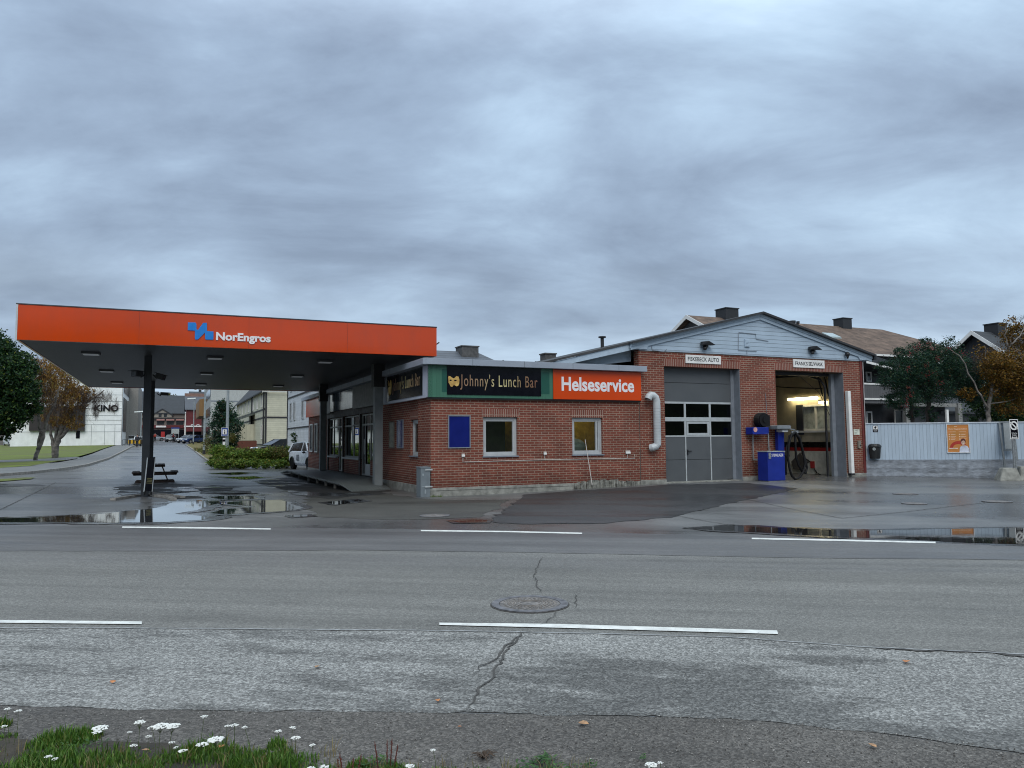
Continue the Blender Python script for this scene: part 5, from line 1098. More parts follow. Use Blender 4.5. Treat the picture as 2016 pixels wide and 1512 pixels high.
# picnic table
c = gp(305, 951); t = thing('picnic_table', 'dark wooden picnic table beyond the front canopy column', 'picnic table', c)
ax = (c - CAM); ax.z = 0; ax.normalize(); sx = V((ax.y, -ax.x, 0))
def PP(a, b, z): return c + sx * a + ax * b + V((0, 0, z))
def plank(par, name, a0, a1, b0, b1, z0, z1):
    m = MB(); m.hexa([PP(a0, b0, z0), PP(a1, b0, z0), PP(a1, b1, z0), PP(a0, b1, z0), PP(a0, b0, z1), PP(a1, b0, z1), PP(a1, b1, z1), PP(a0, b1, z1)]); return m
mb = MB()
for k in range(5): q = plank(t, '', -0.36 + k * .146, -0.23 + k * .146, 0, 1.8, .70, .74); mb.add(q.v, q.f)
mb.build('tabletop', wood, t)
for s in (-1, 1):
    mb = MB()
    for k in range(2): q = plank(t, '', s * 0.72 + (-.13 + k * .14) , s * 0.72 + (0.0 + k * .14), 0, 1.8, .40, .44); mb.add(q.v, q.f)
    mb.build('seat', wood, t)
for b in (0.25, 1.5):
    mb = MB(); mb.prism([PP(-.84, b, .40), PP(-.79, b, .30), PP(.79, b, .30), PP(.84, b, .40)], ax * 0.045); mb.beam(PP(-.36, b, .67), PP(.36, b, .67), 0.045, 0.07)
    for s in (-1, 1): mb.beam(PP(s * .24, b + .05, .68), PP(s * .48, b + .05, .06), 0.045, 0.10, up=ax)
    mb.prism([PP(-.76, b - .02, 0.0), PP(-.70, b - .02, .07), PP(.70, b - .02, .07), PP(.76, b - .02, 0.0)], ax * 0.05)
    mb.build('leg_frame', wood, t)
# leaning pavement sign
c = at(292, 974, 22.75); c.z = 0.0; t = thing('pavement_sign', 'tall dark pavement sign with a pale edge leaning against the front canopy column', 'pavement sign', c)
def Q(px, py, d): return at(px, py, d)
dd = (c - CAM).dot(ray(CX, CY).normalized()) / 1.0
D0 = 22.75
mb = MB(); P4 = [Q(285, 966, D0), Q(299, 968, D0 + .1), Q(305.5, 899.5, D0 + .28), Q(291.5, 901, D0 + .18)]; off = (P4[2] - P4[3]).cross(P4[0] - P4[3]).normalized() * 0.05
mb.prism(P4, off); mb.build('board', signblack, t, bevel=0.006)
mb = MB(); mb.tube([Q(283.5, 968, D0 - .02), Q(290.5, 901, D0 + .16)], 0.018, 6); mb.tube([Q(299.5, 968, D0 + .08), Q(306, 900, D0 + .26)], 0.012, 6); mb.build('edge_rail', alu, t)
mb = MB(); mb.tube([Q(285, 966, D0), Q(284, 974, D0)], 0.03, 6); mb.tube([Q(298, 968, D0 + .1), Q(298, 974, D0 + .1)], 0.03, 6); mb.build('foot', plasticb, t)
FN = Frame(P4[0] + off * 1.0, (P4[1] - P4[0]), off); 
def onb(a, b): return P4[0].lerp(P4[1], a).lerp(P4[3].lerp(P4[2], a), b) - off.normalized() * 0.003 if off.dot(CAM - P4[0]) < 0 else P4[0].lerp(P4[1], a).lerp(P4[3].lerp(P4[2], a), b) + off * 1.06
mb = MB(); random.seed(5)
for r_ in range(4):
    for k in range(5):
        a0 = 0.15 + k * .15; b0 = 0.22 + r_ * .045
        mb.add([onb(a0, b0), onb(a0 + .09, b0), onb(a0 + .09, b0 + .028), onb(a0, b0 + .028)], [(0, 1, 2, 3)])
mb.build('chalk_writing', mat('chalk_yellow', (0.16, 0.15, 0.06), 0.8), t)
# ================================================================== boundary fence and what stands along it
FU_ = V((0.82, -0.57, 0)).normalized(); FEN = Frame((17.665, 0.06, 0), FU_, (-FU_.y * -1 * -1, 0, 0) if False else V((FU_.y, -FU_.x, 0)))
if FEN.N.dot(CAM - FEN.O) < 0: FEN.N = -FEN.N
zt = FEN.uz(1800, 832.5)[1]; zm_ = FEN.uz(1800, 905)[1]
def zg(u): p = FEN.p(u, 0); return G(p.x, p.y)
fen = thing('boundary_fence', 'pale blue vertical board fence on a rough grey concrete base right of the garage', 'fence', FEN.p(4, 0))
mb = MB(); mb.fbox(FEN, 0, 12, zm_, zt - 0.03, -0.05, 0.0); mb.build('boards', fencem, fen)
# boards' uv runs along the fence, not along world x
me = fen.children[0].data; uvl = me.uv_layers['uv']
for p in me.polygons:
    for li in p.loop_indices:
        c = me.vertices[me.loops[li].vertex_index].co + ORG[fen]; uvl.data[li].uv = ((c - FEN.O).dot(FEN.U), c.z)
mb = MB(); mb.fbox(FEN, 0, 12, zt - 0.029, zt + 0.01, -0.07, 0.03); mb.build('top_rail', mat('rail_pale', (0.55, 0.60, 0.66), 0.5), fen)
random.seed(2); mb = MB(); nu, nz_ = 90, 9
for j in range(nz_ + 1):
    for i in range(nu + 1):
        u = 12 * i / nu; z = -0.15 + (zm_ + 0.15 - 0.004) * j / nz_; d = 0.07 + 0.018 * noise.noise(V((u * 2.1, z * 6, 0))) + 0.012 * noise.noise(V((u * 8, z * 14, 3))) + (0.012 if (j % 3) == 0 else 0)
        mb.v.append(FEN.p(u, z, d))
for j in range(nz_):
    for i in range(nu):
        k = j * (nu + 1) + i; mb.f.append([k, k + 1, k + nu + 2, k + nu + 1]); mb.m.append(0)
b_ = len(mb.v); mb.fbox(FEN, 0, 12, -0.15, zm_ - 0.002, -0.12, 0.02); mb.build('concrete_base', fencebase, fen)
mb = MB(); mb.fbox(FEN, 0, 12, zm_ - 0.01, zm_ + 0.004, 0.0, 0.075); mb.build('base_ledge', fencebase, fen)
def FQ(px, py, d=0.0): return FEN.uz(px, py, d)
# litter bin
a, b = FQ(1709, 874, .15), FQ(1735, 903, .15); uc = (a[0] + b[0]) / 2; w = (b[0] - a[0]) / 2
t = thing('litter_bin', 'black plastic litter bin mounted on the fence beside the garage corner', 'bin', FEN.p(uc, b[1], .1))
mb = MB(); n_ = 14
def ringp(z, rx, ry): return [FEN.p(uc + rx * cos(2 * pi * k / n_), z, 0.17 + ry * sin(2 * pi * k / n_)) for k in range(n_)]
prof = [(b[1], .78, .75), (b[1] + .04, .84, .8), (a[1] - .14, 1.0, 1.0), (a[1] - .13, 1.08, 1.08), (a[1] - .09, 1.08, 1.08)]
R0 = [ringp(z, w * rx, 0.15 * ry) for z, rx, ry in prof]; mb.v = [q for r in R0 for q in r]
for i in range(len(R0) - 1):
    for k in range(n_): mb.f.append([i * n_ + k, i * n_ + (k + 1) % n_, (i + 1) * n_ + (k + 1) % n_, (i + 1) * n_ + k]); mb.m.append(0)
mb.f.append(list(range(n_))); mb.m.append(0); mb.f.append([4 * n_ + k for k in range(n_)]); mb.m.append(0)
bb = mb.build('bin_body', plasticb, t)
mb = MB(); prof = [(a[1] - .085, 1.05, 1.05), (a[1] - .02, .9, .95), (a[1] + .0, .6, .7)]; R0 = [ringp(z, w * rx, 0.15 * ry) for z, rx, ry in prof]; mb.v = [q for r in R0 for q in r]
for i in range(2):
    for k in range(n_): mb.f.append([i * n_ + k, i * n_ + (k + 1) % n_, (i + 1) * n_ + (k + 1) % n_, (i + 1) * n_ + k]); mb.m.append(0)
mb.f.append([2 * n_ + k for k in range(n_)]); mb.m.append(0); mb.f.append(list(range(n_))); mb.m.append(0); mb.build('lid', plasticb, t)
mb = MB(); q = FQ(1721, 884, .33); mb.fpoly(FEN, [(q[0] + .055 * cos(2 * pi * k / 16), q[1] + .055 * sin(2 * pi * k / 16)) for k in range(16)], 0.318, 0.325); mb.build('round_emblem', mat('emblem_grey', (0.38, 0.42, 0.42), 0.5), bb)
mb = MB(); mb.fpoly(FEN, [(q[0] + .035 * cos(2 * pi * k / 3 + .5), q[1] + .035 * sin(2 * pi * k / 3 + .5)) for k in range(3)], 0.3255, 0.328); mb.build('emblem_mark', plasticb, bb)
# camera warning sign
a, b = FQ(1718, 838), FQ(1728.5, 850.5); t = thing('camera_sign', 'small black and white camera warning sign on the fence above the litter bin', 'sign', FEN.p(a[0], b[1]))
mb = MB(); mb.fbox(FEN, a[0], b[0], b[1], a[1], 0.004, 0.012); mb.build('plate', signblack, t)
W_, H_ = b[0] - a[0], a[1] - b[1]
mb = MB(); mb.fbox(FEN, a[0] + .01, b[0] - .01, b[1] + H_ * .42, a[1] - .01, 0.0121, 0.0135); mb.build('white_field', whitep, t)
mb = MB(); mb.fpoly(FEN, [(a[0] + W_ * .2, b[1] + H_ * .78), (a[0] + W_ * .62, b[1] + H_ * .92), (a[0] + W_ * .80, b[1] + H_ * .74), (a[0] + W_ * .4, b[1] + H_ * .58)], 0.0136, 0.0145); mb.fpoly(FEN, [(a[0] + W_ * .48, b[1] + H_ * .62), (a[0] + W_ * .58, b[1] + H_ * .66), (a[0] + W_ * .55, b[1] + H_ * .48), (a[0] + W_ * .30, b[1] + H_ * .48)], 0.0136, 0.0143); mb.build('camera_symbol', signblack, t)
mb = MB()
for k in range(2): mb.fbox(FEN, a[0] + W_ * .15, b[0] - W_ * .15, b[1] + H_ * (.12 + .14 * k), b[1] + H_ * (.19 + .14 * k), 0.0121, 0.013)
mb.build('text_line', mat('print_pale', (0.4, 0.42, 0.45), 0.6), t)
# poster
a, b = FQ(1861.5, 834.5), FQ(1910, 891.5); pu0, pu1, pz0, pz1 = a[0], b[0], b[1], a[1]; PW, PH = pu1 - pu0, pz1 - pz0
t = thing('poster', 'orange advertising poster with a smiling person in a silver frame on the fence', 'poster', FEN.p((pu0 + pu1) / 2, pz0))
mb = MB(); mb.frame(FEN, pu0, pu1, pz0, pz1, 0.03, 0.004, 0.045); mb.build('frame', mat('silver_frame', (0.62, 0.64, 0.66), 0.35, metal=0.2), t)
mb = MB(); mb.fbox(FEN, pu0 + .02, pu1 - .02, pz0 + .02, pz1 - .02, 0.004, 0.020); sheet_ = mb.build('sheet', mat('poster_orange', (0.50, 0.17, 0.045), 0.35, var=0.25, vscale=2.0, col2=(0.42, 0.20, 0.05)), t)
def pp(x, y): return (pu0 + .03 + x * (PW - .06), pz0 + .03 + (1 - y) * (PH - .06))
def ppoly(name, pts, d, m): q = MB(); q.fpoly(FEN, [pp(*p) for p in pts], d, d + 0.001); return q.build(name, m, sheet_)
pc = mat('poster_cream', (0.75, 0.55, 0.40), 0.4, var=0.05); pr_ = mat('poster_red', (0.42, 0.035, 0.02), 0.4); psk = mat('poster_skin', (0.55, 0.36, 0.28), 0.4); pht = mat('poster_hair', (0.09, 0.02, 0.02), 0.4); psh = mat('poster_shirt', (0.56, 0.60, 0.70), 0.4)
arc_ = [(0.50 + 0.40 * cos(pi - pi * k / 20), 0.86 - 0.26 * sin(pi - pi * k / 20)) for k in range(21)] + [(0.50 + 0.26 * cos(pi * k / 20), 0.86 - 0.15 * sin(pi * k / 20)) for k in range(21)]
ppoly('red_arc', arc_, 0.0205, pr_)
text('Hverdagsavtalen', FEN, *[f for f in (pp(0.05, 0)[0], pp(0.93, 0)[0])], pp(0, .195)[1], pp(0, .135)[1], 0.0205, pc, sheet_, bold=0.02, depth=0.002, name='headline')
mb = MB(); mb.fbox(FEN, pp(.34, 0)[0], pp(.48, 0)[0], pp(0, .075)[1], pp(0, .06)[1], 0.0205, 0.0215)
for cx in (.07, .55):
    for r_ in range(4):
        y = .26 + r_ * .085
        if r_: mb.fpoly(FEN, [pp(cx + .035 + .035 * cos(2 * pi * k / 10), y + .012 + .022 * sin(2 * pi * k / 10)) for k in range(10)], 0.0205, 0.0215)
        for s in range(1 if r_ == 0 else 2): mb.fbox(FEN, pp(cx + (0.0 if r_ == 0 else .10), 0)[0], pp(cx + .34 - .05 * s, 0)[0], pp(0, y + .012 + s * .022)[1], pp(0, y + s * .022)[1], 0.0205, 0.0213)
mb.build('text_line', pc, sheet_)
ppoly('shirt', [(.54, 1.0), (.56, .86), (.60, .80), (.72, .76), (.84, .76), (.93, .80), (.99, .88), (1.0, 1.0)], 0.022, psh)
ppoly('face', [(.70 + .095 * cos(2 * pi * k / 20) + .03, .655 - .085 * sin(2 * pi * k / 20) + .0) for k in range(20)], 0.0235, psk)
ppoly('neck', [(.68, .70), (.78, .70), (.79, .79), (.68, .79)], 0.0232, psk)
ppoly('hair', [(.62, .66), (.61, .59), (.65, .53), (.73, .505), (.81, .53), (.85, .60), (.83, .67), (.81, .60), (.74, .575), (.67, .60)], 0.0248, pht)
ppoly('smile', [(.695, .695), (.77, .690), (.75, .712), (.71, .713)], 0.0248, mat('teeth', (0.8, 0.75, 0.7), 0.4))
ppoly('eye', [(.69, .64), (.715, .635), (.715, .645), (.69, .648)], 0.0248, pht); ppoly('eye', [(.755, .633), (.78, .636), (.78, .645), (.755, .645)], 0.0248, pht)
mb = MB(); mb.fbox(FEN, pp(.07, 0)[0], pp(.48, 0)[0], pp(0, .875)[1], pp(0, .85)[1], 0.0225, 0.0232); mb.build('slogan', mat('poster_white', (0.8, 0.72, 0.68), 0.4), sheet_)
# leaning A-frame display board
t = thing('display_board', 'grey empty display board on a leaning frame against the fence behind the parking sign', 'display board', FEN.p(FQ(1985, 900)[0], 0.1, 0.3))
def LB(px, py, d): return FEN.p(*FQ(px, py, d), d)
mb = MB(); P4 = [LB(1978, 884, .30), LB(2000, 884, .30), LB(1993, 833, .10), LB(1974, 833, .10)]; nn = (P4[1] - P4[0]).cross(P4[3] - P4[0]).normalized(); mb.prism(P4, nn * 0.04); mb.build('panel', mat('panel_grey', (0.20, 0.225, 0.235), 0.5), t)
mb = MB(); mb.beam(LB(1967, 832, .06), LB(1979, 925, .42), 0.06, 0.06); mb.beam(LB(1994, 833, .08), LB(2003, 906, .40), 0.05, 0.05); mb.beam(LB(1977, 886, .32), LB(2001, 886, .32), 0.05, 0.05); mb.beam(LB(1968, 832, .07), LB(1995, 832, .07), 0.04, 0.04); mb.build('stand', mat('stand_grey', (0.13, 0.15, 0.16), 0.5), t)
# no-parking sign on a post in a concrete block
SG = FEN.off(0.95)
a, b = SG.uz(1986.5, 825.5), SG.uz(2005.5, 864.5)
t = thing('no_parking_sign', 'black no parking sign with double arrow on a grey post at the right', 'sign', SG.p((a[0] + b[0]) / 2, G(20.5, -2.6)))
mb = MB(); mb.fbox(SG, a[0], b[0], b[1], a[1], 0.0, 0.02); mb.build('plate', whitep, t, bevel=0.004)
W_, H_ = b[0] - a[0], a[1] - b[1]
def sg(x, y): return (a[0] + x * W_, b[1] + y * H_)
mb = MB(); mb.fbox(SG, *[sg(.07, 0)[0], sg(.93, 0)[0], sg(0, .035)[1], sg(0, .965)[1]], 0.0201, 0.0215); mb.build('black_field', signblack, t)
mb = MB(); n_ = 28; cx, cy, ro, ri = .5, .68, .125, .085
for k in range(n_):
    A0, A1 = 2 * pi * k / n_, 2 * pi * (k + 1) / n_
    def c_(r, A): q = sg(cx, cy); return (q[0] + r * 1.9 * H_ * .9 * cos(A) * .82, q[1] + r * 2 * H_ * .9 * sin(A))
    mb.fpoly(SG, [c_(ri, A0), c_(ro, A0), c_(ro, A1), c_(ri, A1)], 0.0216, 0.023)
q = sg(cx, cy); mb.prism([SG.p(q[0] + x_, q[1] + y_, 0.0216) for x_, y_ in ((-.095, .145), (-.125, .115), (.095, -.145), (.125, -.115))], SG.N * 0.0014)
mb.build('ring_symbol', whitep, t)
text('Parkering', SG, sg(.2, 0)[0], sg(.82, 0)[0], sg(0, .27)[1], sg(0, .33)[1], 0.0216, whitep, t, bold=0.02, depth=0.0014); text('forbudt', SG, sg(.25, 0)[0], sg(.75, 0)[0], sg(0, .18)[1], sg(0, .24)[1], 0.0216, whitep, t, bold=0.02, depth=0.0014)
mb = MB(); ay = sg(0, .095)[1]; mb.fpoly(SG, [(sg(.15, 0)[0], ay), (sg(.27, 0)[0], ay + .04), (sg(.27, 0)[0], ay + .012), (sg(.73, 0)[0], ay + .012), (sg(.73, 0)[0], ay + .04), (sg(.85, 0)[0], ay), (sg(.73, 0)[0], ay - .04), (sg(.73, 0)[0], ay - .012), (sg(.27, 0)[0], ay - .012), (sg(.27, 0)[0], ay - .04)], 0.0216, 0.023); mb.build('double_arrow', whitep, t)
pu = SG.uz(1997, 900)[0]
mb = MB(); mb.tube([SG.p(pu, 0.4, -0.04), SG.p(pu - 0.01, b[1] + 0.5, -0.04)], 0.038, 10); mb.tube([SG.p(pu + .07, 0.4, -0.06), SG.p(pu + .05, b[1] + 0.4, -0.06)], 0.03, 8); mb.build('post', galv, t)
def block(px0, px1, pyt, pyb, d, h, label, flat=0.25):
    F_ = FEN.off(d); u0, u1 = F_.uz(px0, pyb)[0], F_.uz(px1, pyb)[0]; g_ = 0.0; zt_ = F_.uz((px0 + px1) / 2, pyt)[1]
    mb = MB(); q = flat * (u1 - u0); P = F_.p
    zb = G(P(u0, 0).x, P(u0, 0).y) - 0.05
    mb.hexa([P(u0, zb, .28), P(u1, zb, .28), P(u1, zb, -.38), P(u0, zb, -.38), P(u0 + q, zt_, .12), P(u1 - q * .6, zt_, .12), P(u1 - q * .6, zt_, -.22), P(u0 + q, zt_, -.22)])
    o = mb.build('concrete_block', concrete, None, bevel=0.05); tag(o, label, 'concrete block', 'concrete blocks by the fence'); return o
block(1962, 2008, 921, 948, 0.85, 0.4, 'sloped concrete block that carries the no parking sign'); block(2002, 2060, 918, 944, 0.45, 0.4, 'concrete block cut by the right edge of the photo behind the sign block', .1)

# ================================================================== foliage helpers
def foliage(name, m, parent, ells, leaf=0.08, per=70, spread=0.30, droop=0.0, asp=0.55, seed=1, origin=None):
    rnd = random.Random(seed); vs = []; fs = []; org = ORG[parent] if parent else V((0, 0, 0))
    for (c, rx, ry, rz, n) in ells:
        c = V(c); k = max(1, n // per)
        for _ in range(k):
            while True:
                x, y, z = rnd.uniform(-1, 1), rnd.uniform(-1, 1), rnd.uniform(-1, 1); r2 = x * x + y * y + z * z
                if 0.15 < r2 < 1: break
            cx, cy, cz = c.x + x * rx, c.y + y * ry, c.z + z * rz; s = spread * min(rx, rz) * rnd.uniform(0.5, 1.2)
            for _ in range(per):
                px_, py_, pz_ = cx + rnd.gauss(0, s), cy + rnd.gauss(0, s), cz + rnd.gauss(0, s * (0.75 + droop)) - droop * abs(rnd.gauss(0, s))
                a = rnd.uniform(0, 2 * pi); e = rnd.uniform(-0.9, 0.9); l = leaf * rnd.uniform(0.6, 1.3); w = l * asp
                if droop: e = rnd.uniform(-1.5, -0.6)
                dx, dy, dz = cos(a) * cos(e), sin(a) * cos(e), sin(e); b = rnd.uniform(0, 2 * pi)
                sx_, sy_, sz_ = -sin(a) * cos(b) , cos(a) * cos(b), sin(b)
                i = len(vs); px_ -= org.x; py_ -= org.y; pz_ -= org.z
                vs.append((px_ - dx * l / 2, py_ - dy * l / 2, pz_ - dz * l / 2)); vs.append((px_ + sx_ * w / 2, py_ + sy_ * w / 2, pz_ + sz_ * w / 2))
                vs.append((px_ + dx * l / 2, py_ + dy * l / 2, pz_ + dz * l / 2)); vs.append((px_ - sx_ * w / 2, py_ - sy_ * w / 2, pz_ - sz_ * w / 2)); fs.append((i, i + 1, i + 2, i + 3))
    me = bpy.data.meshes.new(name); me.from_pydata(vs, [], fs); me.materials.append(m); me.update()
    o = bpy.data.objects.new(name, me); COL.objects.link(o)
    if parent: o.parent = parent; ORG[o] = org
    else: ORG[o] = V((0, 0, 0))
    return o
bark = mat('bark_grey', (0.16, 0.135, 0.12), 0.9, var=0.45, vscale=7, bump=0.9, bscale=18, stretch=(1, 1, 0.35)); birchbark = mat('birch_bark', (0.24, 0.215, 0.19), 0.85, var=0.3, vscale=3.5, bump=0.6, col2=(0.045, 0.04, 0.036), stretch=(1, 1, 1.2))
darkbark = mat('dark_bark', (0.05, 0.042, 0.038), 0.9, var=0.3)
def limb(mb, pts, r0, r1, n=7, seed=0, wob=0.06):
    rnd = random.Random(seed); P = []; m_ = len(pts) - 1
    for i in range(m_):
        a, b = V(pts[i]), V(pts[i + 1])
        for j in range(4): P.append(a.lerp(b, j / 4) + V((rnd.uniform(-wob, wob), rnd.uniform(-wob, wob), 0)) * (0 if (i == 0 and j == 0) else 1))
    P.append(V(pts[-1])); k = len(P); mb.tube(P, [r0 + (r1 - r0) * i / (k - 1) for i in range(k)], n)
lf_dark = leafmat('leaf_dark_green', [(0, (0.007, 0.022, 0.010)), (0.45, (0.014, 0.046, 0.018)), (0.8, (0.03, 0.078, 0.018)), (0.93, (0.06, 0.11, 0.02)), (1, (0.13, 0.14, 0.02))])
lf_rowan = leafmat('leaf_rowan', [(0, (0.007, 0.028, 0.020)), (0.5, (0.015, 0.052, 0.032)), (0.85, (0.025, 0.075, 0.03)), (0.97, (0.05, 0.07, 0.02)), (1, (0.14, 0.03, 0.02))])
lf_yel = leafmat('leaf_yellow', [(0, (0.05, 0.028, 0.008)), (0.4, (0.13, 0.065, 0.010)), (0.75, (0.27, 0.14, 0.014)), (1, (0.05, 0.07, 0.015))])
lf_brown = leafmat('leaf_brown', [(0, (0.08, 0.045, 0.025)), (0.35, (0.17, 0.085, 0.025)), (0.75, (0.34, 0.18, 0.03)), (1, (0.24, 0.20, 0.04))])
lf_twig = leafmat('twig_brown', [(0, (0.045, 0.032, 0.028)), (1, (0.11, 0.08, 0.065))])
lf_hedge = leafmat('leaf_hedge', [(0, (0.035, 0.08, 0.015)), (0.5, (0.10, 0.18, 0.025)), (0.85, (0.19, 0.28, 0.04)), (1, (0.28, 0.22, 0.04))])
lf_hedge2 = leafmat('leaf_hedge_rust', [(0, (0.03, 0.04, 0.012)), (0.5, (0.08, 0.10, 0.02)), (0.9, (0.16, 0.13, 0.03)), (1, (0.16, 0.05, 0.03))])
def E(px, py, d, rpx, rpy, dep, n): c = at(px, py, d); return (c, rpx * d / FPX * 1.0, dep, rpy * d / FPX, n)

# ---- rowan behind the fence
t = thing('rowan_tree', 'dense dark green rowan with red berries behind the fence, just right of the garage', 'tree', at(1825, 900, 34))
mb = MB(); b0 = at(1826, 900, 34)
limb(mb, [b0, at(1826, 840, 34), at(1828, 780, 34), at(1832, 720, 34)], .14, .05)
limb(mb, [at(1800, 900, 33.6), at(1797, 840, 33.6), at(1793, 790, 33.5), at(1785, 730, 33.5)], .12, .04)
for p_ in ((1765, 700), (1850, 690), (1880, 720), (1770, 760), (1840, 670)): limb(mb, [at(1828, 790, 34), at((1828 + p_[0]) / 2, 740, 34), at(*p_, 34)], .05, .015, 6)
mb.build('trunk', darkbark, t, smooth=True)
foliage('crown', lf_rowan, t, [E(1795, 725, 33.6, 44, 34, 1.0, 9520), E(1850, 712, 34.2, 46, 30, 1.0, 9520), E(1762, 748, 33.4, 28, 22, .8, 3740), E(1778, 785, 33.4, 26, 20, .8, 3230), E(1835, 765, 34, 38, 32, .9, 6120), E(1893, 738, 34.5, 40, 32, .9, 7820), E(1935, 750, 35, 26, 34, .8, 4420), E(1905, 778, 34.6, 24, 18, .7, 2210), E(1818, 682, 34, 24, 14, .6, 1360), E(1872, 682, 34, 16, 16, .5, 884), E(1742, 722, 33.6, 18, 10, .4, 714), E(1778, 692, 33.6, 16, 12, .4, 714), E(1830, 815, 34, 10, 18, .4, 714), E(1798, 815, 33.6, 10, 14, .4, 646), E(1757, 795, 33.4, 10, 12, .3, 374), E(1815, 666, 34, 6, 8, .3, 102), E(1877, 664, 34, 4, 8, .3, 102)], leaf=0.10, per=26, spread=0.26, asp=0.36, seed=4)
random.seed(11); berry = mat('rowan_berries', (0.17, 0.014, 0.012), 0.5)
for (px, py) in ((1772, 690), (1765, 700), (1780, 683), (1798, 678), (1806, 690), (1759, 765), (1756, 790), (1753, 800), (1762, 780), (1800, 735), (1795, 742), (1822, 755), (1793, 722), (1815, 708), (1866, 700), (1838, 690), (1758, 728)):
    mb = MB(); c = at(px, py, 33.4 if px < 1810 else 33.6) - V((0, 0.75, 0))
    for k in range(13): mb.blob(c + V((random.gauss(0, .09), random.gauss(0, .05), random.gauss(0, .07))), 0.019, seg=5, rings=4)
    mb.build('berry_cluster', berry, t)
# ---- birch at the right edge
t = thing('birch_tree', 'autumn birch with sparse golden leaves at the right edge, behind the fence', 'tree', at(1944, 900, 33))
mb = MB(); limb(mb, [at(1943, 905, 33), at(1944, 860, 33), at(1946, 815, 33), at(1950, 775, 33), at(1962, 735, 33.2), at(1985, 690, 33.5), at(1998, 645, 33.8)], .13, .015, 9)
limb(mb, [at(1944, 805, 33), at(1925, 770, 32.8), at(1890, 700, 32.5), at(1870, 688, 32.5)], .05, .01)
for q in (((1950, 775), (1975, 760), (2010, 742)), ((1955, 755), (1945, 720), (1938, 680)), ((1965, 730), (2000, 705), (2030, 680)), ((1946, 795), (1985, 790), (2025, 775)), ((1985, 690), (1978, 660), (1985, 632)), ((1990, 680), (2012, 655), (2020, 625))): limb(mb, [at(*a_, 33) for a_ in q], .035, .006)
mb.build('trunk', birchbark, t, smooth=True)
foliage('crown', lf_yel, t, [E(1995, 735, 33.0, 36, 46, 1.1, 9880), E(1962, 725, 32.6, 22, 34, .7, 2730), E(2010, 665, 33.6, 22, 30, .8, 3120), E(1990, 640, 34, 16, 16, .5, 338), E(1985, 795, 33.2, 26, 22, .7, 1300), E(2030, 770, 33.5, 24, 50, .9, 3900), E(1902, 775, 33, 12, 12, .4, 546), E(1940, 690, 33.4, 18, 18, .5, 338), E(1955, 770, 33, 18, 20, .5, 455)], leaf=0.085, per=26, spread=0.26, asp=0.7, seed=9)
foliage('twigs', lf_twig, t, [E(1985, 720, 33.6, 38, 60, .9, 1500), E(1940, 715, 33.2, 22, 34, .6, 700), E(2010, 655, 34, 26, 36, .6, 500)], leaf=0.30, per=14, spread=0.2, asp=0.035, seed=10)
t = thing('dark_shrub', 'dark green shrubs massed behind the right end of the fence', 'shrub', at(1990, 900, 36)); mb = MB(); limb(mb, [at(1990, 900, 36), at(1992, 820, 36), at(1990, 790, 36)], .08, .02); mb.build('stem', darkbark, t)
foliage('foliage', lf_dark, t, [E(1985, 815, 36, 36, 28, .8, 4600), E(1930, 800, 37, 22, 36, .7, 2600), E(2030, 790, 36, 26, 50, .8, 3000), E(1965, 770, 37, 25, 25, .7, 1800)], leaf=0.12, per=40, spread=0.25, seed=12)

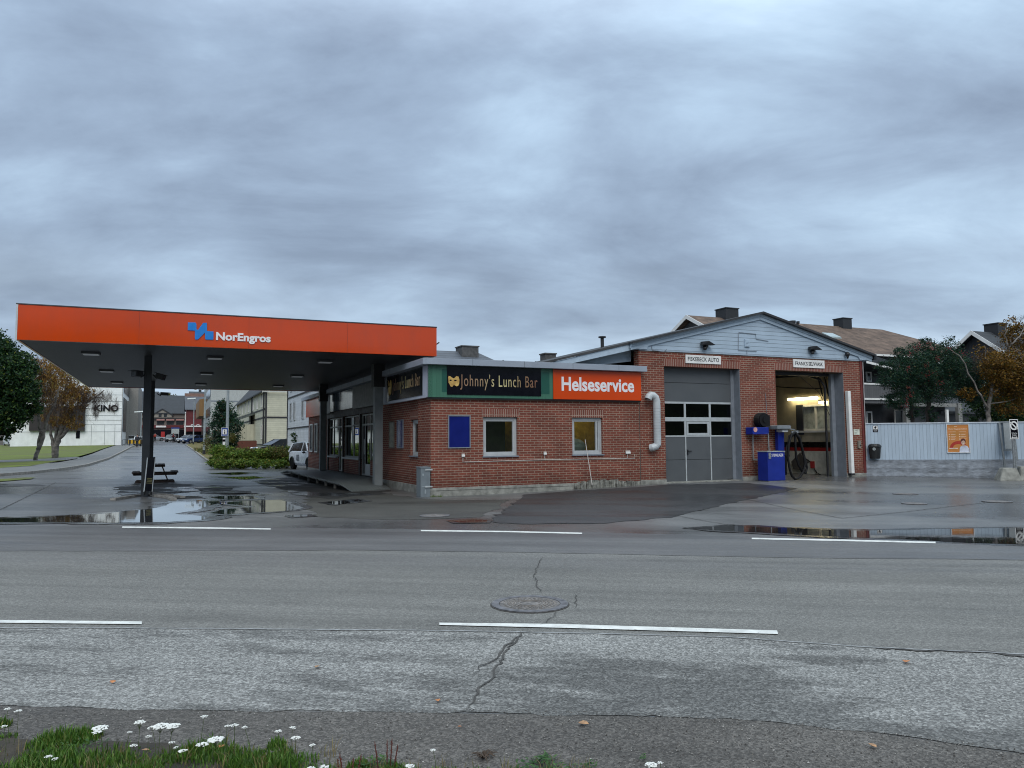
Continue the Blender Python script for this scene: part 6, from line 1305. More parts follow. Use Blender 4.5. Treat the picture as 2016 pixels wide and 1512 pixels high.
# ================================================================== houses
tile_brown = boardmat('shingle_brown', (0.20, 0.135, 0.10), 0.30, False, groove=0.14, dark=0.5, rough=0.9, dirt=0.45); tile_dark = boardmat('tile_dark', (0.040, 0.046, 0.055), 0.33, False, groove=0.12, dark=0.6, rough=0.75, dirt=0.2)
tile_rust = boardmat('tile_rust', (0.15, 0.075, 0.052), 0.35, False, groove=0.12, dark=0.6, rough=0.85, dirt=0.3)
blackch = mat('chimney_black', (0.02, 0.022, 0.026), 0.6); greych = mat('chimney_grey', (0.10, 0.10, 0.10), 0.9, var=0.2, bump=0.5)
def colboard(name, col, pitch=0.18, v=False, dark=0.6): return M.get(name) or boardmat(name, col, pitch, v, groove=0.1, dark=dark, dirt=0.12)
def gable_house(name, label, x0, x1, y0, y1, zb, ze, zr, ridge, wm, rm, trim=None, hip=(0, 0), over=0.5, chim=(), wins=(), chm=None, hipr=0.0):
    "axis-parallel house. ridge 'x' or 'y'"
    t = thing(name, label, 'house' if 'house' in name else 'building', ((x0 + x1) / 2, (y0 + y1) / 2, zb))
    mb = MB(); mb.box(x0, x1, y0, y1, zb, ze)
    if ridge == 'x':
        ym = (y0 + y1) / 2; r0, r1 = x0 + hip[0], x1 - hip[1]
        if not hip[0]: mb.prism([(x0, y0, ze), (x0, y1, ze), (x0, ym, zr - .12)], (0.2, 0, 0))
        if not hip[1]: mb.prism([(x1, y0, ze), (x1, y1, ze), (x1, ym, zr - .12)], (-0.2, 0, 0))
    else:
        xm = (x0 + x1) / 2; r0, r1 = y0 + hip[0], y1 - hip[1]
        if not hip[0]: mb.prism([(x0, y0, ze), (x1, y0, ze), (xm, y0, zr - .12)], (0, 0.2, 0))
        if not hip[1]: mb.prism([(x0, y1, ze), (x1, y1, ze), (xm, y1, zr - .12)], (0, -0.2, 0))
    mb.build('wall', wm, t)
    mb = MB(); o = over; X0_, X1_, Y0_, Y1_ = x0 - o, x1 + o, y0 - o, y1 + o
    if ridge == 'x': hw = (y1 - y0) / 2; k = (zr - ze) / hw; zo = ze - k * o; R_a, R_b = V((r0 if hip[0] else X0_, ym, zr)), V((r1 if hip[1] else X1_, ym, zr))
    else: hw = (x1 - x0) / 2; k = (zr - ze) / hw; zo = ze - k * o; R_a, R_b = V((xm, r0 if hip[0] else Y0_, zr)), V((xm, r1 if hip[1] else Y1_, zr))
    c = [V((X0_, Y0_, zo)), V((X1_, Y0_, zo)), V((X1_, Y1_, zo)), V((X0_, Y1_, zo))]; up_ = V((0, 0, 0.14))
    if ridge == 'x': faces = [[c[0], c[1], R_b, R_a], [c[2], c[3], R_a, R_b], [c[3], c[0], R_a], [c[1], c[2], R_b]]; sl_ = [0, 1] + ([2] if hip[0] else []) + ([3] if hip[1] else [])
    else: faces = [[c[3], c[0], R_a, R_b], [c[1], c[2], R_b, R_a], [c[0], c[1], R_a], [c[2], c[3], R_b]]; sl_ = [0, 1] + ([2] if hip[0] else []) + ([3] if hip[1] else [])
    for i in sl_: mb.prism(faces[i], up_)
    rf = mb.build('roof', rm, t)
    if trim:
        mb = MB(); e = 0.02
        for i, (ra, A_, B_) in enumerate(((R_a, (c[3], c[0]) if ridge == 'x' else (c[0], c[1]), 0), (R_b, (c[1], c[2]) if ridge == 'x' else (c[2], c[3]), 1))):
            if hip[i]: continue
            d = (V((-1, 0, 0)) if i == 0 else V((1, 0, 0))) if ridge == 'x' else (V((0, -1, 0)) if i == 0 else V((0, 1, 0)))
            for q in A_: mb.hexa([q + d * e - V((0, 0, .12)), q + d * (e + .05) - V((0, 0, .12)), ra + d * (e + .05) - V((0, 0, .12)), ra + d * e - V((0, 0, .12)), q + d * e + V((0, 0, .16)), q + d * (e + .05) + V((0, 0, .16)), ra + d * (e + .05) + V((0, 0, .16)), ra + d * e + V((0, 0, .16))])
        mb.fbox(Frame((0, Y0_, 0), (1, 0, 0), (0, -1, 0)), X0_, X1_, zo - 0.02, zo + 0.12, 0.003, 0.05)
        mb.each('barge_board', trim, rf)
    for (cx, cy, s, zt_) in chim:
        mb = MB(); mb.box(cx - s / 2, cx + s / 2, cy - s / 2, cy + s / 2, ze, zt_); mb.box(cx - s / 2 - .05, cx + s / 2 + .05, cy - s / 2 - .05, cy + s / 2 + .05, zt_ + .001, zt_ + .07); mb.build('chimney', chm or blackch, rf)
    FR = {'f': Frame((x0, y0, 0), (1, 0, 0), (0, -1, 0)), 'l': Frame((x0, y1, 0), (0, -1, 0), (-1, 0, 0)), 'r': Frame((x1, y0, 0), (0, 1, 0), (1, 0, 0))}
    for (f, u, z, w, h, *ex) in wins:
        F = FR[f]; mb = MB(); mb.frame(F, u, u + w, zb + z, zb + z + h, 0.09, -0.02, 0.06)
        if w > 1.2: mb.fbox(F, u + w / 2 - .03, u + w / 2 + .03, zb + z + .09, zb + z + h - .09, -0.01, 0.055)
        wf = mb.build('window', whitep if not ex else ex[0], t); mb = MB(); mb.fbox(F, u + .05, u + w - .05, zb + z + .05, zb + z + h - .05, 0.004, 0.02); mb.build('pane', farglass, wf)
    return t, FR
# long house with brown shingle roof behind the garage
P = at(1740, 650, 62); yr, zr_ = P.y, P.z
xL = Frame((0, yr, 0), (1, 0, 0), (0, -1, 0)).uz(1352, 622)[0]; y0_ = yr - 5.2; ze_ = Frame((0, y0_ - .5, 0), (1, 0, 0), (0, -1, 0)).uz(1730, 703)[1]
c1_ = at(1431, 640, 46); c2_ = at(1659, 650, 47)
Fr_ = Frame((0, yr, 0), (1, 0, 0), (0, -1, 0)); u1_, t1_ = Fr_.uz(1431, 610); u2_, t2_ = Fr_.uz(1658.5, 629)
t, FRh = gable_house('long_house', 'long house with a weathered brown shingle roof and two black chimneys rising behind the garage', xL + .5, P.x + 5.0, y0_, yr + 5.2, 0.3, ze_ + 0.35, zr_ - 0.1, 'x', colboard('wall_grey', (0.10, 0.10, 0.105)), tile_brown, whitep, hip=(0, 5.2), chim=((u1_, yr, 1.15, t1_), (u2_, yr, 0.95, t2_)), wins=(('l', 4.4, 5.6, 1.3, 1.0), ('f', 14, 2.5, 1.4, 1.2)))
k_ = (zr_ - ze_ - .45) / 5.2
mb = MB(); sk = (Frame((0, yr - 2.6, 0), (1, 0, 0), (0, -1, 0)).uz(1637, 658)[0]); zz = zr_ - .1 - 2.6 * k_ + .15
mb.hexa([(sk - .55, yr - 3.0, zz - .4 * k_), (sk + .55, yr - 3.0, zz - .4 * k_), (sk + .55, yr - 2.2, zz + .4 * k_), (sk - .55, yr - 2.2, zz + .4 * k_), (sk - .55, yr - 3.0, zz - .4 * k_ + .12), (sk + .55, yr - 3.0, zz - .4 * k_ + .12), (sk + .55, yr - 2.2, zz + .4 * k_ + .12), (sk - .55, yr - 2.2, zz + .4 * k_ + .12)]); mb.build('skylight', mat('skylight_pale', (0.35, 0.42, 0.42), 0.15), [c for c in t.children if c.name.startswith('roof')][0])
# small roof vents next to the gable
for px, py, lb in ((1560, 636, 'low dark roof cowl just right of the garage ridge'), (1571, 637, 'thin dark roof vent right of the roof cowl')):
    c = at(px, py, 41); tt = thing('roof_vent', lb, 'roof vent', c); mb = MB(); mb.tube([c - V((0, 0, .9)), c], 0.06 if px < 1565 else 0.035); mb.build('pipe', blackch, tt); mb = MB(); mb.tube([c, c + V((0, 0, .12))], 0.18 if px < 1565 else 0.09, 10); mb.build('cap', blackch, tt)
# grey house with balcony
yb = 8.0; BF = Frame((0, yb, 0), (1, 0, 0), (0, -1, 0)); dkg = colboard('wall_dark_grey', (0.035, 0.037, 0.042), 0.15, True); mdg = colboard('wall_mid_grey', (0.11, 0.11, 0.115), 0.14, True)
uA, uB = BF.uz(1690, 800)[0], BF.uz(1880, 800)[0]
t = thing('balcony_house', 'grey timber house with a balcony between the garage and the rowan', 'house', (uA + 3, yb + 4, 0.2))
def B(px, py, d=0.0): return BF.uz(px, py, d)
mb = MB(); mb.fbox(BF, uA, B(1762, 0)[0], 0.2, B(0 + 1720, 722)[1], -6, -1.2); mb.fbox(BF, B(1762, 0)[0], uB, 0.2, B(1800, 745)[1], -6, -0.6); mb.build('wall', dkg, t)
mb = MB(); q0, q1 = B(1696, 757), B(1770, 785); mb.fbox(BF, q0[0], q1[0], q1[1], q0[1], 0.0, 0.05); mb.fbox(BF, q1[0] - .05, q1[0], q1[1], q0[1], -1.2, 0.0); mb.build('balcony_railing', mdg, t)
mb = MB(); mb.fbox(BF, q0[0], q1[0] + .04, q0[1] + .002, q0[1] + .09, -0.04, 0.09); mb.fbox(BF, q0[0], q1[0] + .04, q1[1] - .10, q1[1] - .002, -0.04, 0.09); mb.build('white_rail', whitep, t)
mb = MB(); mb.fbox(BF, q0[0], q1[0] + .2, q1[1] - .28, q1[1] - .102, -1.2, 0.02); mb.build('balcony_floor', mdg, t)
for px in (1751, 1850):
    mb = MB(); mb.fbox(BF, B(px - 3.5, 0)[0], B(px + 3.5, 0)[0], 0.2, B(px, 792)[1] - .02, -0.2, 0.0); mb.build('post', mat('post_grey', (0.22, 0.22, 0.21), 0.7), t)
mb = MB(); a, b = B(1690, 714), B(1775, 735); mb.fpoly(BF, [(a[0], a[1] + .5), (b[0], b[1] + .25), (b[0], b[1]), (a[0], a[1])], -6.4, 0.5); r_ = mb.build('roof', tile_dark, t)
mb = MB(); mb.fpoly(BF, [(a[0], a[1] + .04), (b[0], b[1] + .04), (b[0], b[1] - .08), (a[0], a[1] - .08)], 0.502, 0.56); mb.build('barge_board', whitep, r_)
def bwin(x0, y0, x1, y1, d, m=whitep):
    a, b = B(x0, y0, d), B(x1, y1, d); mb = MB(); mb.frame(BF, a[0], b[0], b[1], a[1], 0.07, d + .003, d + .06); f = mb.build('window', m, t); mb = MB(); mb.fbox(BF, a[0] + .04, b[0] - .04, b[1] + .04, a[1] - .04, d + .004, d + .02); mb.build('pane', farglass, f)
bwin(1704, 732, 1715, 752, -1.2); bwin(1704, 810, 1717, 850, -1.2); bwin(1759, 806, 1778, 850, -0.6, M['post_grey']); bwin(1782, 806, 1800, 850, -0.6, M['post_grey'])
mb = MB(); mb.fbox(BF, B(1745, 0)[0], uB, B(1800, 800)[1], B(1800, 793)[1], -0.6, 0.1); mb.build('porch_beam', M['post_grey'], t)
mb = MB(); mb.fbox(BF, B(1821, 0)[0], B(1825, 0)[0], 0.2, B(1823, 806)[1], 0.0, .09); mb.build('white_post', whitep, t)
# dark house at the right
P = at(1921, 656, 50); yr = P.y; zr_ = P.z; Fr_ = Frame((0, yr, 0), (1, 0, 0), (0, -1, 0)); u1_, t1_ = Fr_.uz(1959.5, 639.5)
Fe = Frame((0, yr - 4, 0), (1, 0, 0), (0, -1, 0)); ze_ = Frame((P.x, 0, 0), (0, 1, 0), (-1, 0, 0)).uz(1952, 680)
gable_house('dark_house', 'dark timber house with a black chimney at the right, half hidden by the birch', P.x, P.x + 16, yr - 4.5, yr + 4.5, 0.3, zr_ - 3.4, zr_, 'x', dkg, tile_dark, whitep, chim=((u1_, yr, 0.95, t1_),), wins=(('l', 3.6, 4.2, 1.4, 1.1), ('f', 2, 1.0, 1.2, 1.3), ('f', 6, 4.0, 1.2, 1.2)), over=0.4)
t, _ = gable_house('low_dark_annex', 'low dark annex with a white framed window left of the birch trunk', at(1850, 800, 44).x, at(1850, 800, 44).x + 8, at(1850, 800, 44).y, at(1850, 800, 44).y + 5, 0.2, at(1850, 812, 44).z, at(1850, 780, 44).z, 'x', dkg, tile_dark, None, wins=(('f', 0.9, 0.9, 1.0, 1.2), ('f', 2.3, 0.9, 0.5, 1.2)), over=0.2)
# roofs behind the lunch bar
P = at(950, 698, 50); P2 = at(800, 694, 52)
gable_house('house_behind_canopy', 'dark tiled hip roof house with a broad grey chimney over the lunch bar', at(820, 700, 46).x, P.x + 2.6, P.y - 4, P.y + 4, 0.5, P.z - 2.3, P.z, 'x', colboard('wall_mid', (0.2, 0.2, 0.2)), boardmat('tile_slate', (0.10, 0.115, 0.14), 0.33, False, groove=0.2, dark=0.55, rough=0.6), None, hip=(0, 3.0), chim=((at(931, 690, 48.4).x, P.y - 0.2, 1.15, at(931, 683, 49).z),), chm=greych, wins=(('f', 2, 3, 1.2, 1.2),))
c = at(1079, 706, 36); t = thing('small_chimney', 'small pale grey chimney behind the lower garage roof', 'chimney', c - V((0, 0, 2))); mb = MB(); mb.box(c.x - .28, c.x + .28, c.y - .28, c.y + .28, 2.0, at(1079, 698.5, 36).z); mb.build('stack', greych, t); mb = MB(); z_ = at(1079, 698.5, 36).z; mb.box(c.x - .32, c.x + .32, c.y - .32, c.y + .32, z_ + .001, z_ + .06); mb.build('cap', greych, t)
c = at(1186, 682, 30); t = thing('flue_pipe', 'thin black flue pipe standing on the low left slope of the garage roof', 'flue', c); mb = MB(); mb.tube([c - V((0, 0, .5)), at(1185.5, 666, 30)], 0.07, 10); mb.build('pipe', blackch, t); mb = MB(); q = at(1185.5, 665, 30); mb.tube([q, q + V((0, 0, .05))], 0.15, 12); mb.build('cap', blackch, t)

# ================================================================== far left: cinema and street
cw = mat('cinema_white', (0.84, 0.86, 0.86), 0.8, var=0.05, vscale=1.5, dirt=0.12); PS = at(238, 875, 116); Yc = PS.y; Xc = PS.x; zc_ = PS.z
CFm = Frame((Xc, Yc, 0), (1, 0, 0), (0, -1, 0)); CS = Frame((Xc, Yc, 0), (0, 1, 0), (1, 0, 0))
t = thing('cinema_building', 'white block-like cinema building left of the side street, behind the birches', 'building', (Xc - 10, Yc + 10, zc_))
u0_ = CFm.uz(20, 860)[0]; zt_ = zc_ + 10.3
mb = MB(); mb.fbox(CFm, u0_, 0, zc_ - 2, zt_, -38, 0); mb.build('wall', cw, t)
mb = MB()
for row in (850, 836, 827, 818, 804, 790, 777):
    z = CFm.uz(200, row)[1]; mb.fbox(CFm, u0_, -0.01, z - .025, z + .025, 0.003, 0.03)
for px in (180, 206, 226): u = CFm.uz(px, 850)[0]; mb.fbox(CFm, u - .02, u + .02, zc_, CFm.uz(200, 836)[1], 0.003, 0.028)
mb.build('panel_joint', mat('joint_grey2', (0.25, 0.28, 0.29), 0.8), t)
a, b = CFm.uz(60, 800), CFm.uz(167, 848); mb = MB(); mb.fbox(CFm, a[0], b[0], b[1], a[1], 0.01, 0.5); mb.build('dark_cladding', mat('cinema_dark', (0.028, 0.022, 0.022), 0.5, var=0.2), t)
a, b = CFm.uz(150, 848), CFm.uz(157, 863); mb = MB(); mb.fbox(CFm, a[0], b[0], b[1], a[1] - .02, 0.003, 0.06); mb.build('door', signblack, t)
mb = MB()
for y0, y1, z0, z1 in ((3, 12, 2.0, 7.4), (4, 30, 8.2, 10.2)): mb.fbox(CS, y0, y1, zc_ + z0, zc_ + z1, 0.003, 0.06)
for w_ in mb.v[:0]: pass
mb.each('side_window', signblack, t)
mb = MB(); mb.fbox(CS, -0.02, 0.4, zc_, zt_, 0.004, 0.05); mb.fbox(CS, 13, 13.6, zc_, zt_ - 3, 0.003, 0.4); mb.fbox(CS, 20, 38, zc_, zt_ + .4, 0.003, 1.5); mb.each('side_pilaster', mat('pilaster', (0.25, 0.24, 0.22), 0.7), t)
a, b = CFm.uz(186, 797), CFm.uz(233, 810); t = thing('cinema_lettering', 'large dark letters KINO on the white cinema wall', 'sign', CFm.p(a[0], b[1])); text('KINO', CFm, a[0] , b[0], b[1], a[1], 0.05, signblack, t, bold=0.03, depth=0.12, space=1.0)
# buildings along the street
def street_x(px, d): return at(px, 868, d)
crm = colboard('cream_boards', (0.56, 0.55, 0.43), 0.20, False, 0.75); crv = colboard('cream_boards_v', (0.52, 0.51, 0.40), 0.4, True, 0.7); dtr = mat('dark_trim', (0.02, 0.02, 0.024), 0.6)
Pc = at(521, 868, 76); Pe = at(566, 868, 76); zb_ = T(76) + 0.6
def hz(px, py, Y): return Frame((0, Y, 0), (1, 0, 0), (0, -1, 0)).uz(px, py)[1]
xw = Pc.x; Yg = Pc.y; ztop = hz(521, 768, Yg)
t, FRc = gable_house('cream_house', 'cream boarded house with dark trim and a small porch behind the hedge', xw, xw + 7, Yg, Yg + 36, zb_, ztop + 0.2, ztop + 4.2, 'y', crm, tile_dark, mat('trim_cream', (0.5, 0.5, 0.46), 0.6), over=0.35,
    wins=[('l', 36 - y, z, 1.0, 1.5) for y in (3.6, 8, 12.5, 18, 22, 27, 31) for z in (4.1,)] + [('l', 36 - y, 0.8, 1.0, 1.5) for y in (3.2, 22, 27)])
mb = MB()
for z in (0.15, 2.9): mb.fbox(FRc['f'], 0, 7, zb_ + z, zb_ + z + .16, 0.003, 0.05); mb.fbox(FRc['l'], 0, 36, zb_ + z, zb_ + z + .16, 0.003, 0.05)
mb.fbox(FRc['l'], 0, 36, zb_ + 5.85, zb_ + 6.0, 0.003, 0.05); mb.fbox(FRc['l'], 0, 36, zb_ + 3.75, zb_ + 3.9, 0.003, 0.05)
for u in (0, 6.85): mb.fbox(FRc['f'], u, u + .16, zb_, ztop, 0.003, 0.06)
for y in (0.3, 12.5): mb.tube([FRc['l'].p(36 - y, zb_, .12), FRc['l'].p(36 - y, ztop + .1, .12)], 0.08)
mb.build('dark_trim', dtr, t)
mb = MB(); LF = FRc['l']; mb.fbox(LF, 36 - 16.5, 36 - 10.5, zb_ - .3, zb_ + 2.5, 0.003, 2.4); p_ = mb.build('porch', crv, t)
mb = MB(); mb.prism([LF.p(36 - 17, zb_ + 3.6, 0.003), LF.p(36 - 17, zb_ + 2.5, 2.9), LF.p(36 - 10, zb_ + 2.5, 2.9), LF.p(36 - 10, zb_ + 3.6, 0.003)], (0, 0, 0.2)); mb.build('porch_roof', boardmat('tile_grey', (0.11, 0.13, 0.12), 0.3, True, groove=0.2, dark=0.5), p_)
# white house: long wall facing the forecourt
Pw = at(565.5, 872, 58); zb_ = T(56) + 0.55; wht = colboard('white_boards', (0.62, 0.65, 0.68), 0.17, False, 0.75)
t, FRw = gable_house('white_house', 'tall white boarded house with dark bands directly behind the white car', Pw.x, Pw.x + 6, Pw.y - 14, Pw.y, zb_, zb_ + 5.7, zb_ + 7.0, 'y', wht, tile_dark, None, over=0.4, wins=[('l', u, z, 0.75, 1.35, mat('pale_window', (0.38, 0.41, 0.43), 0.5)) for u in (3.2, 1.4, 7, 10) for z in (2.45, 4.6)])
mb = MB()
for z in (0.0, 1.85, 4.15): mb.fbox(FRw['l'], 0, 14, zb_ + z, zb_ + z + .09, 0.003, 0.05)
mb.fbox(FRw['l'], 0, .12, zb_, zb_ + 5.6, 0.003, 0.06); mb.build('dark_trim', dtr, t)
mb = MB(); mb.fbox(FRw['l'], 0, 14, 0.0, zb_, -0.4, -0.05); mb.build('foundation', concrete, t)
t = thing('climbing_plant', 'dark climbing plant on the white house wall beside the brick pier', 'plant', FRw['l'].p(5, zb_, 0.1)); mb = MB(); limb(mb, [FRw['l'].p(4.6, zb_, .1), FRw['l'].p(4.8, zb_ + 1.0, .1), FRw['l'].p(4.4, zb_ + 1.8, .1)], .03, .01); mb.build('stem', darkbark, t)
foliage('foliage', lf_dark, t, [(FRw['l'].p(4.2, zb_ + 1.4, .15), .15, .5, .3, 160), (FRw['l'].p(5.0, zb_ + 1.0, .15), .15, .7, .45, 240), (FRw['l'].p(4.0, zb_ + .5, .15), .15, .3, .3, 80)], leaf=0.12, per=20, seed=31)
# big pale block behind
Pb = at(413, 868, 122); cb_ = mat('block_white', (0.42, 0.44, 0.43), 0.7, var=0.08, dirt=0.15)
mb = MB(); t = thing('office_block', 'large pale office block with dark ribbon windows behind the street tree', 'building', (Pb.x + 7, Pb.y + 10, T(120)))
mb.box(Pb.x, Pb.x + 18, Pb.y, Pb.y + 26, T(122) - 1, T(122) + 12.5); mb.build('wall', cb_, t)
LB_ = Frame((Pb.x, Pb.y + 26, 0), (0, -1, 0), (-1, 0, 0))
for z in (1.5, 4.6, 7.7, 10.2):
    mb = MB(); mb.fbox(LB_, 1, 25.5, T(122) + z, T(122) + z + 1.5, 0.003, 0.05); mb.build('ribbon_window', farglass, t)
FB_ = Frame((Pb.x, Pb.y, 0), (1, 0, 0), (0, -1, 0)); mb = MB(); mb.fbox(FB_, 0.0, 18, T(122) + 6.9, T(122) + 7.1, 0.003, 0.04); mb.build('band', jambgrey, t)
# ochre building
Po = at(391, 868, 145); och = colboard('ochre_boards', (0.28, 0.16, 0.06), 0.5, True, 0.8); tb = T(145)
t = thing('ochre_building', 'ochre clad building with an overhanging upper storey beside the red house', 'building', (Po.x + 5, Po.y + 8, tb))
mb = MB(); mb.prism([(Po.x, Po.y, tb + 5.0), (Po.x + 16, Po.y, tb + 5.0), (Po.x + 16, Po.y, tb + 11), (Po.x, Po.y, tb + 8.2)], (0, 22, 0)); mb.build('upper_storey', och, t)
mb = MB(); mb.box(Po.x + 1.2, Po.x + 16, Po.y + 0.5, Po.y + 22, tb - 1, tb + 5.0); mb.build('lower_wall', mat('ochre_dark', (0.10, 0.075, 0.05), 0.7), t)
LO = Frame((Po.x + 1.2, Po.y + 22, 0), (0, -1, 0), (-1, 0, 0))
for u in (3, 9, 15, 19):
    mb = MB(); mb.fbox(LO, u, u + 2, tb + 1, tb + 3.2, 0.003, 0.05); mb.build('window', farglass, t)
# red house
Pr = at(366, 868, 175); tb = T(175); redm = colboard('red_boards', (0.12, 0.012, 0.015), 0.3, False, 0.7)
t, FRr = gable_house('red_house', 'dark red timber house with a slate roof and white railings up the street', Pr.x, Pr.x + 12, Pr.y, Pr.y + 9, tb, tb + 7.2, tb + 10.2, 'x', redm, boardmat('slate', (0.08, 0.09, 0.11), 0.4, False, groove=0.15, dark=0.6), None, over=0.4, chim=((Pr.x + 5.5, Pr.y + 4.5, .9, tb + 11.3),), wins=(('f', 7.0, 5.2, .7, 1.1), ('f', 8.4, 5.2, .7, 1.1), ('f', 1.0, 2.6, .6, 1.0), ('f', 2.2, 2.6, .6, 1.0)))
mb = MB(); F_ = FRr['f']; mb.fbox(F_, -.5, 12, tb + 3.0, tb + 3.3, 0.003, 1.6); mb.fbox(F_, 6, 12, tb + 4.7, tb + 4.9, 0.003, .3); mb.build('balcony', whitep, t)
mb = MB(); mb.fbox(F_, -.5, 12, tb + 2.0, tb + 2.9, 1.4, 1.6); mb.build('red_fascia', redm, t); mb = MB(); mb.fbox(F_, -.3, 12, tb - .5, tb + 1.9, 0.004, 0.05); mb.build('shop_window', signblack, t)
# mall with the dark roof across the end of the street
Pm = at(256, 868, 180); tb = T(180); Xm1 = at(364, 868, 180).x
stone = mat('mall_wall', (0.20, 0.17, 0.15), 0.8, var=0.15); FM = Frame((Pm.x, Pm.y - 0, 0), (1, 0, 0), (0, -1, 0)); LM = Xm1 - Pm.x
t = thing('street_end_shops', 'long brown shop building with a dark tiled roof, gables and red balconies closing the street', 'building', (Pm.x + LM / 2, Pm.y + 6, tb))
mb = MB(); mb.fbox(FM, 0, LM, tb - 1, tb + 6.4, -14, 0); mb.build('wall', stone, t)
mb = MB(); mb.prism([FM.p(-.3, tb + 6.4, .6), FM.p(-.3, tb + 11.2, -7), FM.p(-.3, tb + 6.4, -14.5)], FM.U * (LM + .4)); mb.build('roof', tile_dark, t)
def mall(px, py): return FM.uz(px, py)
def mgable(px0, px1, pyt, pyb):
    a, b = mall(px0, pyb), mall(px1, pyb); c = mall((px0 + px1) / 2, pyt); mb = MB(); mb.fpoly(FM, [a, b, (b[0], b[1] + .6), c, (a[0], a[1] + .6)], -5, 0.3); g_ = mb.build('gable', mat('gable_beige', (0.30, 0.28, 0.24), 0.8), t)
    mb = MB()
    for s_, e_ in (((a[0] - .3, a[1] + .5), (c[0], c[1] + .1)), ((b[0] + .3, b[1] + .5), (c[0], c[1] + .1))): mb.beam(FM.p(*s_, .35), FM.p(*e_, .35), 0.3, 0.25)
    mb.build('gable_roof', tile_dark, g_)
    for k in (0.3, 0.58): mb = MB(); mb.fbox(FM, a[0] + (b[0] - a[0]) * k, a[0] + (b[0] - a[0]) * (k + .16), a[1] + .15, a[1] + 1.1, 0.303, 0.34); mb.build('gable_window', farglass, g_)
mgable(301, 338, 806, 822); mgable(253, 266, 812, 822)
for k, (x0, x1, y0, y1, m_) in enumerate(((256, 364, 837, 843, redm), (256, 364, 823, 826, dtr), (258, 278, 846, 868, signblack), (300, 362, 846, 868, signblack))):
    a, b = mall(x0, y0), mall(x1, y1); mb = MB(); mb.fbox(FM, a[0], b[0], b[1], a[1], 0.003, 0.4 + 0.01 * k); mb.build(('red_balcony', 'eaves', 'shop_front', 'shop_front')[k], m_, t)
for x0 in (259, 270, 282, 292, 309, 328, 347):
    a, b = mall(x0, 828), mall(x0 + (6 if x0 < 300 else 14), 836); mb = MB(); mb.fbox(FM, a[0], b[0], b[1], a[1], 0.003, 0.05); w_ = mb.build('window', farglass, t)
    if x0 > 300: mb = MB(); mb.fbox(FM, a[0] - .1, b[0] + .1, a[1], a[1] + .35, 0.05, 0.6); mb.build('awning', mat('awning_pink', (0.42, 0.22, 0.20), 0.7), w_)
a, b = mall(307, 838), mall(327, 841.5); mb = MB(); mb.fbox(FM, a[0], b[0], b[1], a[1], 0.45, 0.6); mb.build('name_sign', whitep, t)
a, b = mall(317, 850), mall(324, 868); mb = MB(); mb.fbox(FM, a[0], b[0], b[1], a[1], 0.45, 0.6); mb.build('red_door', mat('red_bright', (0.4, 0.02, 0.02), 0.5), t)
# houses up the hill
P = at(262, 868, 225)
t, _ = gable_house('grey_terrace_house', 'grey house with a long dark roof above the street-end shops', P.x, at(320, 868, 225).x, P.y, P.y + 10, T(225) + 1.0, at(290, 786, 225).z, at(290, 775, 225).z + 1.0, 'x', colboard('wall_greygreen', (0.17, 0.18, 0.17)), tile_dark, None, over=0.6, wins=[('f', u, at(290, 797, 225).z - T(225) - 1.0, 1.2, 1.2) for u in (1.2, 2.6, 5.6, 7.0)], hip=(0, 1.5))
P = at(366, 868, 235)
gable_house('rust_roof_house', 'white house with a rust brown tiled roof above the red house', P.x, P.x + 11, P.y, P.y + 9, T(235) + .5, at(370, 790, 235).z, at(370, 773, 235).z, 'x', whitep, tile_rust, None, over=0.6, wins=(('f', 2, 9.3, .8, .8), ('f', 4, 9.3, .8, .8), ('f', 7, 9.3, 2, .8)))
P = at(374, 868, 262)
gable_house('dark_hill_house', 'house with a dark roof and a small chimney, highest on the hill', P.x, P.x + 16, P.y, P.y + 9, T(262), at(370, 776, 262).z, at(370, 769.5, 262).z, 'x', colboard('wall_mid', (0.2, 0.2, 0.2)), tile_dark, None, over=0.6, chim=((P.x + 3, P.y + 4.5, .9, at(370, 765, 262).z),))
for (px, pyt, pyb, d, wpx, m_, lb, s_) in ((334, 776, 800, 215, 9, lf_hedge2, 'loose yellowish tree on the hill beyond the security camera', 41), (344, 779, 802, 212, 6, lf_dark, 'small dark tree on the hill left of the rust brown roof', 42)):
    t = thing('hill_tree', lb, 'tree', V((at(px, 868, d).x, at(px, 868, d).y, T(d)))); mb = MB(); b_ = ORG[t]; limb(mb, [b_, V((b_.x, b_.y, at(px, (pyt + pyb) / 2, d).z))], .25, .1); mb.build('trunk', darkbark, t); foliage('crown', m_, t, [E(px, (pyt + pyb) / 2, d, wpx, (pyb - pyt) / 2, 1.5, 1100)], leaf=0.5, per=22, seed=s_)
# ================================================================== trees on the left
gb = lambda px, d: V((at(px, 868, d).x, at(px, 868, d).y, T(d)))
t = thing('maple_tree', 'broad dark green tree cut by the left edge of the photo', 'tree', gb(-12, 54)); b_ = ORG[t]
mb = MB(); limb(mb, [b_, at(-10, 850, 54), at(-8, 800, 54), at(-5, 750, 54)], .35, .12); mb.build('trunk', darkbark, t)
foliage('crown', lf_dark, t, [E(10, 740, 54, 38, 60, 2.0, 9000), E(-10, 690, 54, 36, 34, 1.6, 4200), E(38, 765, 54, 30, 56, 1.6, 5200), E(12, 815, 54, 36, 36, 1.8, 5600), E(-20, 800, 54, 40, 60, 2.0, 6000), E(8, 845, 54, 18, 22, 1.0, 1300), E(50, 725, 55, 20, 30, 1.2, 1500), E(66, 790, 55, 16, 36, 1.0, 1300)], leaf=0.20, per=45, spread=0.22, asp=0.7, seed=21)
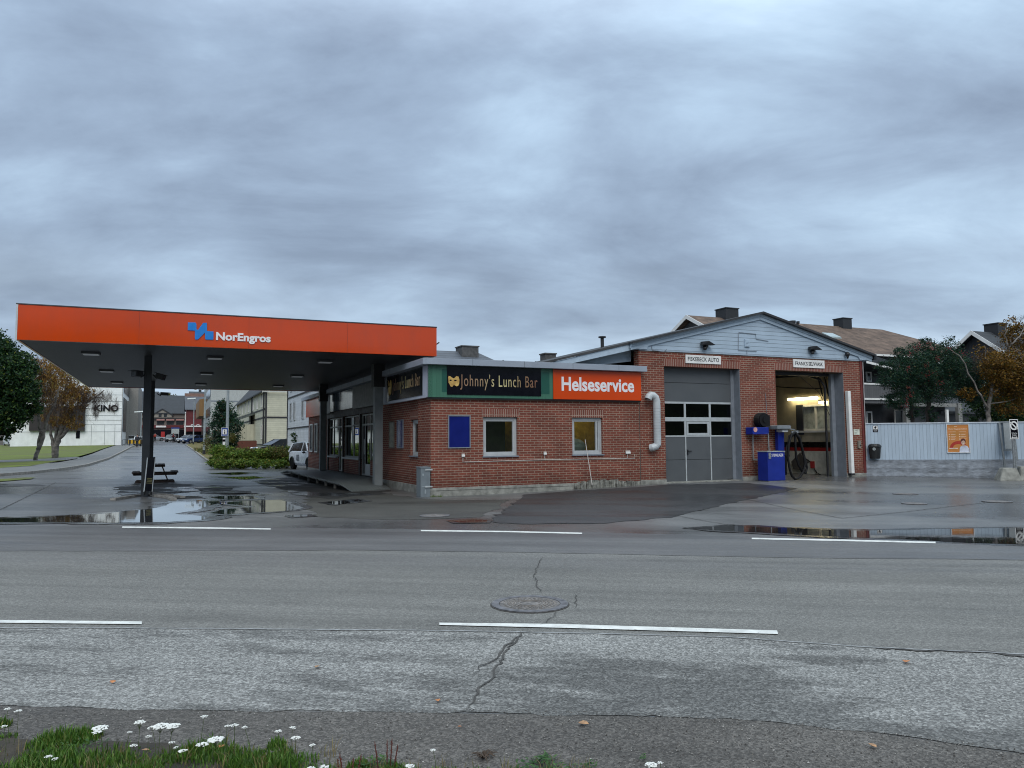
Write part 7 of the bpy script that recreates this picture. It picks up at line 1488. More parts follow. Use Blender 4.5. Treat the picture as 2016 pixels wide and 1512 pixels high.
def birch(base, paths, ells, twigs, label, seed):
    t = thing('weeping_birch', label, 'tree', base); mb = MB()
    for i, (pts, r0, r1) in enumerate(paths): limb(mb, pts, r0, r1, 9, seed + i, 0.05)
    mb.build('trunk', birchbark, t, smooth=True)
    foliage('crown', lf_brown, t, ells, leaf=0.14, per=18, spread=0.12, droop=0.4, asp=0.6, seed=seed)
    foliage('hanging_twigs', lf_twig, t, twigs, leaf=0.75, per=16, spread=0.20, droop=0.8, asp=0.022, seed=seed + 1); return t
A_ = lambda *q: at(*q)
birch(gb(71, 58), [([gb(71, 58), A_(75, 880, 58), A_(79, 850, 58), A_(77, 815, 58), A_(76, 775, 58), A_(84, 730, 58)], .16, .04), ([A_(75, 885, 58), A_(84, 860, 58), A_(94, 825, 58), A_(108, 790, 58), A_(118, 760, 58)], .16, .05), ([A_(78, 840, 58), A_(70, 800, 58), A_(72, 770, 58)], .10, .03)],
      [E(62, 735, 58, 24, 36, 1.2, 1500), E(88, 765, 58, 26, 34, 1.4, 2000), E(100, 728, 58, 28, 26, 1.4, 2000), E(70, 790, 58, 20, 30, 1.2, 900)], [E(70, 740, 58, 30, 40, 1.4, 1900), E(95, 790, 58, 26, 36, 1.4, 1300)], 'slender white-barked birch with two leaning trunks on the lawn, nearer of the two', 51)
birch(gb(108, 63), [([gb(108, 63), A_(106, 880, 63), A_(100, 855, 63), A_(98, 830, 63)], .20, .07), ([gb(108, 63), A_(112, 875, 63), A_(120, 850, 63), A_(133, 825, 63), A_(160, 800, 63), A_(190, 780, 63), A_(205, 768, 63)], .24, .035), ([A_(110, 880, 63), A_(112, 850, 63), A_(118, 810, 63), A_(128, 770, 63), A_(135, 735, 63)], .15, .04), ([A_(160, 800, 63), A_(178, 782, 63), A_(200, 782, 63), A_(214, 790, 63)], .08, .02), ([A_(118, 862, 63), A_(135, 845, 63), A_(140, 838, 63)], .16, .08)],
      [E(120, 770, 63, 34, 28, 1.6, 3800), E(143, 790, 63, 30, 24, 1.6, 2900), E(115, 815, 63, 30, 24, 1.6, 2500), E(143, 830, 63, 24, 16, 1.4, 1300), E(120, 738, 63, 34, 26, 1.4, 2400), E(165, 775, 63, 22, 14, 1.2, 900), E(150, 762, 63, 20, 12, 1.0, 900)],
      [E(185, 780, 63, 34, 14, 1.4, 1000), E(190, 800, 63, 8, 22, .6, 500), E(225, 800, 63, 8, 14, .5, 200), E(150, 790, 63, 34, 34, 1.6, 1800), E(115, 750, 63, 36, 36, 1.6, 1600)], 'spreading weeping birch with orange-brown leaves in front of the cinema, the larger one', 61)
# ---- tree by the info sign, hedge, verge shrubs
t = thing('street_tree', 'dense dark green tree behind the blue info sign', 'tree', gb(444, 60)); mb = MB(); limb(mb, [gb(444, 60), A_(444, 850, 60), A_(443, 820, 60)], .16, .06); mb.build('trunk', darkbark, t)
foliage('crown', lf_rowan, t, [E(442, 812, 60, 22, 20, 1.0, 2600), E(434, 840, 60, 20, 26, 1.0, 2800), E(456, 842, 60, 20, 28, 1.0, 3000), E(444, 868, 60, 26, 16, 1.0, 2200), E(438, 798, 60, 10, 12, .5, 500)], leaf=0.16, per=40, spread=0.24, seed=71)
t = thing('hedge', 'long mixed green hedge of leafy shrubs left of the white car', 'hedge', gp(500, 915)); mb = MB(); 
for k in range(9): q = gp(440 + k * 15, 912); limb(mb, [q, q + V((0, 0, .9))], .03, .01, 5, k)
mb.build('stem', darkbark, t)
foliage('foliage', lf_hedge, t, [E(432, 890, 46, 17, 15, .8, 2600), E(452, 896, 46, 18, 15, .8, 3000), E(480, 899, 46, 22, 14, .8, 3600), E(508, 899, 46, 22, 14, .8, 3600), E(536, 896, 46.5, 22, 15, .8, 2600), E(560, 894, 47, 16, 15, .8, 1400), E(460, 914, 44.8, 46, 9, .7, 4200), E(530, 913, 45.2, 48, 9, .7, 4200), E(425, 909, 45.2, 14, 10, .6, 1300), E(572, 908, 46, 14, 10, .5, 900)], leaf=0.10, per=34, spread=0.24, asp=0.7, seed=81)
foliage('rusty_foliage', lf_hedge2, t, [E(545, 892, 46.2, 22, 14, .8, 2600), E(567, 900, 47, 14, 14, .8, 1900), E(450, 908, 45.2, 26, 8, .6, 1200), E(421, 906, 46, 10, 7, .6, 700), E(500, 888, 46, 40, 5, .6, 700)], leaf=0.09, per=26, spread=0.26, seed=82)
for (px, py, d, w, h, lb, s_) in ((414, 872, 62, 12, 18, 'yellow-green shrub on the bank left of the street tree', 83), (458, 862, 57, 5, 9, 'small rusty shrub under the info sign', 84)):
    t = thing('bank_shrub', lb, 'shrub', V((at(px, py, d).x, at(px, py, d).y, T(d)))); b_ = ORG[t]; mb = MB(); limb(mb, [b_, b_ + V((0, 0, .6))], .03, .01); mb.build('stem', darkbark, t); foliage('foliage', lf_hedge2, t, [E(px, py, d, w, h, .6, 1100)], leaf=0.13, per=25, seed=s_)
mb = MB(); random.seed(77)
for k in range(2600):
    f = random.random(); px = 385 + 190 * f; q = gp(385 + 60 * f ** 2 * 3.1, 886 + 30 * f) ; q = q + V((random.uniform(-.2, 2.2), random.uniform(-.2, 2.0), 0)); z = G(q.x, q.y) + .08; h = random.uniform(.10, .35); a = random.uniform(0, 6.3)
    mb.v += [V((q.x - .02, q.y, z)), V((q.x + .02, q.y, z)), V((q.x + cos(a) * .12, q.y + sin(a) * .12, z + h))]; n_ = len(mb.v); mb.f.append([n_ - 3, n_ - 2, n_ - 1]); mb.m.append(0)
o = mb.build('bank_grass', lf_hedge2, fix=False); o['kind'] = 'stuff'
# ---- street furniture on the left
lampgrey = mat('lamp_post_grey', (0.30, 0.34, 0.35), 0.5, metal=0.2)
def lamp_post(px, pyt, d, r, label, head=True, zb=None):
    b_ = V((at(px, 868, d).x, at(px, 868, d).y, T(d))); tp = at(px, pyt, d); t = thing('street_lamp', label, 'street lamp', b_, 'street lamps along the side street')
    mb = MB(); mb.tube([b_, V((b_.x, b_.y, b_.z + 1.2)), V((b_.x, b_.y, tp.z))], [r, r, r * .6], 10); mb.build('post', lampgrey, t)
    if head: mb = MB(); mb.beam(V((b_.x - 1.0, b_.y, tp.z)), V((b_.x + .2, b_.y, tp.z + .1)), .35, .16); mb.build('lamp_head', mat('lamp_head_white', (0.8, 0.85, 0.85), 0.4), t)
    mb = MB(); mb.tube([b_, V((b_.x, b_.y, b_.z + .5))], r * 1.25, 10); mb.build('base', blackch, t); return t
lamp_post(402, 700, 70, .11, 'tall grey lamp post on the bank left of the street tree', True)
lamp_post(277, 811, 118, .10, 'white headed lamp post beside the cinema pavement'); lamp_post(380.5, 785, 118, .09, 'grey lamp post beside the parked blue car', True)
b_ = V((at(447, 868, 47).x, at(447, 868, 47).y, T(47))); t = thing('info_sign', 'blue and white square information sign on a thick pale post by the hedge', 'sign', b_)
mb = MB(); mb.tube([b_, V((b_.x, b_.y, 6.2))], [.11, .07], 12); mb.build('post', lampgrey, t)
IF = Frame((0, b_.y - .16, 0), (1, 0, 0), (0, -1, 0)); a, b = IF.uz(435.5, 842), IF.uz(449, 858.5); mb = MB(); mb.fbox(IF, a[0], b[0], b[1], a[1], 0, .03); pl_ = mb.build('plate', mat('sign_blue', (0.01, 0.06, 0.30), 0.4), t)
W_ = b[0] - a[0]; H_ = a[1] - b[1]; mb = MB(); mb.frame(IF, a[0], b[0], b[1], a[1], .02, .03, .033); mb.fbox(IF, a[0] + W_ * .2, b[0] - W_ * .2, b[1] + H_ * .2, a[1] - H_ * .2, .03, .034); mb.build('white_square', whitep, pl_)
mb = MB(); mb.fbox(IF, a[0] + W_ * .43, a[0] + W_ * .57, b[1] + H_ * .28, b[1] + H_ * .56, .035, .038); mb.fbox(IF, a[0] + W_ * .43, a[0] + W_ * .57, b[1] + H_ * .62, b[1] + H_ * .74, .035, .038); mb.build('letter_i', signblack, pl_)
b_ = gb(364, 150); t = thing('flagpole', 'white flagpole in front of the red house', 'flagpole', b_); mb = MB(); mb.tube([b_, V((b_.x, b_.y, at(364, 814, 150).z))], [.22, .09], 8); mb.build('pole', whitep, t); mb = MB(); mb.blob(V((b_.x, b_.y, at(364, 814, 150).z + .1)), .13); mb.build('finial', whitep, t)
b_ = gb(345, 150); t = thing('town_map_board', 'blue and white town map board near the end of the street', 'board', b_); mb = MB(); c = at(345, 849, 150); mb.box(c.x - .7, c.x + .7, c.y, c.y + .1, c.z - .5, c.z + .5); mb.build('board', mat('map_pale', (0.5, 0.55, 0.55), 0.5), t); mb = MB(); mb.box(c.x - .75, c.x + .75, c.y - .02, c.y + .12, c.z + .501, c.z + .75); mb.build('header', M['sign_blue'], t); mb = MB(); mb.box(c.x - .9, c.x - .8, c.y, c.y + .1, b_.z, c.z - .501); mb.box(c.x + .55, c.x + .65, c.y, c.y + .1, b_.z, c.z - .501); mb.build('leg', lampgrey, t)
b_ = gb(456, 50); t = thing('marker_post', 'short white marker post behind the hedge under the info sign', 'post', gb(441, 50)); b_ = ORG[t]; mb = MB(); mb.box(b_.x - .08, b_.x + .08, b_.y - .05, b_.y + .05, b_.z, at(441, 862, 50).z); mb.build('post', whitep, t); mb = MB(); z_ = at(441, 862, 50).z; mb.box(b_.x - .09, b_.x + .09, b_.y - .06, b_.y + .06, z_ - .25, z_ - .1); mb.build('band', signblack, t)
c = at(484, 873, 66); t = thing('brick_planter', 'low red-brown timber box in front of the cream house porch', 'planter', V((c.x, c.y, T(66)))); mb = MB(); mb.box(c.x - .9, c.x + .9, c.y, c.y + .8, T(66), at(484, 868, 66).z); mb.build('box', mat('planter_red', (0.12, 0.035, 0.02), 0.7), t); mb = MB(); z_ = at(484, 868, 66).z; mb.box(c.x - .85, c.x + .85, c.y + .05, c.y + .75, z_ + .001, z_ + .03); mb.build('soil', soilm, t)
# black and yellow barrier by the cinema
b_ = gb(269, 112); t = thing('barrier', 'black and yellow striped barrier at the end of the cinema pavement', 'barrier', b_)
bm_ = boardmat('hazard_stripes', (0.62, 0.36, 0.01), 0.5, True, groove=0.5, dark=0.03); mb = MB(); mb.box(b_.x - 1.1, b_.x + 1.1, b_.y, b_.y + .1, b_.z + .4, b_.z + .95); mb.build('board', bm_, t); mb = MB(); mb.box(b_.x - 1.0, b_.x - .9, b_.y, b_.y + .3, b_.z, b_.z + .399); mb.box(b_.x + .9, b_.x + 1.0, b_.y, b_.y + .3, b_.z, b_.z + .399); mb.build('leg', blackch, t)
mb = MB(); t = thing('handrail', 'thin grey handrail along the cinema pavement', 'handrail', gb(246, 112))
for k in range(4): q = gb(241 + k * 5, 110 + k * 3); mb.tube([q, q + V((0, 0, 1.0))], .03, 5)
mb.tube([gb(241, 110) + V((0, 0, 1)), gb(256, 119) + V((0, 0, 1))], .03, 5); mb.build('rail', blackch, t)

# ================================================================== vehicles
chrome = mat('chrome', (0.6, 0.6, 0.62), 0.15, metal=0.9, var=0.02); carglass = mat('car_glass', (0.012, 0.014, 0.016), 0.06, var=0.05, spec=0.7); lens = mat('lamp_lens', (0.75, 0.78, 0.8), 0.1, var=0.03); tail = mat('tail_lens', (0.35, 0.01, 0.01), 0.2, var=0.03)
def loft(secs, close=True):
    m = MB(); n = len(secs[0])
    for s in secs: m.v += [V(p) for p in s]
    for i in range(len(secs) - 1):
        for k in range(n): m.f.append([i * n + k, i * n + (k + 1) % n, (i + 1) * n + (k + 1) % n, (i + 1) * n + k]); m.m.append(0)
    m.f.append(list(range(n))[::-1]); m.m.append(0); m.f.append([(len(secs) - 1) * n + k for k in range(n)]); m.m.append(0); return m
def car(name, label, cat, loc, heading, paint, L=4.4, Wd=1.8, H=1.45, belt=0.92, hood=0.86, style='hatch', roofm=None, arches=None, group=None, number=None):
    t = thing(name, label, cat, (0, 0, 0), group); W = Wd / 2; h = L / 2
    if style == 'mini': lower = [(-h, .45, .80, .86), (-h + .12, .30, .90, .96), (-h + .6, .22, .95, 1.0), (0, .18, .96, 1.0), (h - 1.15, .20, .97, 1.0), (h - .45, .24, .90, .98), (h - .12, .30, .76, .92), (h, .40, .62, .78)]; cab_ = [(-h + .10, .90, .97), (-h + .38, .90, 1.36), (-.6, .95, H - .02), (h - 2.0, .95, H), (h - 1.65, .96, H - .07), (h - 1.05, .96, 1.02)]
    elif style == 'van': lower = [(-h, .4, 1.25, .96), (-h + .1, .25, 1.3, 1.0), (0, .22, 1.3, 1.0), (h - 1.3, .22, 1.25, 1.0), (h - .3, .26, 1.0, .97), (h, .35, .75, .85)]; cab_ = [(-h + .02, 1.2, H - .05), (-h + .3, 1.25, H), (h - 2.0, 1.25, H), (h - 1.6, 1.25, H - .1), (h - .6, 1.15, 1.25)]
    elif style == 'sedan': lower = [(-h, .45, .85, .88), (-h + .15, .3, .95, .96), (-h + .9, .22, .97, 1.0), (h - 1.3, .2, .92, 1.0), (h - .3, .26, .78, .95), (h, .38, .62, .80)]; cab_ = [(-h + .7, .94, .99), (-h + 1.35, .94, H - .05), (-.2, .94, H), (.35, .94, H - .05), (h - 1.25, .92, .96)]
    else: lower = [(-h, .45, .90, .88), (-h + .15, .3, .98, .97), (-h + .8, .22, .98, 1.0), (h - 1.3, .2, .95, 1.0), (h - .35, .25, .82, .95), (h, .38, .66, .80)]; cab_ = [(-h + .12, .94, 1.0), (-h + .6, .95, H - .06), (-.3, .96, H), (.25, .96, H - .04), (h - 1.1, .93, .98)]
    if style == 'mini':
        zf = H / 1.42; lower = [(x, zb * zf, zt * zf, w) for x, zb, zt, w in lower]; cab_ = [(x, zb * zf, zt * (zf if abs(zt - H) > .1 else 1)) for x, zb, zt in cab_]
    secs = [[(x, -W * w * .9, zb), (x, -W * w, zb + .15), (x, -W * w, (zb + zt) / 2 + .1), (x, -W * w * .95, zt), (x, W * w * .95, zt), (x, W * w, (zb + zt) / 2 + .1), (x, W * w, zb + .15), (x, W * w * .9, zb)] for x, zb, zt, w in lower]
    body = loft(secs).build('body', paint, t, bevel=0.03)
    g = [[(x, -W * .93, zb), (x, -W * .93 + (zt - zb) * .30, zt), (x, W * .93 - (zt - zb) * .30, zt), (x, W * .93, zb)] for x, zb, zt in cab_]
    gl = loft(g).build('window_glass' if style != 'van' else 'cab_glass', carglass, t)
    r = cab_[1:-1] if style != 'van' else cab_[1:-1]
    secs = [[(x, -W * .93 + (zt - zb) * .30 - .015, zt - .03), (x, -W * .93 + (zt - zb) * .30 + .04, zt + .02), (x, W * .93 - (zt - zb) * .30 - .04, zt + .02), (x, W * .93 - (zt - zb) * .30 + .015, zt - .03)] for x, zb, zt in r]
    rf = loft(secs).build('roof', roofm or paint, t)
    mb = MB()
    for s in (-1, 1):
        def pt(i, f, dx=0): x, zb, zt = cab_[i]; y = W * .93 - (zt - zb) * .30 * f; return V((x + dx, s * (y + .012), zb + (zt - zb) * f))
        n_ = len(cab_); mb.beam(pt(n_ - 1, 0), pt(n_ - 2, 1), .07, .07); mb.beam(pt(0, 0), pt(1, 1), .09, .09); m_ = n_ // 2
        x, zb, zt = cab_[m_]; mb.beam(V((x, s * (W * .93 + .012), zb)), V((x, s * (W * .93 - (zt - zb) * .30 + .012), zt)), .07, .05, up=V((0, 1, 0)))
        if style == 'van':
            mb.fbox(Frame((0, s * (W * .93 + .0), 0), (1, 0, 0), (0, s, 0)), -h + .05, h - 2.1, 1.25, H - .15, -.25, .01)
    mb.each('pillar', paint, t)
    R_ = .33 if style != 'van' else .34
    for x in (-h + .78, h - .80):
        for s in (-1, 1):
            mb = MB(); mb.tube([(x, s * (W - .20), R_), (x, s * (W + .01), R_)], R_, 20); wl = mb.build('wheel', rubber, t)
            mb = MB(); mb.tube([(x, s * (W + .0), R_), (x, s * (W + .022), R_)], R_ * .62, 16); mb.build('rim', arches and rubber or chrome, wl)
            if arches or True:
                mb = MB(); mb.tube([(x + (R_ + .05) * cos(a), s * (W + .004), R_ + (R_ + .05) * sin(a)) for a in [pi * k / 12 for k in range(13)]], .045 if arches else .02, 6); mb.build('wheel_arch', plasticb, t)
    for s in (-1, 1):
        mb = MB(); mb.blob((h - .14, s * W * .66, hood * .83), (.13, .16, .09)); mb.build('headlight', lens, t)
        mb = MB(); mb.blob((-h + .07, s * W * .70, .82), (.07, .12, .10)); mb.build('tail_light', tail, t)
        mb = MB(); x = cab_[-1][0] - .25; mb.blob((x, s * (W + .08), belt + .08), (.07, .10, .07)); mb.build('mirror', plasticb, t)
    mb = MB(); mb.box(h - .04, h + .015, -W * .6, W * .6, .30, .50); mb.box(-h - .015, -h + .04, -W * .6, W * .6, .35, .50); mb.each('bumper', plasticb, t)
    mb = MB(); mb.box(h + .016, h + .022, -.26, .26, .40, .51); mb.box(-h - .022, -h - .016, -.26, .26, .52, .63); mb.each('number_plate', whitep, t)
    if number:
        for s in (-1, 1):
            F_ = Frame((0, s * (W + .002), 0), (1, 0, 0) if s < 0 else (-1, 0, 0), (0, s, 0)); mb_ = (-.02 if s < 0 else .02)
            text(number, F_, -.20 + mb_ - .35 * (1 if s < 0 else -1), .20 + mb_ - .35 * (1 if s < 0 else -1), .50, .86, .012, mat('decal_grey', (0.12, 0.14, 0.17), 0.5), body, bold=.01)
    t.location = loc; t.rotation_euler = (0, 0, math.atan2(heading[1], heading[0])); return t
def paint(name, c, metal=0.0): return mat(name, c, 0.25, metal=metal, var=0.03, coat=0.6)
base_ = at(577, 868, 44.8); base_.z = 0.0; hd = (-FWD * cos(radians(36)) + RGT * sin(radians(36)))
Lm = 4.15; side_ = V((-hd.y, hd.x, 0)); wheelR = base_
# the right-hand rear wheel touches the ground at base_
cc = wheelR + hd * (Lm / 2 - .78) + side_ * (.86) if (wheelR + side_ * .86 - CAM).dot(FWD) > (wheelR - CAM).dot(FWD) else wheelR + hd * (Lm / 2 - .78) - side_ * .86
car('small_white_car', 'small white hatchback with a number on its door, half hidden by the brick pier', 'car', (cc.x, cc.y, 0), hd, paint('paint_white', (0.72, 0.76, 0.82)), L=Lm, Wd=1.8, H=1.58, style='mini', roofm=paint('paint_pale_roof', (0.45, 0.52, 0.55)), arches=True, number='83')
c = at(552, 868, 61); car('black_car', 'black car parked behind the hedge in front of the cream house', 'car', (c.x, c.y, T(61) + .15), (-.97, -.25), paint('paint_black', (0.008, 0.009, 0.012)), L=4.5, style='hatch')
def street_car(px, d, col, label, head, style='hatch', nm='parked_car', **k): q = gb(px, d); return car(nm, label, 'car' if style != 'van' else 'van', q, head, col, style=style, group='cars along the side street', **k)
street_car(383, 132, paint('paint_blue', (0.012, 0.035, 0.12)), 'dark blue estate car parked on the right of the side street, nearest of the group', (-.8, -.6), L=4.6)
street_car(371, 138, paint('paint_silver', (0.38, 0.42, 0.46), .3), 'pale silver car parked just beyond the blue estate car', (-.8, -.6))
street_car(337, 150, paint('paint_grey', (0.12, 0.15, 0.17), .2), 'dark grey car coming down the middle of the side street', (-.1, -1))
street_car(261, 134, paint('paint_white2', (0.7, 0.72, 0.72)), 'white car parked beside the cinema, partly behind the striped barrier', (.1, -1))
street_car(276, 116, paint('paint_white2', (0.7, 0.72, 0.72)), 'white car parked at the left kerb, half behind the canopy column', (.05, -1))
street_car(303, 162, paint('paint_silver', (0.38, 0.42, 0.46), .3), 'silver car far up the street between column and walking person', (1, .1))
q = gb(27, 118); car('white_van', 'white van parked at the far left beyond the lawn', 'van', q, (.35, -1), paint('paint_white2', (0.7, 0.72, 0.72)), L=5.0, Wd=1.95, H=2.05, style='van')
q = gb(66, 120); car('dark_car', 'dark car behind the white-barked birch trunk', 'car', q, (1, -.1), paint('paint_black', (0.008, 0.009, 0.012)), L=4.3)
b_ = gb(52, 112); t = thing('timber_shed', 'small grey-brown shed between the white van and the birch', 'shed', b_); mb = MB(); mb.box(b_.x - 1.2, b_.x + 1.3, b_.y, b_.y + 2.4, b_.z, b_.z + 2.6); mb.build('wall', colboard('shed_boards', (0.10, 0.095, 0.09), .15, True), t); mb = MB(); mb.box(b_.x - 1.4, b_.x + 1.5, b_.y - .2, b_.y + 2.6, b_.z + 2.601, b_.z + 2.75); mb.build('roof', roofdark, t)
b_ = gb(70, 130); t = thing('brick_house_left', 'pale house wall seen between the dark tree and the cinema', 'house', b_); mb = MB(); mb.box(b_.x - 9, b_.x + 2, b_.y + 4, b_.y + 12, b_.z, b_.z + 6); mb.build('wall', colboard('wall_dusky', (0.16, 0.15, 0.14)), t); mb = MB(); mb.prism([(b_.x - 9.5, b_.y + 3.5, b_.z + 6.0), (b_.x - 9.5, b_.y + 12.5, b_.z + 6.0), (b_.x - 9.5, b_.y + 8, b_.z + 8.5)], (12, 0, 0)); mb.build('roof', tile_dark, t)

# ================================================================== people (far up the street)
skin_ = mat('skin', (0.45, 0.27, 0.2), 0.6)
def skinned(name, verts, edges, radii, m, parent, root=0):
    me = bpy.data.meshes.new(name); me.from_pydata(verts, edges, []); me.materials.append(m); o = bpy.data.objects.new(name, me); COL.objects.link(o); o.parent = parent; ORG[o] = V((0, 0, 0))
    md = o.modifiers.new('skin', 'SKIN'); 
    for v, r in zip(me.skin_vertices[0].data if me.skin_vertices else [], radii): v.radius = (r, r)
    if me.skin_vertices:
        for i, v in enumerate(me.skin_vertices[0].data): v.use_root = (i == root)
    s = o.modifiers.new('sub', 'SUBSURF'); s.levels = 1; s.render_levels = 2
    dg = bpy.context.evaluated_depsgraph_get(); me2 = bpy.data.meshes.new_from_object(o.evaluated_get(dg)); o.modifiers.clear(); o.data = me2; me2.name = name
    if not me2.materials: me2.materials.append(m)
    for p in me2.polygons: p.use_smooth = True
    return o
def person(loc, heading, jacket, trousers, hair, label, stride=0.28, arm=0.15):
    t = thing('person', label, 'person', (0, 0, 0)); s = stride
    # x forward, y left
    body = [(0, 0, .95), (0, 0, 1.12), (0, 0, 1.32), (0, 0, 1.46), (0.01, 0, 1.54), (0.03, 0, 1.64), (0.03, 0, 1.72),
            (0, .09, .90), (s * .45, .10, .50), (s * .75, .10, .09), (s * .75 + .16, .10, .05), (0, -.09, .90), (-s * .2, -.10, .50), (-s * 1.0, -.10, .12), (-s * .9 + .1, -.10, .05),
            (0, .19, 1.40), (-arm, .24, 1.14), (-arm * .6, .24, .90), (0, -.19, 1.40), (arm, -.24, 1.14), (arm * 2.0, -.22, .93), (-arm * .55, .24, .82), (arm * 2.3, -.21, .86)]
    ed = [(0, 1), (1, 2), (2, 3), (3, 4), (4, 5), (5, 6), (0, 7), (7, 8), (8, 9), (9, 10), (0, 11), (11, 12), (12, 13), (13, 14), (3, 15), (15, 16), (16, 17), (3, 18), (18, 19), (19, 20), (17, 21), (20, 22)]
    rr = [.13, .12, .14, .08, .05, .095, .07, .085, .06, .04, .035, .085, .06, .04, .035, .06, .045, .032, .06, .045, .032, .03, .03]
    skinned('body', body, ed, rr, skin_, t)
    skinned('jacket', [body[i] for i in (0, 1, 2, 3, 15, 16, 17, 18, 19, 20)], [(0, 1), (1, 2), (2, 3), (3, 4), (4, 5), (5, 6), (3, 7), (7, 8), (8, 9)], [.17, .165, .175, .115, .08, .065, .055, .08, .065, .055], jacket, t)
    skinned('trousers', [body[i] for i in (0, 7, 8, 9, 11, 12, 13)], [(0, 1), (1, 2), (2, 3), (0, 4), (4, 5), (5, 6)], [.15, .115, .085, .07, .115, .085, .07], trousers, t)
    skinned('hair', [(0.0, 0, 1.66), (-.02, 0, 1.74), (0.03, 0, 1.77)], [(0, 1), (1, 2)], [.10, .09, .06], hair, t)
    for f in (9, 13):
        p_ = body[f]; mb = MB(); mb.blob((p_[0] + .07, p_[1], .045), (.14, .05, .045)); mb.build('shoe', signblack, t)
    t.location = loc; t.rotation_euler = (0, 0, math.atan2(heading[1], heading[0])); return t
jr = mat('jacket_coral', (0.62, 0.09, 0.06), 0.7); tr_ = mat('trousers_dark', (0.02, 0.022, 0.03), 0.8); jd = mat('jacket_dark', (0.02, 0.02, 0.03), 0.7); hr_ = mat('hair_brown', (0.05, 0.03, 0.02), 0.7)
person(gb(305, 152), (-.3, 1), jr, tr_, mat('hair_grey', (0.3, 0.3, 0.3), 0.7), 'person in a coral red jacket and dark trousers walking up the street')
person(gb(341, 146), (1, 0.2), mat('jacket_wine', (0.16, 0.02, 0.03), 0.7), tr_, hr_, 'person in a dark wine jacket beside the dark grey car', .15)
person(gb(270, 108), (.3, 1), jd, tr_, hr_, 'person in dark clothes standing behind the striped barrier', .05, .05)

# ================================================================== foreground verge
random.seed(33)
def gz(px, py): q = gp(px, py, 0.0); return V((q.x, q.y, 0.004))
grassm = leafmat('grass_blades', [(0, (0.035, 0.085, 0.012)), (0.5, (0.065, 0.15, 0.018)), (0.85, (0.11, 0.21, 0.03)), (1, (0.20, 0.19, 0.06))], 0.5)
weedm = leafmat('weed_leaves', [(0, (0.025, 0.075, 0.02)), (0.6, (0.05, 0.12, 0.03)), (1, (0.09, 0.17, 0.05))], 0.5)
def blades(name, m, spots, wid=0.0035, lean=0.5, org=None):
    vs, fs = [], []
    for (c, n, r, h) in spots:
        for _ in range(n):
            a = random.uniform(0, 2 * pi); q = r * math.sqrt(random.random()); x, y = c.x + cos(a) * q, c.y + sin(a) * q
            b = random.uniform(0, 2 * pi); l = h * random.uniform(.4, 1.15) * (1 - .45 * q / max(r, .001)); e = lean * random.uniform(.2, 1.2); w = wid * random.uniform(.6, 1.4)
            dx, dy = cos(b), sin(b); sx_, sy_ = -dy * w, dx * w; i = len(vs); o1, o2 = l * e * .35, l * e; z0 = 0.0
            vs += [(x - sx_, y - sy_, z0), (x + sx_, y + sy_, z0), (x + dx * o1 + sx_ * .8, y + dy * o1 + sy_ * .8, z0 + l * .55), (x + dx * o1 - sx_ * .8, y + dy * o1 - sy_ * .8, z0 + l * .55), (x + dx * o2, y + dy * o2, z0 + l * (1 - .25 * e))]
            fs += [(i, i + 1, i + 2, i + 3), (i + 3, i + 2, i + 4)]
    me = bpy.data.meshes.new(name); me.from_pydata(vs, [], fs); me.materials.append(m); me.update(); o = bpy.data.objects.new(name, me); COL.objects.link(o); ORG[o] = V((0, 0, 0)); return o
spots = []
for k in range(520):
    px = random.uniform(-150, 640); edge_ = 1478 + 26 * noise.noise(V((px * .011, 0, 0))) + 14 * noise.noise(V((px * .05, 3, 0))) + (26 if px > 560 else 0) + (12 if px < 60 else 0)
    py = edge_ + abs(random.gauss(0, 45)) + 6; q = gz(px, py)
    if noise.noise(V((q.x * 5, q.y * 5, 2))) < -0.12: continue
    spots.append((q, random.randint(24, 60), random.uniform(.05, .12), random.choice((random.uniform(.02, .05), random.uniform(.03, .08), random.uniform(.06, .12)))))
for px, py, n, r, h in ((120, 1462, 420, .13, .11), (165, 1455, 320, .10, .09), (90, 1468, 260, .10, .07), (385, 1490, 320, .13, .10), (430, 1492, 300, .11, .09), (545, 1472, 130, .05, .08), (560, 1486, 90, .05, .06), (5, 1430, 120, .05, .08), (15, 1455, 60, .05, .05), (705, 1515, 160, .06, .08), (600, 1500, 120, .08, .06), (870, 1530, 120, .1, .05), (940, 1532, 160, .1, .05), (800, 1530, 120, .1, .06), (770, 1522, 160, .06, .08)): spots.append((gz(px, py), n, r, h))
o = blades('verge_grass', grassm, spots); o['kind'] = 'stuff'
struct(sheet('verge_soil', jit([gz(a, b)[:2] for a, b in [(-300, 1452), (-60, 1445), (0, 1440), (70, 1462), (140, 1476), (220, 1462), (330, 1468), (440, 1488), (560, 1500), (640, 1520), (760, 1560), (-300, 1640)]], .1, .03, 5), 0.010, soilm))
sp2 = []
for k in range(70): px = random.uniform(-60, 1250); sp2.append((gz(px, random.uniform(1478, 1530) + (30 if px > 650 else 0)), random.randint(6, 16), .05, random.uniform(.07, .16)))
o = blades('dry_grass', leafmat('dry_grass_blades', [(0, (0.16, 0.12, 0.05)), (0.6, (0.25, 0.20, 0.09)), (1, (0.10, 0.12, 0.04))]), sp2, wid=0.0016, lean=0.7); o['kind'] = 'stuff'
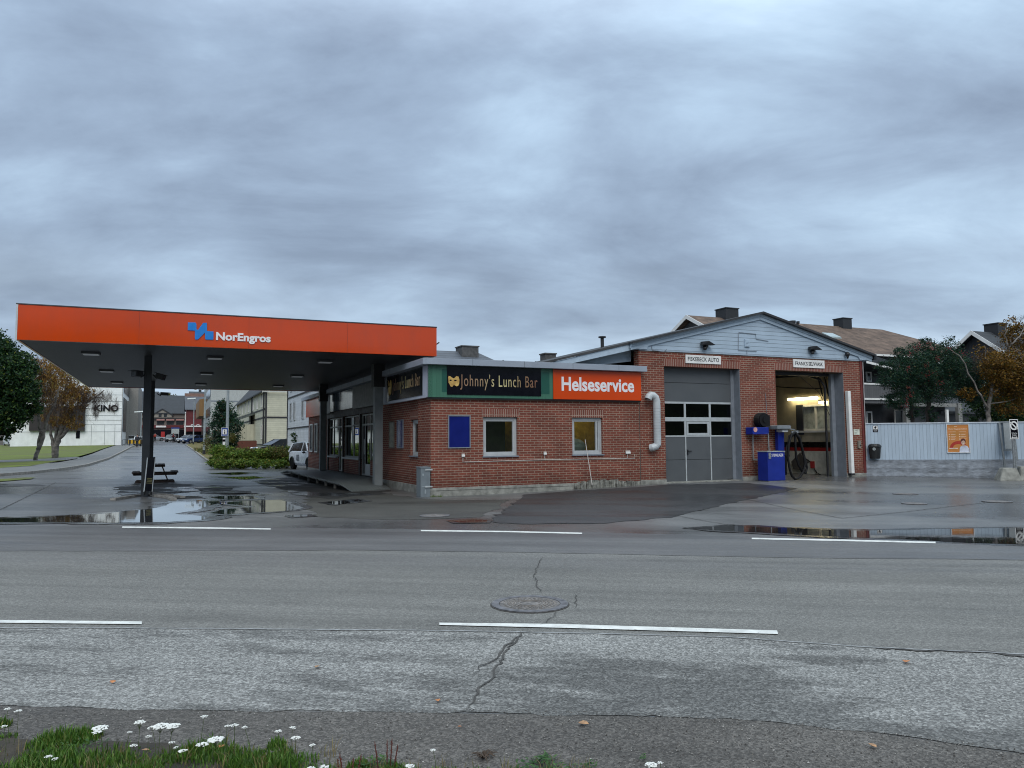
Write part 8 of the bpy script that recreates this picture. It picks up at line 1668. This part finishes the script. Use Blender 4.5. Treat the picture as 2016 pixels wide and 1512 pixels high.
# broad leaved weeds
def leafy(spec, label, seed):
    rnd = random.Random(seed); vs, fs = [], []
    for (px, py, n, r, s_) in spec:
        c = gz(px, py)
        for _ in range(n):
            a = rnd.uniform(0, 2 * pi); q = r * math.sqrt(rnd.random()); z = rnd.uniform(.01, .06) * (1 - q / r * .6); b = rnd.uniform(0, 2 * pi); l = s_ * rnd.uniform(.6, 1.3); e = rnd.uniform(-.2, .9)
            x, y = c.x + cos(a) * q, c.y + sin(a) * q; dx, dy = cos(b), sin(b); w = l * .38; i = len(vs)
            P = [(0, 0, 0), (.35, .5, .06), (.7, .4, .03), (1, 0, -.03), (.7, -.4, .03), (.35, -.5, .06)]
            for f, g_, hh in P: vs.append((x + dx * l * f * cos(e) - dy * w * g_, y + dy * l * f * cos(e) + dx * w * g_, z + l * f * sin(e) * .6 + hh * l))
            fs.append((i, i + 1, i + 2, i + 3, i + 4, i + 5))
    me = bpy.data.meshes.new('weed_patch'); me.from_pydata(vs, [], fs); me.materials.append(weedm); o = bpy.data.objects.new('weed_patch', me); COL.objects.link(o); ORG[o] = V((0, 0, 0)); tag(o, label, 'weeds'); return o
leafy([(1060, 1512, 60, .07, .035), (1030, 1522, 60, .07, .03), (1100, 1520, 50, .06, .03), (1150, 1522, 40, .05, .03), (1075, 1500, 30, .04, .035), (1165, 1512, 14, .02, .03)], 'patch of dark green broad-leaved weeds at the bottom edge, right of centre', 1)
leafy([(745, 1508, 50, .05, .035), (775, 1518, 40, .05, .03), (720, 1520, 30, .05, .03)], 'pale leafy weeds under the red dock stems at the bottom edge', 2)
leafy([(1265, 1500, 16, .022, .02)], 'tiny weed beside the lone white flower at the bottom right', 3)
leafy([(130, 1478, 70, .10, .02), (180, 1474, 50, .08, .02)], 'low feathery weeds at the front of the big left grass tuft', 4)
dry = mat('dry_brown', (0.10, 0.07, 0.05), 0.9, var=0.3)
mb = MB(); c = gz(952, 1494)
for k in range(46):
    a = random.uniform(0, 2 * pi); l = random.uniform(.03, .08); mb.tube([c, c + V((cos(a) * l * .5, sin(a) * l * .5, .025)), c + V((cos(a) * l, sin(a) * l, random.uniform(0, .03)))], [.003, .0025, .001], 4)
o = mb.build('dry_weed', dry, fix=False); tag(o, 'withered brown weed lying on the gravel at the bottom centre', 'weeds')
# dock stems
stemred = mat('dock_red', (0.13, 0.035, 0.025), 0.8, var=0.3)
for i, (px, py, hh, ln) in enumerate(((676, 1530, .11, -.02), (692, 1535, .10, .01), (703, 1532, .11, .02), (745, 1518, .14, -.02), (762, 1518, .15, .0), (768, 1516, .15, .01), (775, 1520, .13, .02), (668, 1520, .06, -.01))):
    c = gz(px, py); mb = MB(); mb.tube([c, c + RGT * ln * .5 + V((0, 0, hh * .5)), c + RGT * ln + V((0, 0, hh))], [.0028, .003, .0016], 5)
    for k in range(16): z = hh * (.35 + .6 * k / 16); q = c + RGT * ln * (z / hh) + V((random.uniform(-.004, .004), random.uniform(-.004, .004), z)); mb.blob(q, .0032, seg=5, rings=4)
    o = mb.build('dock_stem', stemred, fix=False)
    tag(o, ('reddish dock stem %s' % ('in the left cluster by the white yarrow' if px < 720 else 'in the right cluster above the leafy weeds')), 'dock stem', 'red dock stems at the bottom edge, %s' % ('left cluster' if px < 720 else 'right cluster'))
# yarrow
ym = mat('yarrow_white', (0.74, 0.75, 0.72), 0.7, var=0.06); ys_ = mat('yarrow_stem', (0.07, 0.10, 0.03), 0.8)
flowers = [(197, 1434, 15, 'left of the grass tuft'), (190, 1442, 9, ''), (275, 1422, 10, ''), (300, 1433, 9, ''), (316, 1430, 15, ''), (340, 1430, 14, ''), (402, 1411, 7, ''), (398, 1466, 11, ''), (425, 1456, 15, ''), (447, 1430, 6, ''), (462, 1428, 8, ''), (482, 1432, 6, ''), (548, 1440, 7, ''), (576, 1433, 7, ''), (582, 1453, 9, ''), (615, 1467, 6, ''), (15, 1396, 6, ''), (36, 1400, 7, ''), (8, 1430, 6, ''), (255, 1442, 5, ''), (263, 1468, 7, ''), (292, 1450, 6, ''), (338, 1462, 6, ''), (360, 1479, 9, ''), (346, 1472, 5, ''), (95, 1490, 7, ''), (108, 1494, 6, ''), (612, 1513, 8, ''), (638, 1510, 9, ''), (853, 1477, 6, ''), (806, 1509, 10, ''), (1282, 1506, 12, ''), (1300, 1502, 6, ''), (100, 1520, 10, '')]
def placephrase(px, py):
    r = 'top row' if py < 1436 else 'middle row' if py < 1475 else 'bottom row'
    ref = 'at the left edge' if px < 60 else 'by the big left grass tuft' if px < 210 else 'between the two grass clumps' if px < 390 else 'over the second grass clump' if px < 500 else 'right of the grass clump' if px < 660 else 'near the dock stems' if px < 900 else 'alone at the bottom right'
    return r, ref
for i, (px, py, r, _) in enumerate(flowers):
    drop = 70 if py < 1450 else 55
    base = gz(px + random.uniform(-12, 12), min(py + drop, 1600)); dbase = (base - CAM).dot(ROT @ V((0, 0, 1)))
    head = at(px, py, dbase); R_ = r * dbase / FPX
    rw, ref = placephrase(px, py); sz = 'large' if r >= 12 else 'mid-sized' if r >= 8 else 'small'
    t = thing('yarrow_flower', '%s white yarrow head %s, %s' % (sz, ref, rw), 'flower', base, 'white yarrow, %s, %s, %s' % (sz, ref, rw))
    mb = MB(); mid = base.lerp(head, .5) + V((random.uniform(-.01, .01), 0, 0)); mb.tube([base, mid, head - V((0, 0, R_ * .15))], [.0018, .0015, .0012], 4); mb.build('stem', ys_, t, fix=False)
    mb = MB(); n_ = int(16 + r * 3)
    for k in range(n_):
        a = random.uniform(0, 2 * pi); q = R_ * math.sqrt(random.random()); p_ = head + V((cos(a) * q, sin(a) * q * .9, R_ * .22 * (1 - (q / R_) ** 2) + random.uniform(-.002, .002))); mb.blob(p_, (R_ * .17, R_ * .17, R_ * .09), seg=6, rings=4)
    mb.build('flower_head', ym, t, fix=False)
    if r > 9:
        mb = MB()
        for k in range(6): a = 2 * pi * k / 6; mb.tube([mid.lerp(head, .6), head + V((cos(a) * R_ * .6, sin(a) * R_ * .6, 0))], .0009, 3)
        mb.build('branchlet', ys_, t, fix=False)
# loose grit along the verge
rg = random.Random(8); vs, fs = [], []
for k in range(5200):
    px = rg.uniform(-60, 2080); f = rg.random() ** 1.4; lo_ = 1398 + 0.00004 * max(0, px - 900) ** 2 * 1.6; py = lo_ + (1560 - lo_) * f
    c = gz(px, py); s_ = rg.choice((.0022, .003, .004, .006)) * rg.uniform(.7, 1.2); i = len(vs)
    for dx, dy, dz in ((1, 0, 0), (0, 1, 0), (-1, 0, 0), (0, -1, 0), (0, 0, .8)): vs.append((c.x + dx * s_ * rg.uniform(.7, 1.2), c.y + dy * s_ * rg.uniform(.7, 1.2), c.z + dz * s_ + .001))
    fs += [(i, i + 1, i + 4), (i + 1, i + 2, i + 4), (i + 2, i + 3, i + 4), (i + 3, i, i + 4)]
me = bpy.data.meshes.new('gravel'); me.from_pydata(vs, [], fs); me.materials.append(leafmat('grit', [(0, (0.06, 0.055, 0.05)), (0.6, (0.16, 0.15, 0.14)), (0.93, (0.30, 0.29, 0.27)), (1, (0.55, 0.53, 0.5))], 0.8)); o = bpy.data.objects.new('gravel', me); COL.objects.link(o); ORG[o] = V((0, 0, 0)); o['kind'] = 'stuff'
# fallen leaves
lfm = [mat('fallen_leaf_orange', (0.50, 0.20, 0.07), 0.6, var=0.2, vscale=30), mat('fallen_leaf_tan', (0.42, 0.24, 0.12), 0.6, var=0.2, vscale=30)]
for i, (px, py, s_, lb) in enumerate(((222, 1347, .028, 'small tan fallen leaf on the coarse asphalt at the left'), (624, 1317, .026, 'small tan fallen leaf on the coarse asphalt, left of the long crack'), (862, 1384, .024, 'small orange fallen leaf beside the lower end of the crack'), (1149, 1430, .034, 'curled orange fallen leaf on the gravel edge at the bottom centre'), (1784, 1307, .036, 'orange fallen leaf on the coarse asphalt at the right'), (1718, 1474, .026, 'orange fallen leaf on the gravel at the bottom right'), (905, 1436, .012, 'tiny pale leaf fragment on the gravel at the bottom centre'), (286, 1490, .020, 'orange leaf caught in the grass at the bottom left'), (435, 1483, .026, 'rusty leaf in the second grass clump'))):
    c = gz(px, py) + V((0, 0, .012 if py < 1480 else .03)); a = random.uniform(0, 6.3); mb = MB(); P = [(0, 0, 0), (.3, .32, .25), (.65, .30, .3), (1, 0, .1), (.65, -.30, .2), (.3, -.32, .15)]
    vs = [c + V(((cos(a) * (f - .5) - sin(a) * g_) * s_ * 2, (sin(a) * (f - .5) + cos(a) * g_) * s_ * 2, hh * s_ * .9)) for f, g_, hh in P]
    mb.prism(vs, (0, 0, 0.0012)); o = mb.build('fallen_leaf', lfm[i % 2]); tag(o, lb, 'leaf', 'fallen leaves on the asphalt')
# grass and weeds along the plinth
t = None
bpy.context.view_layer.update()
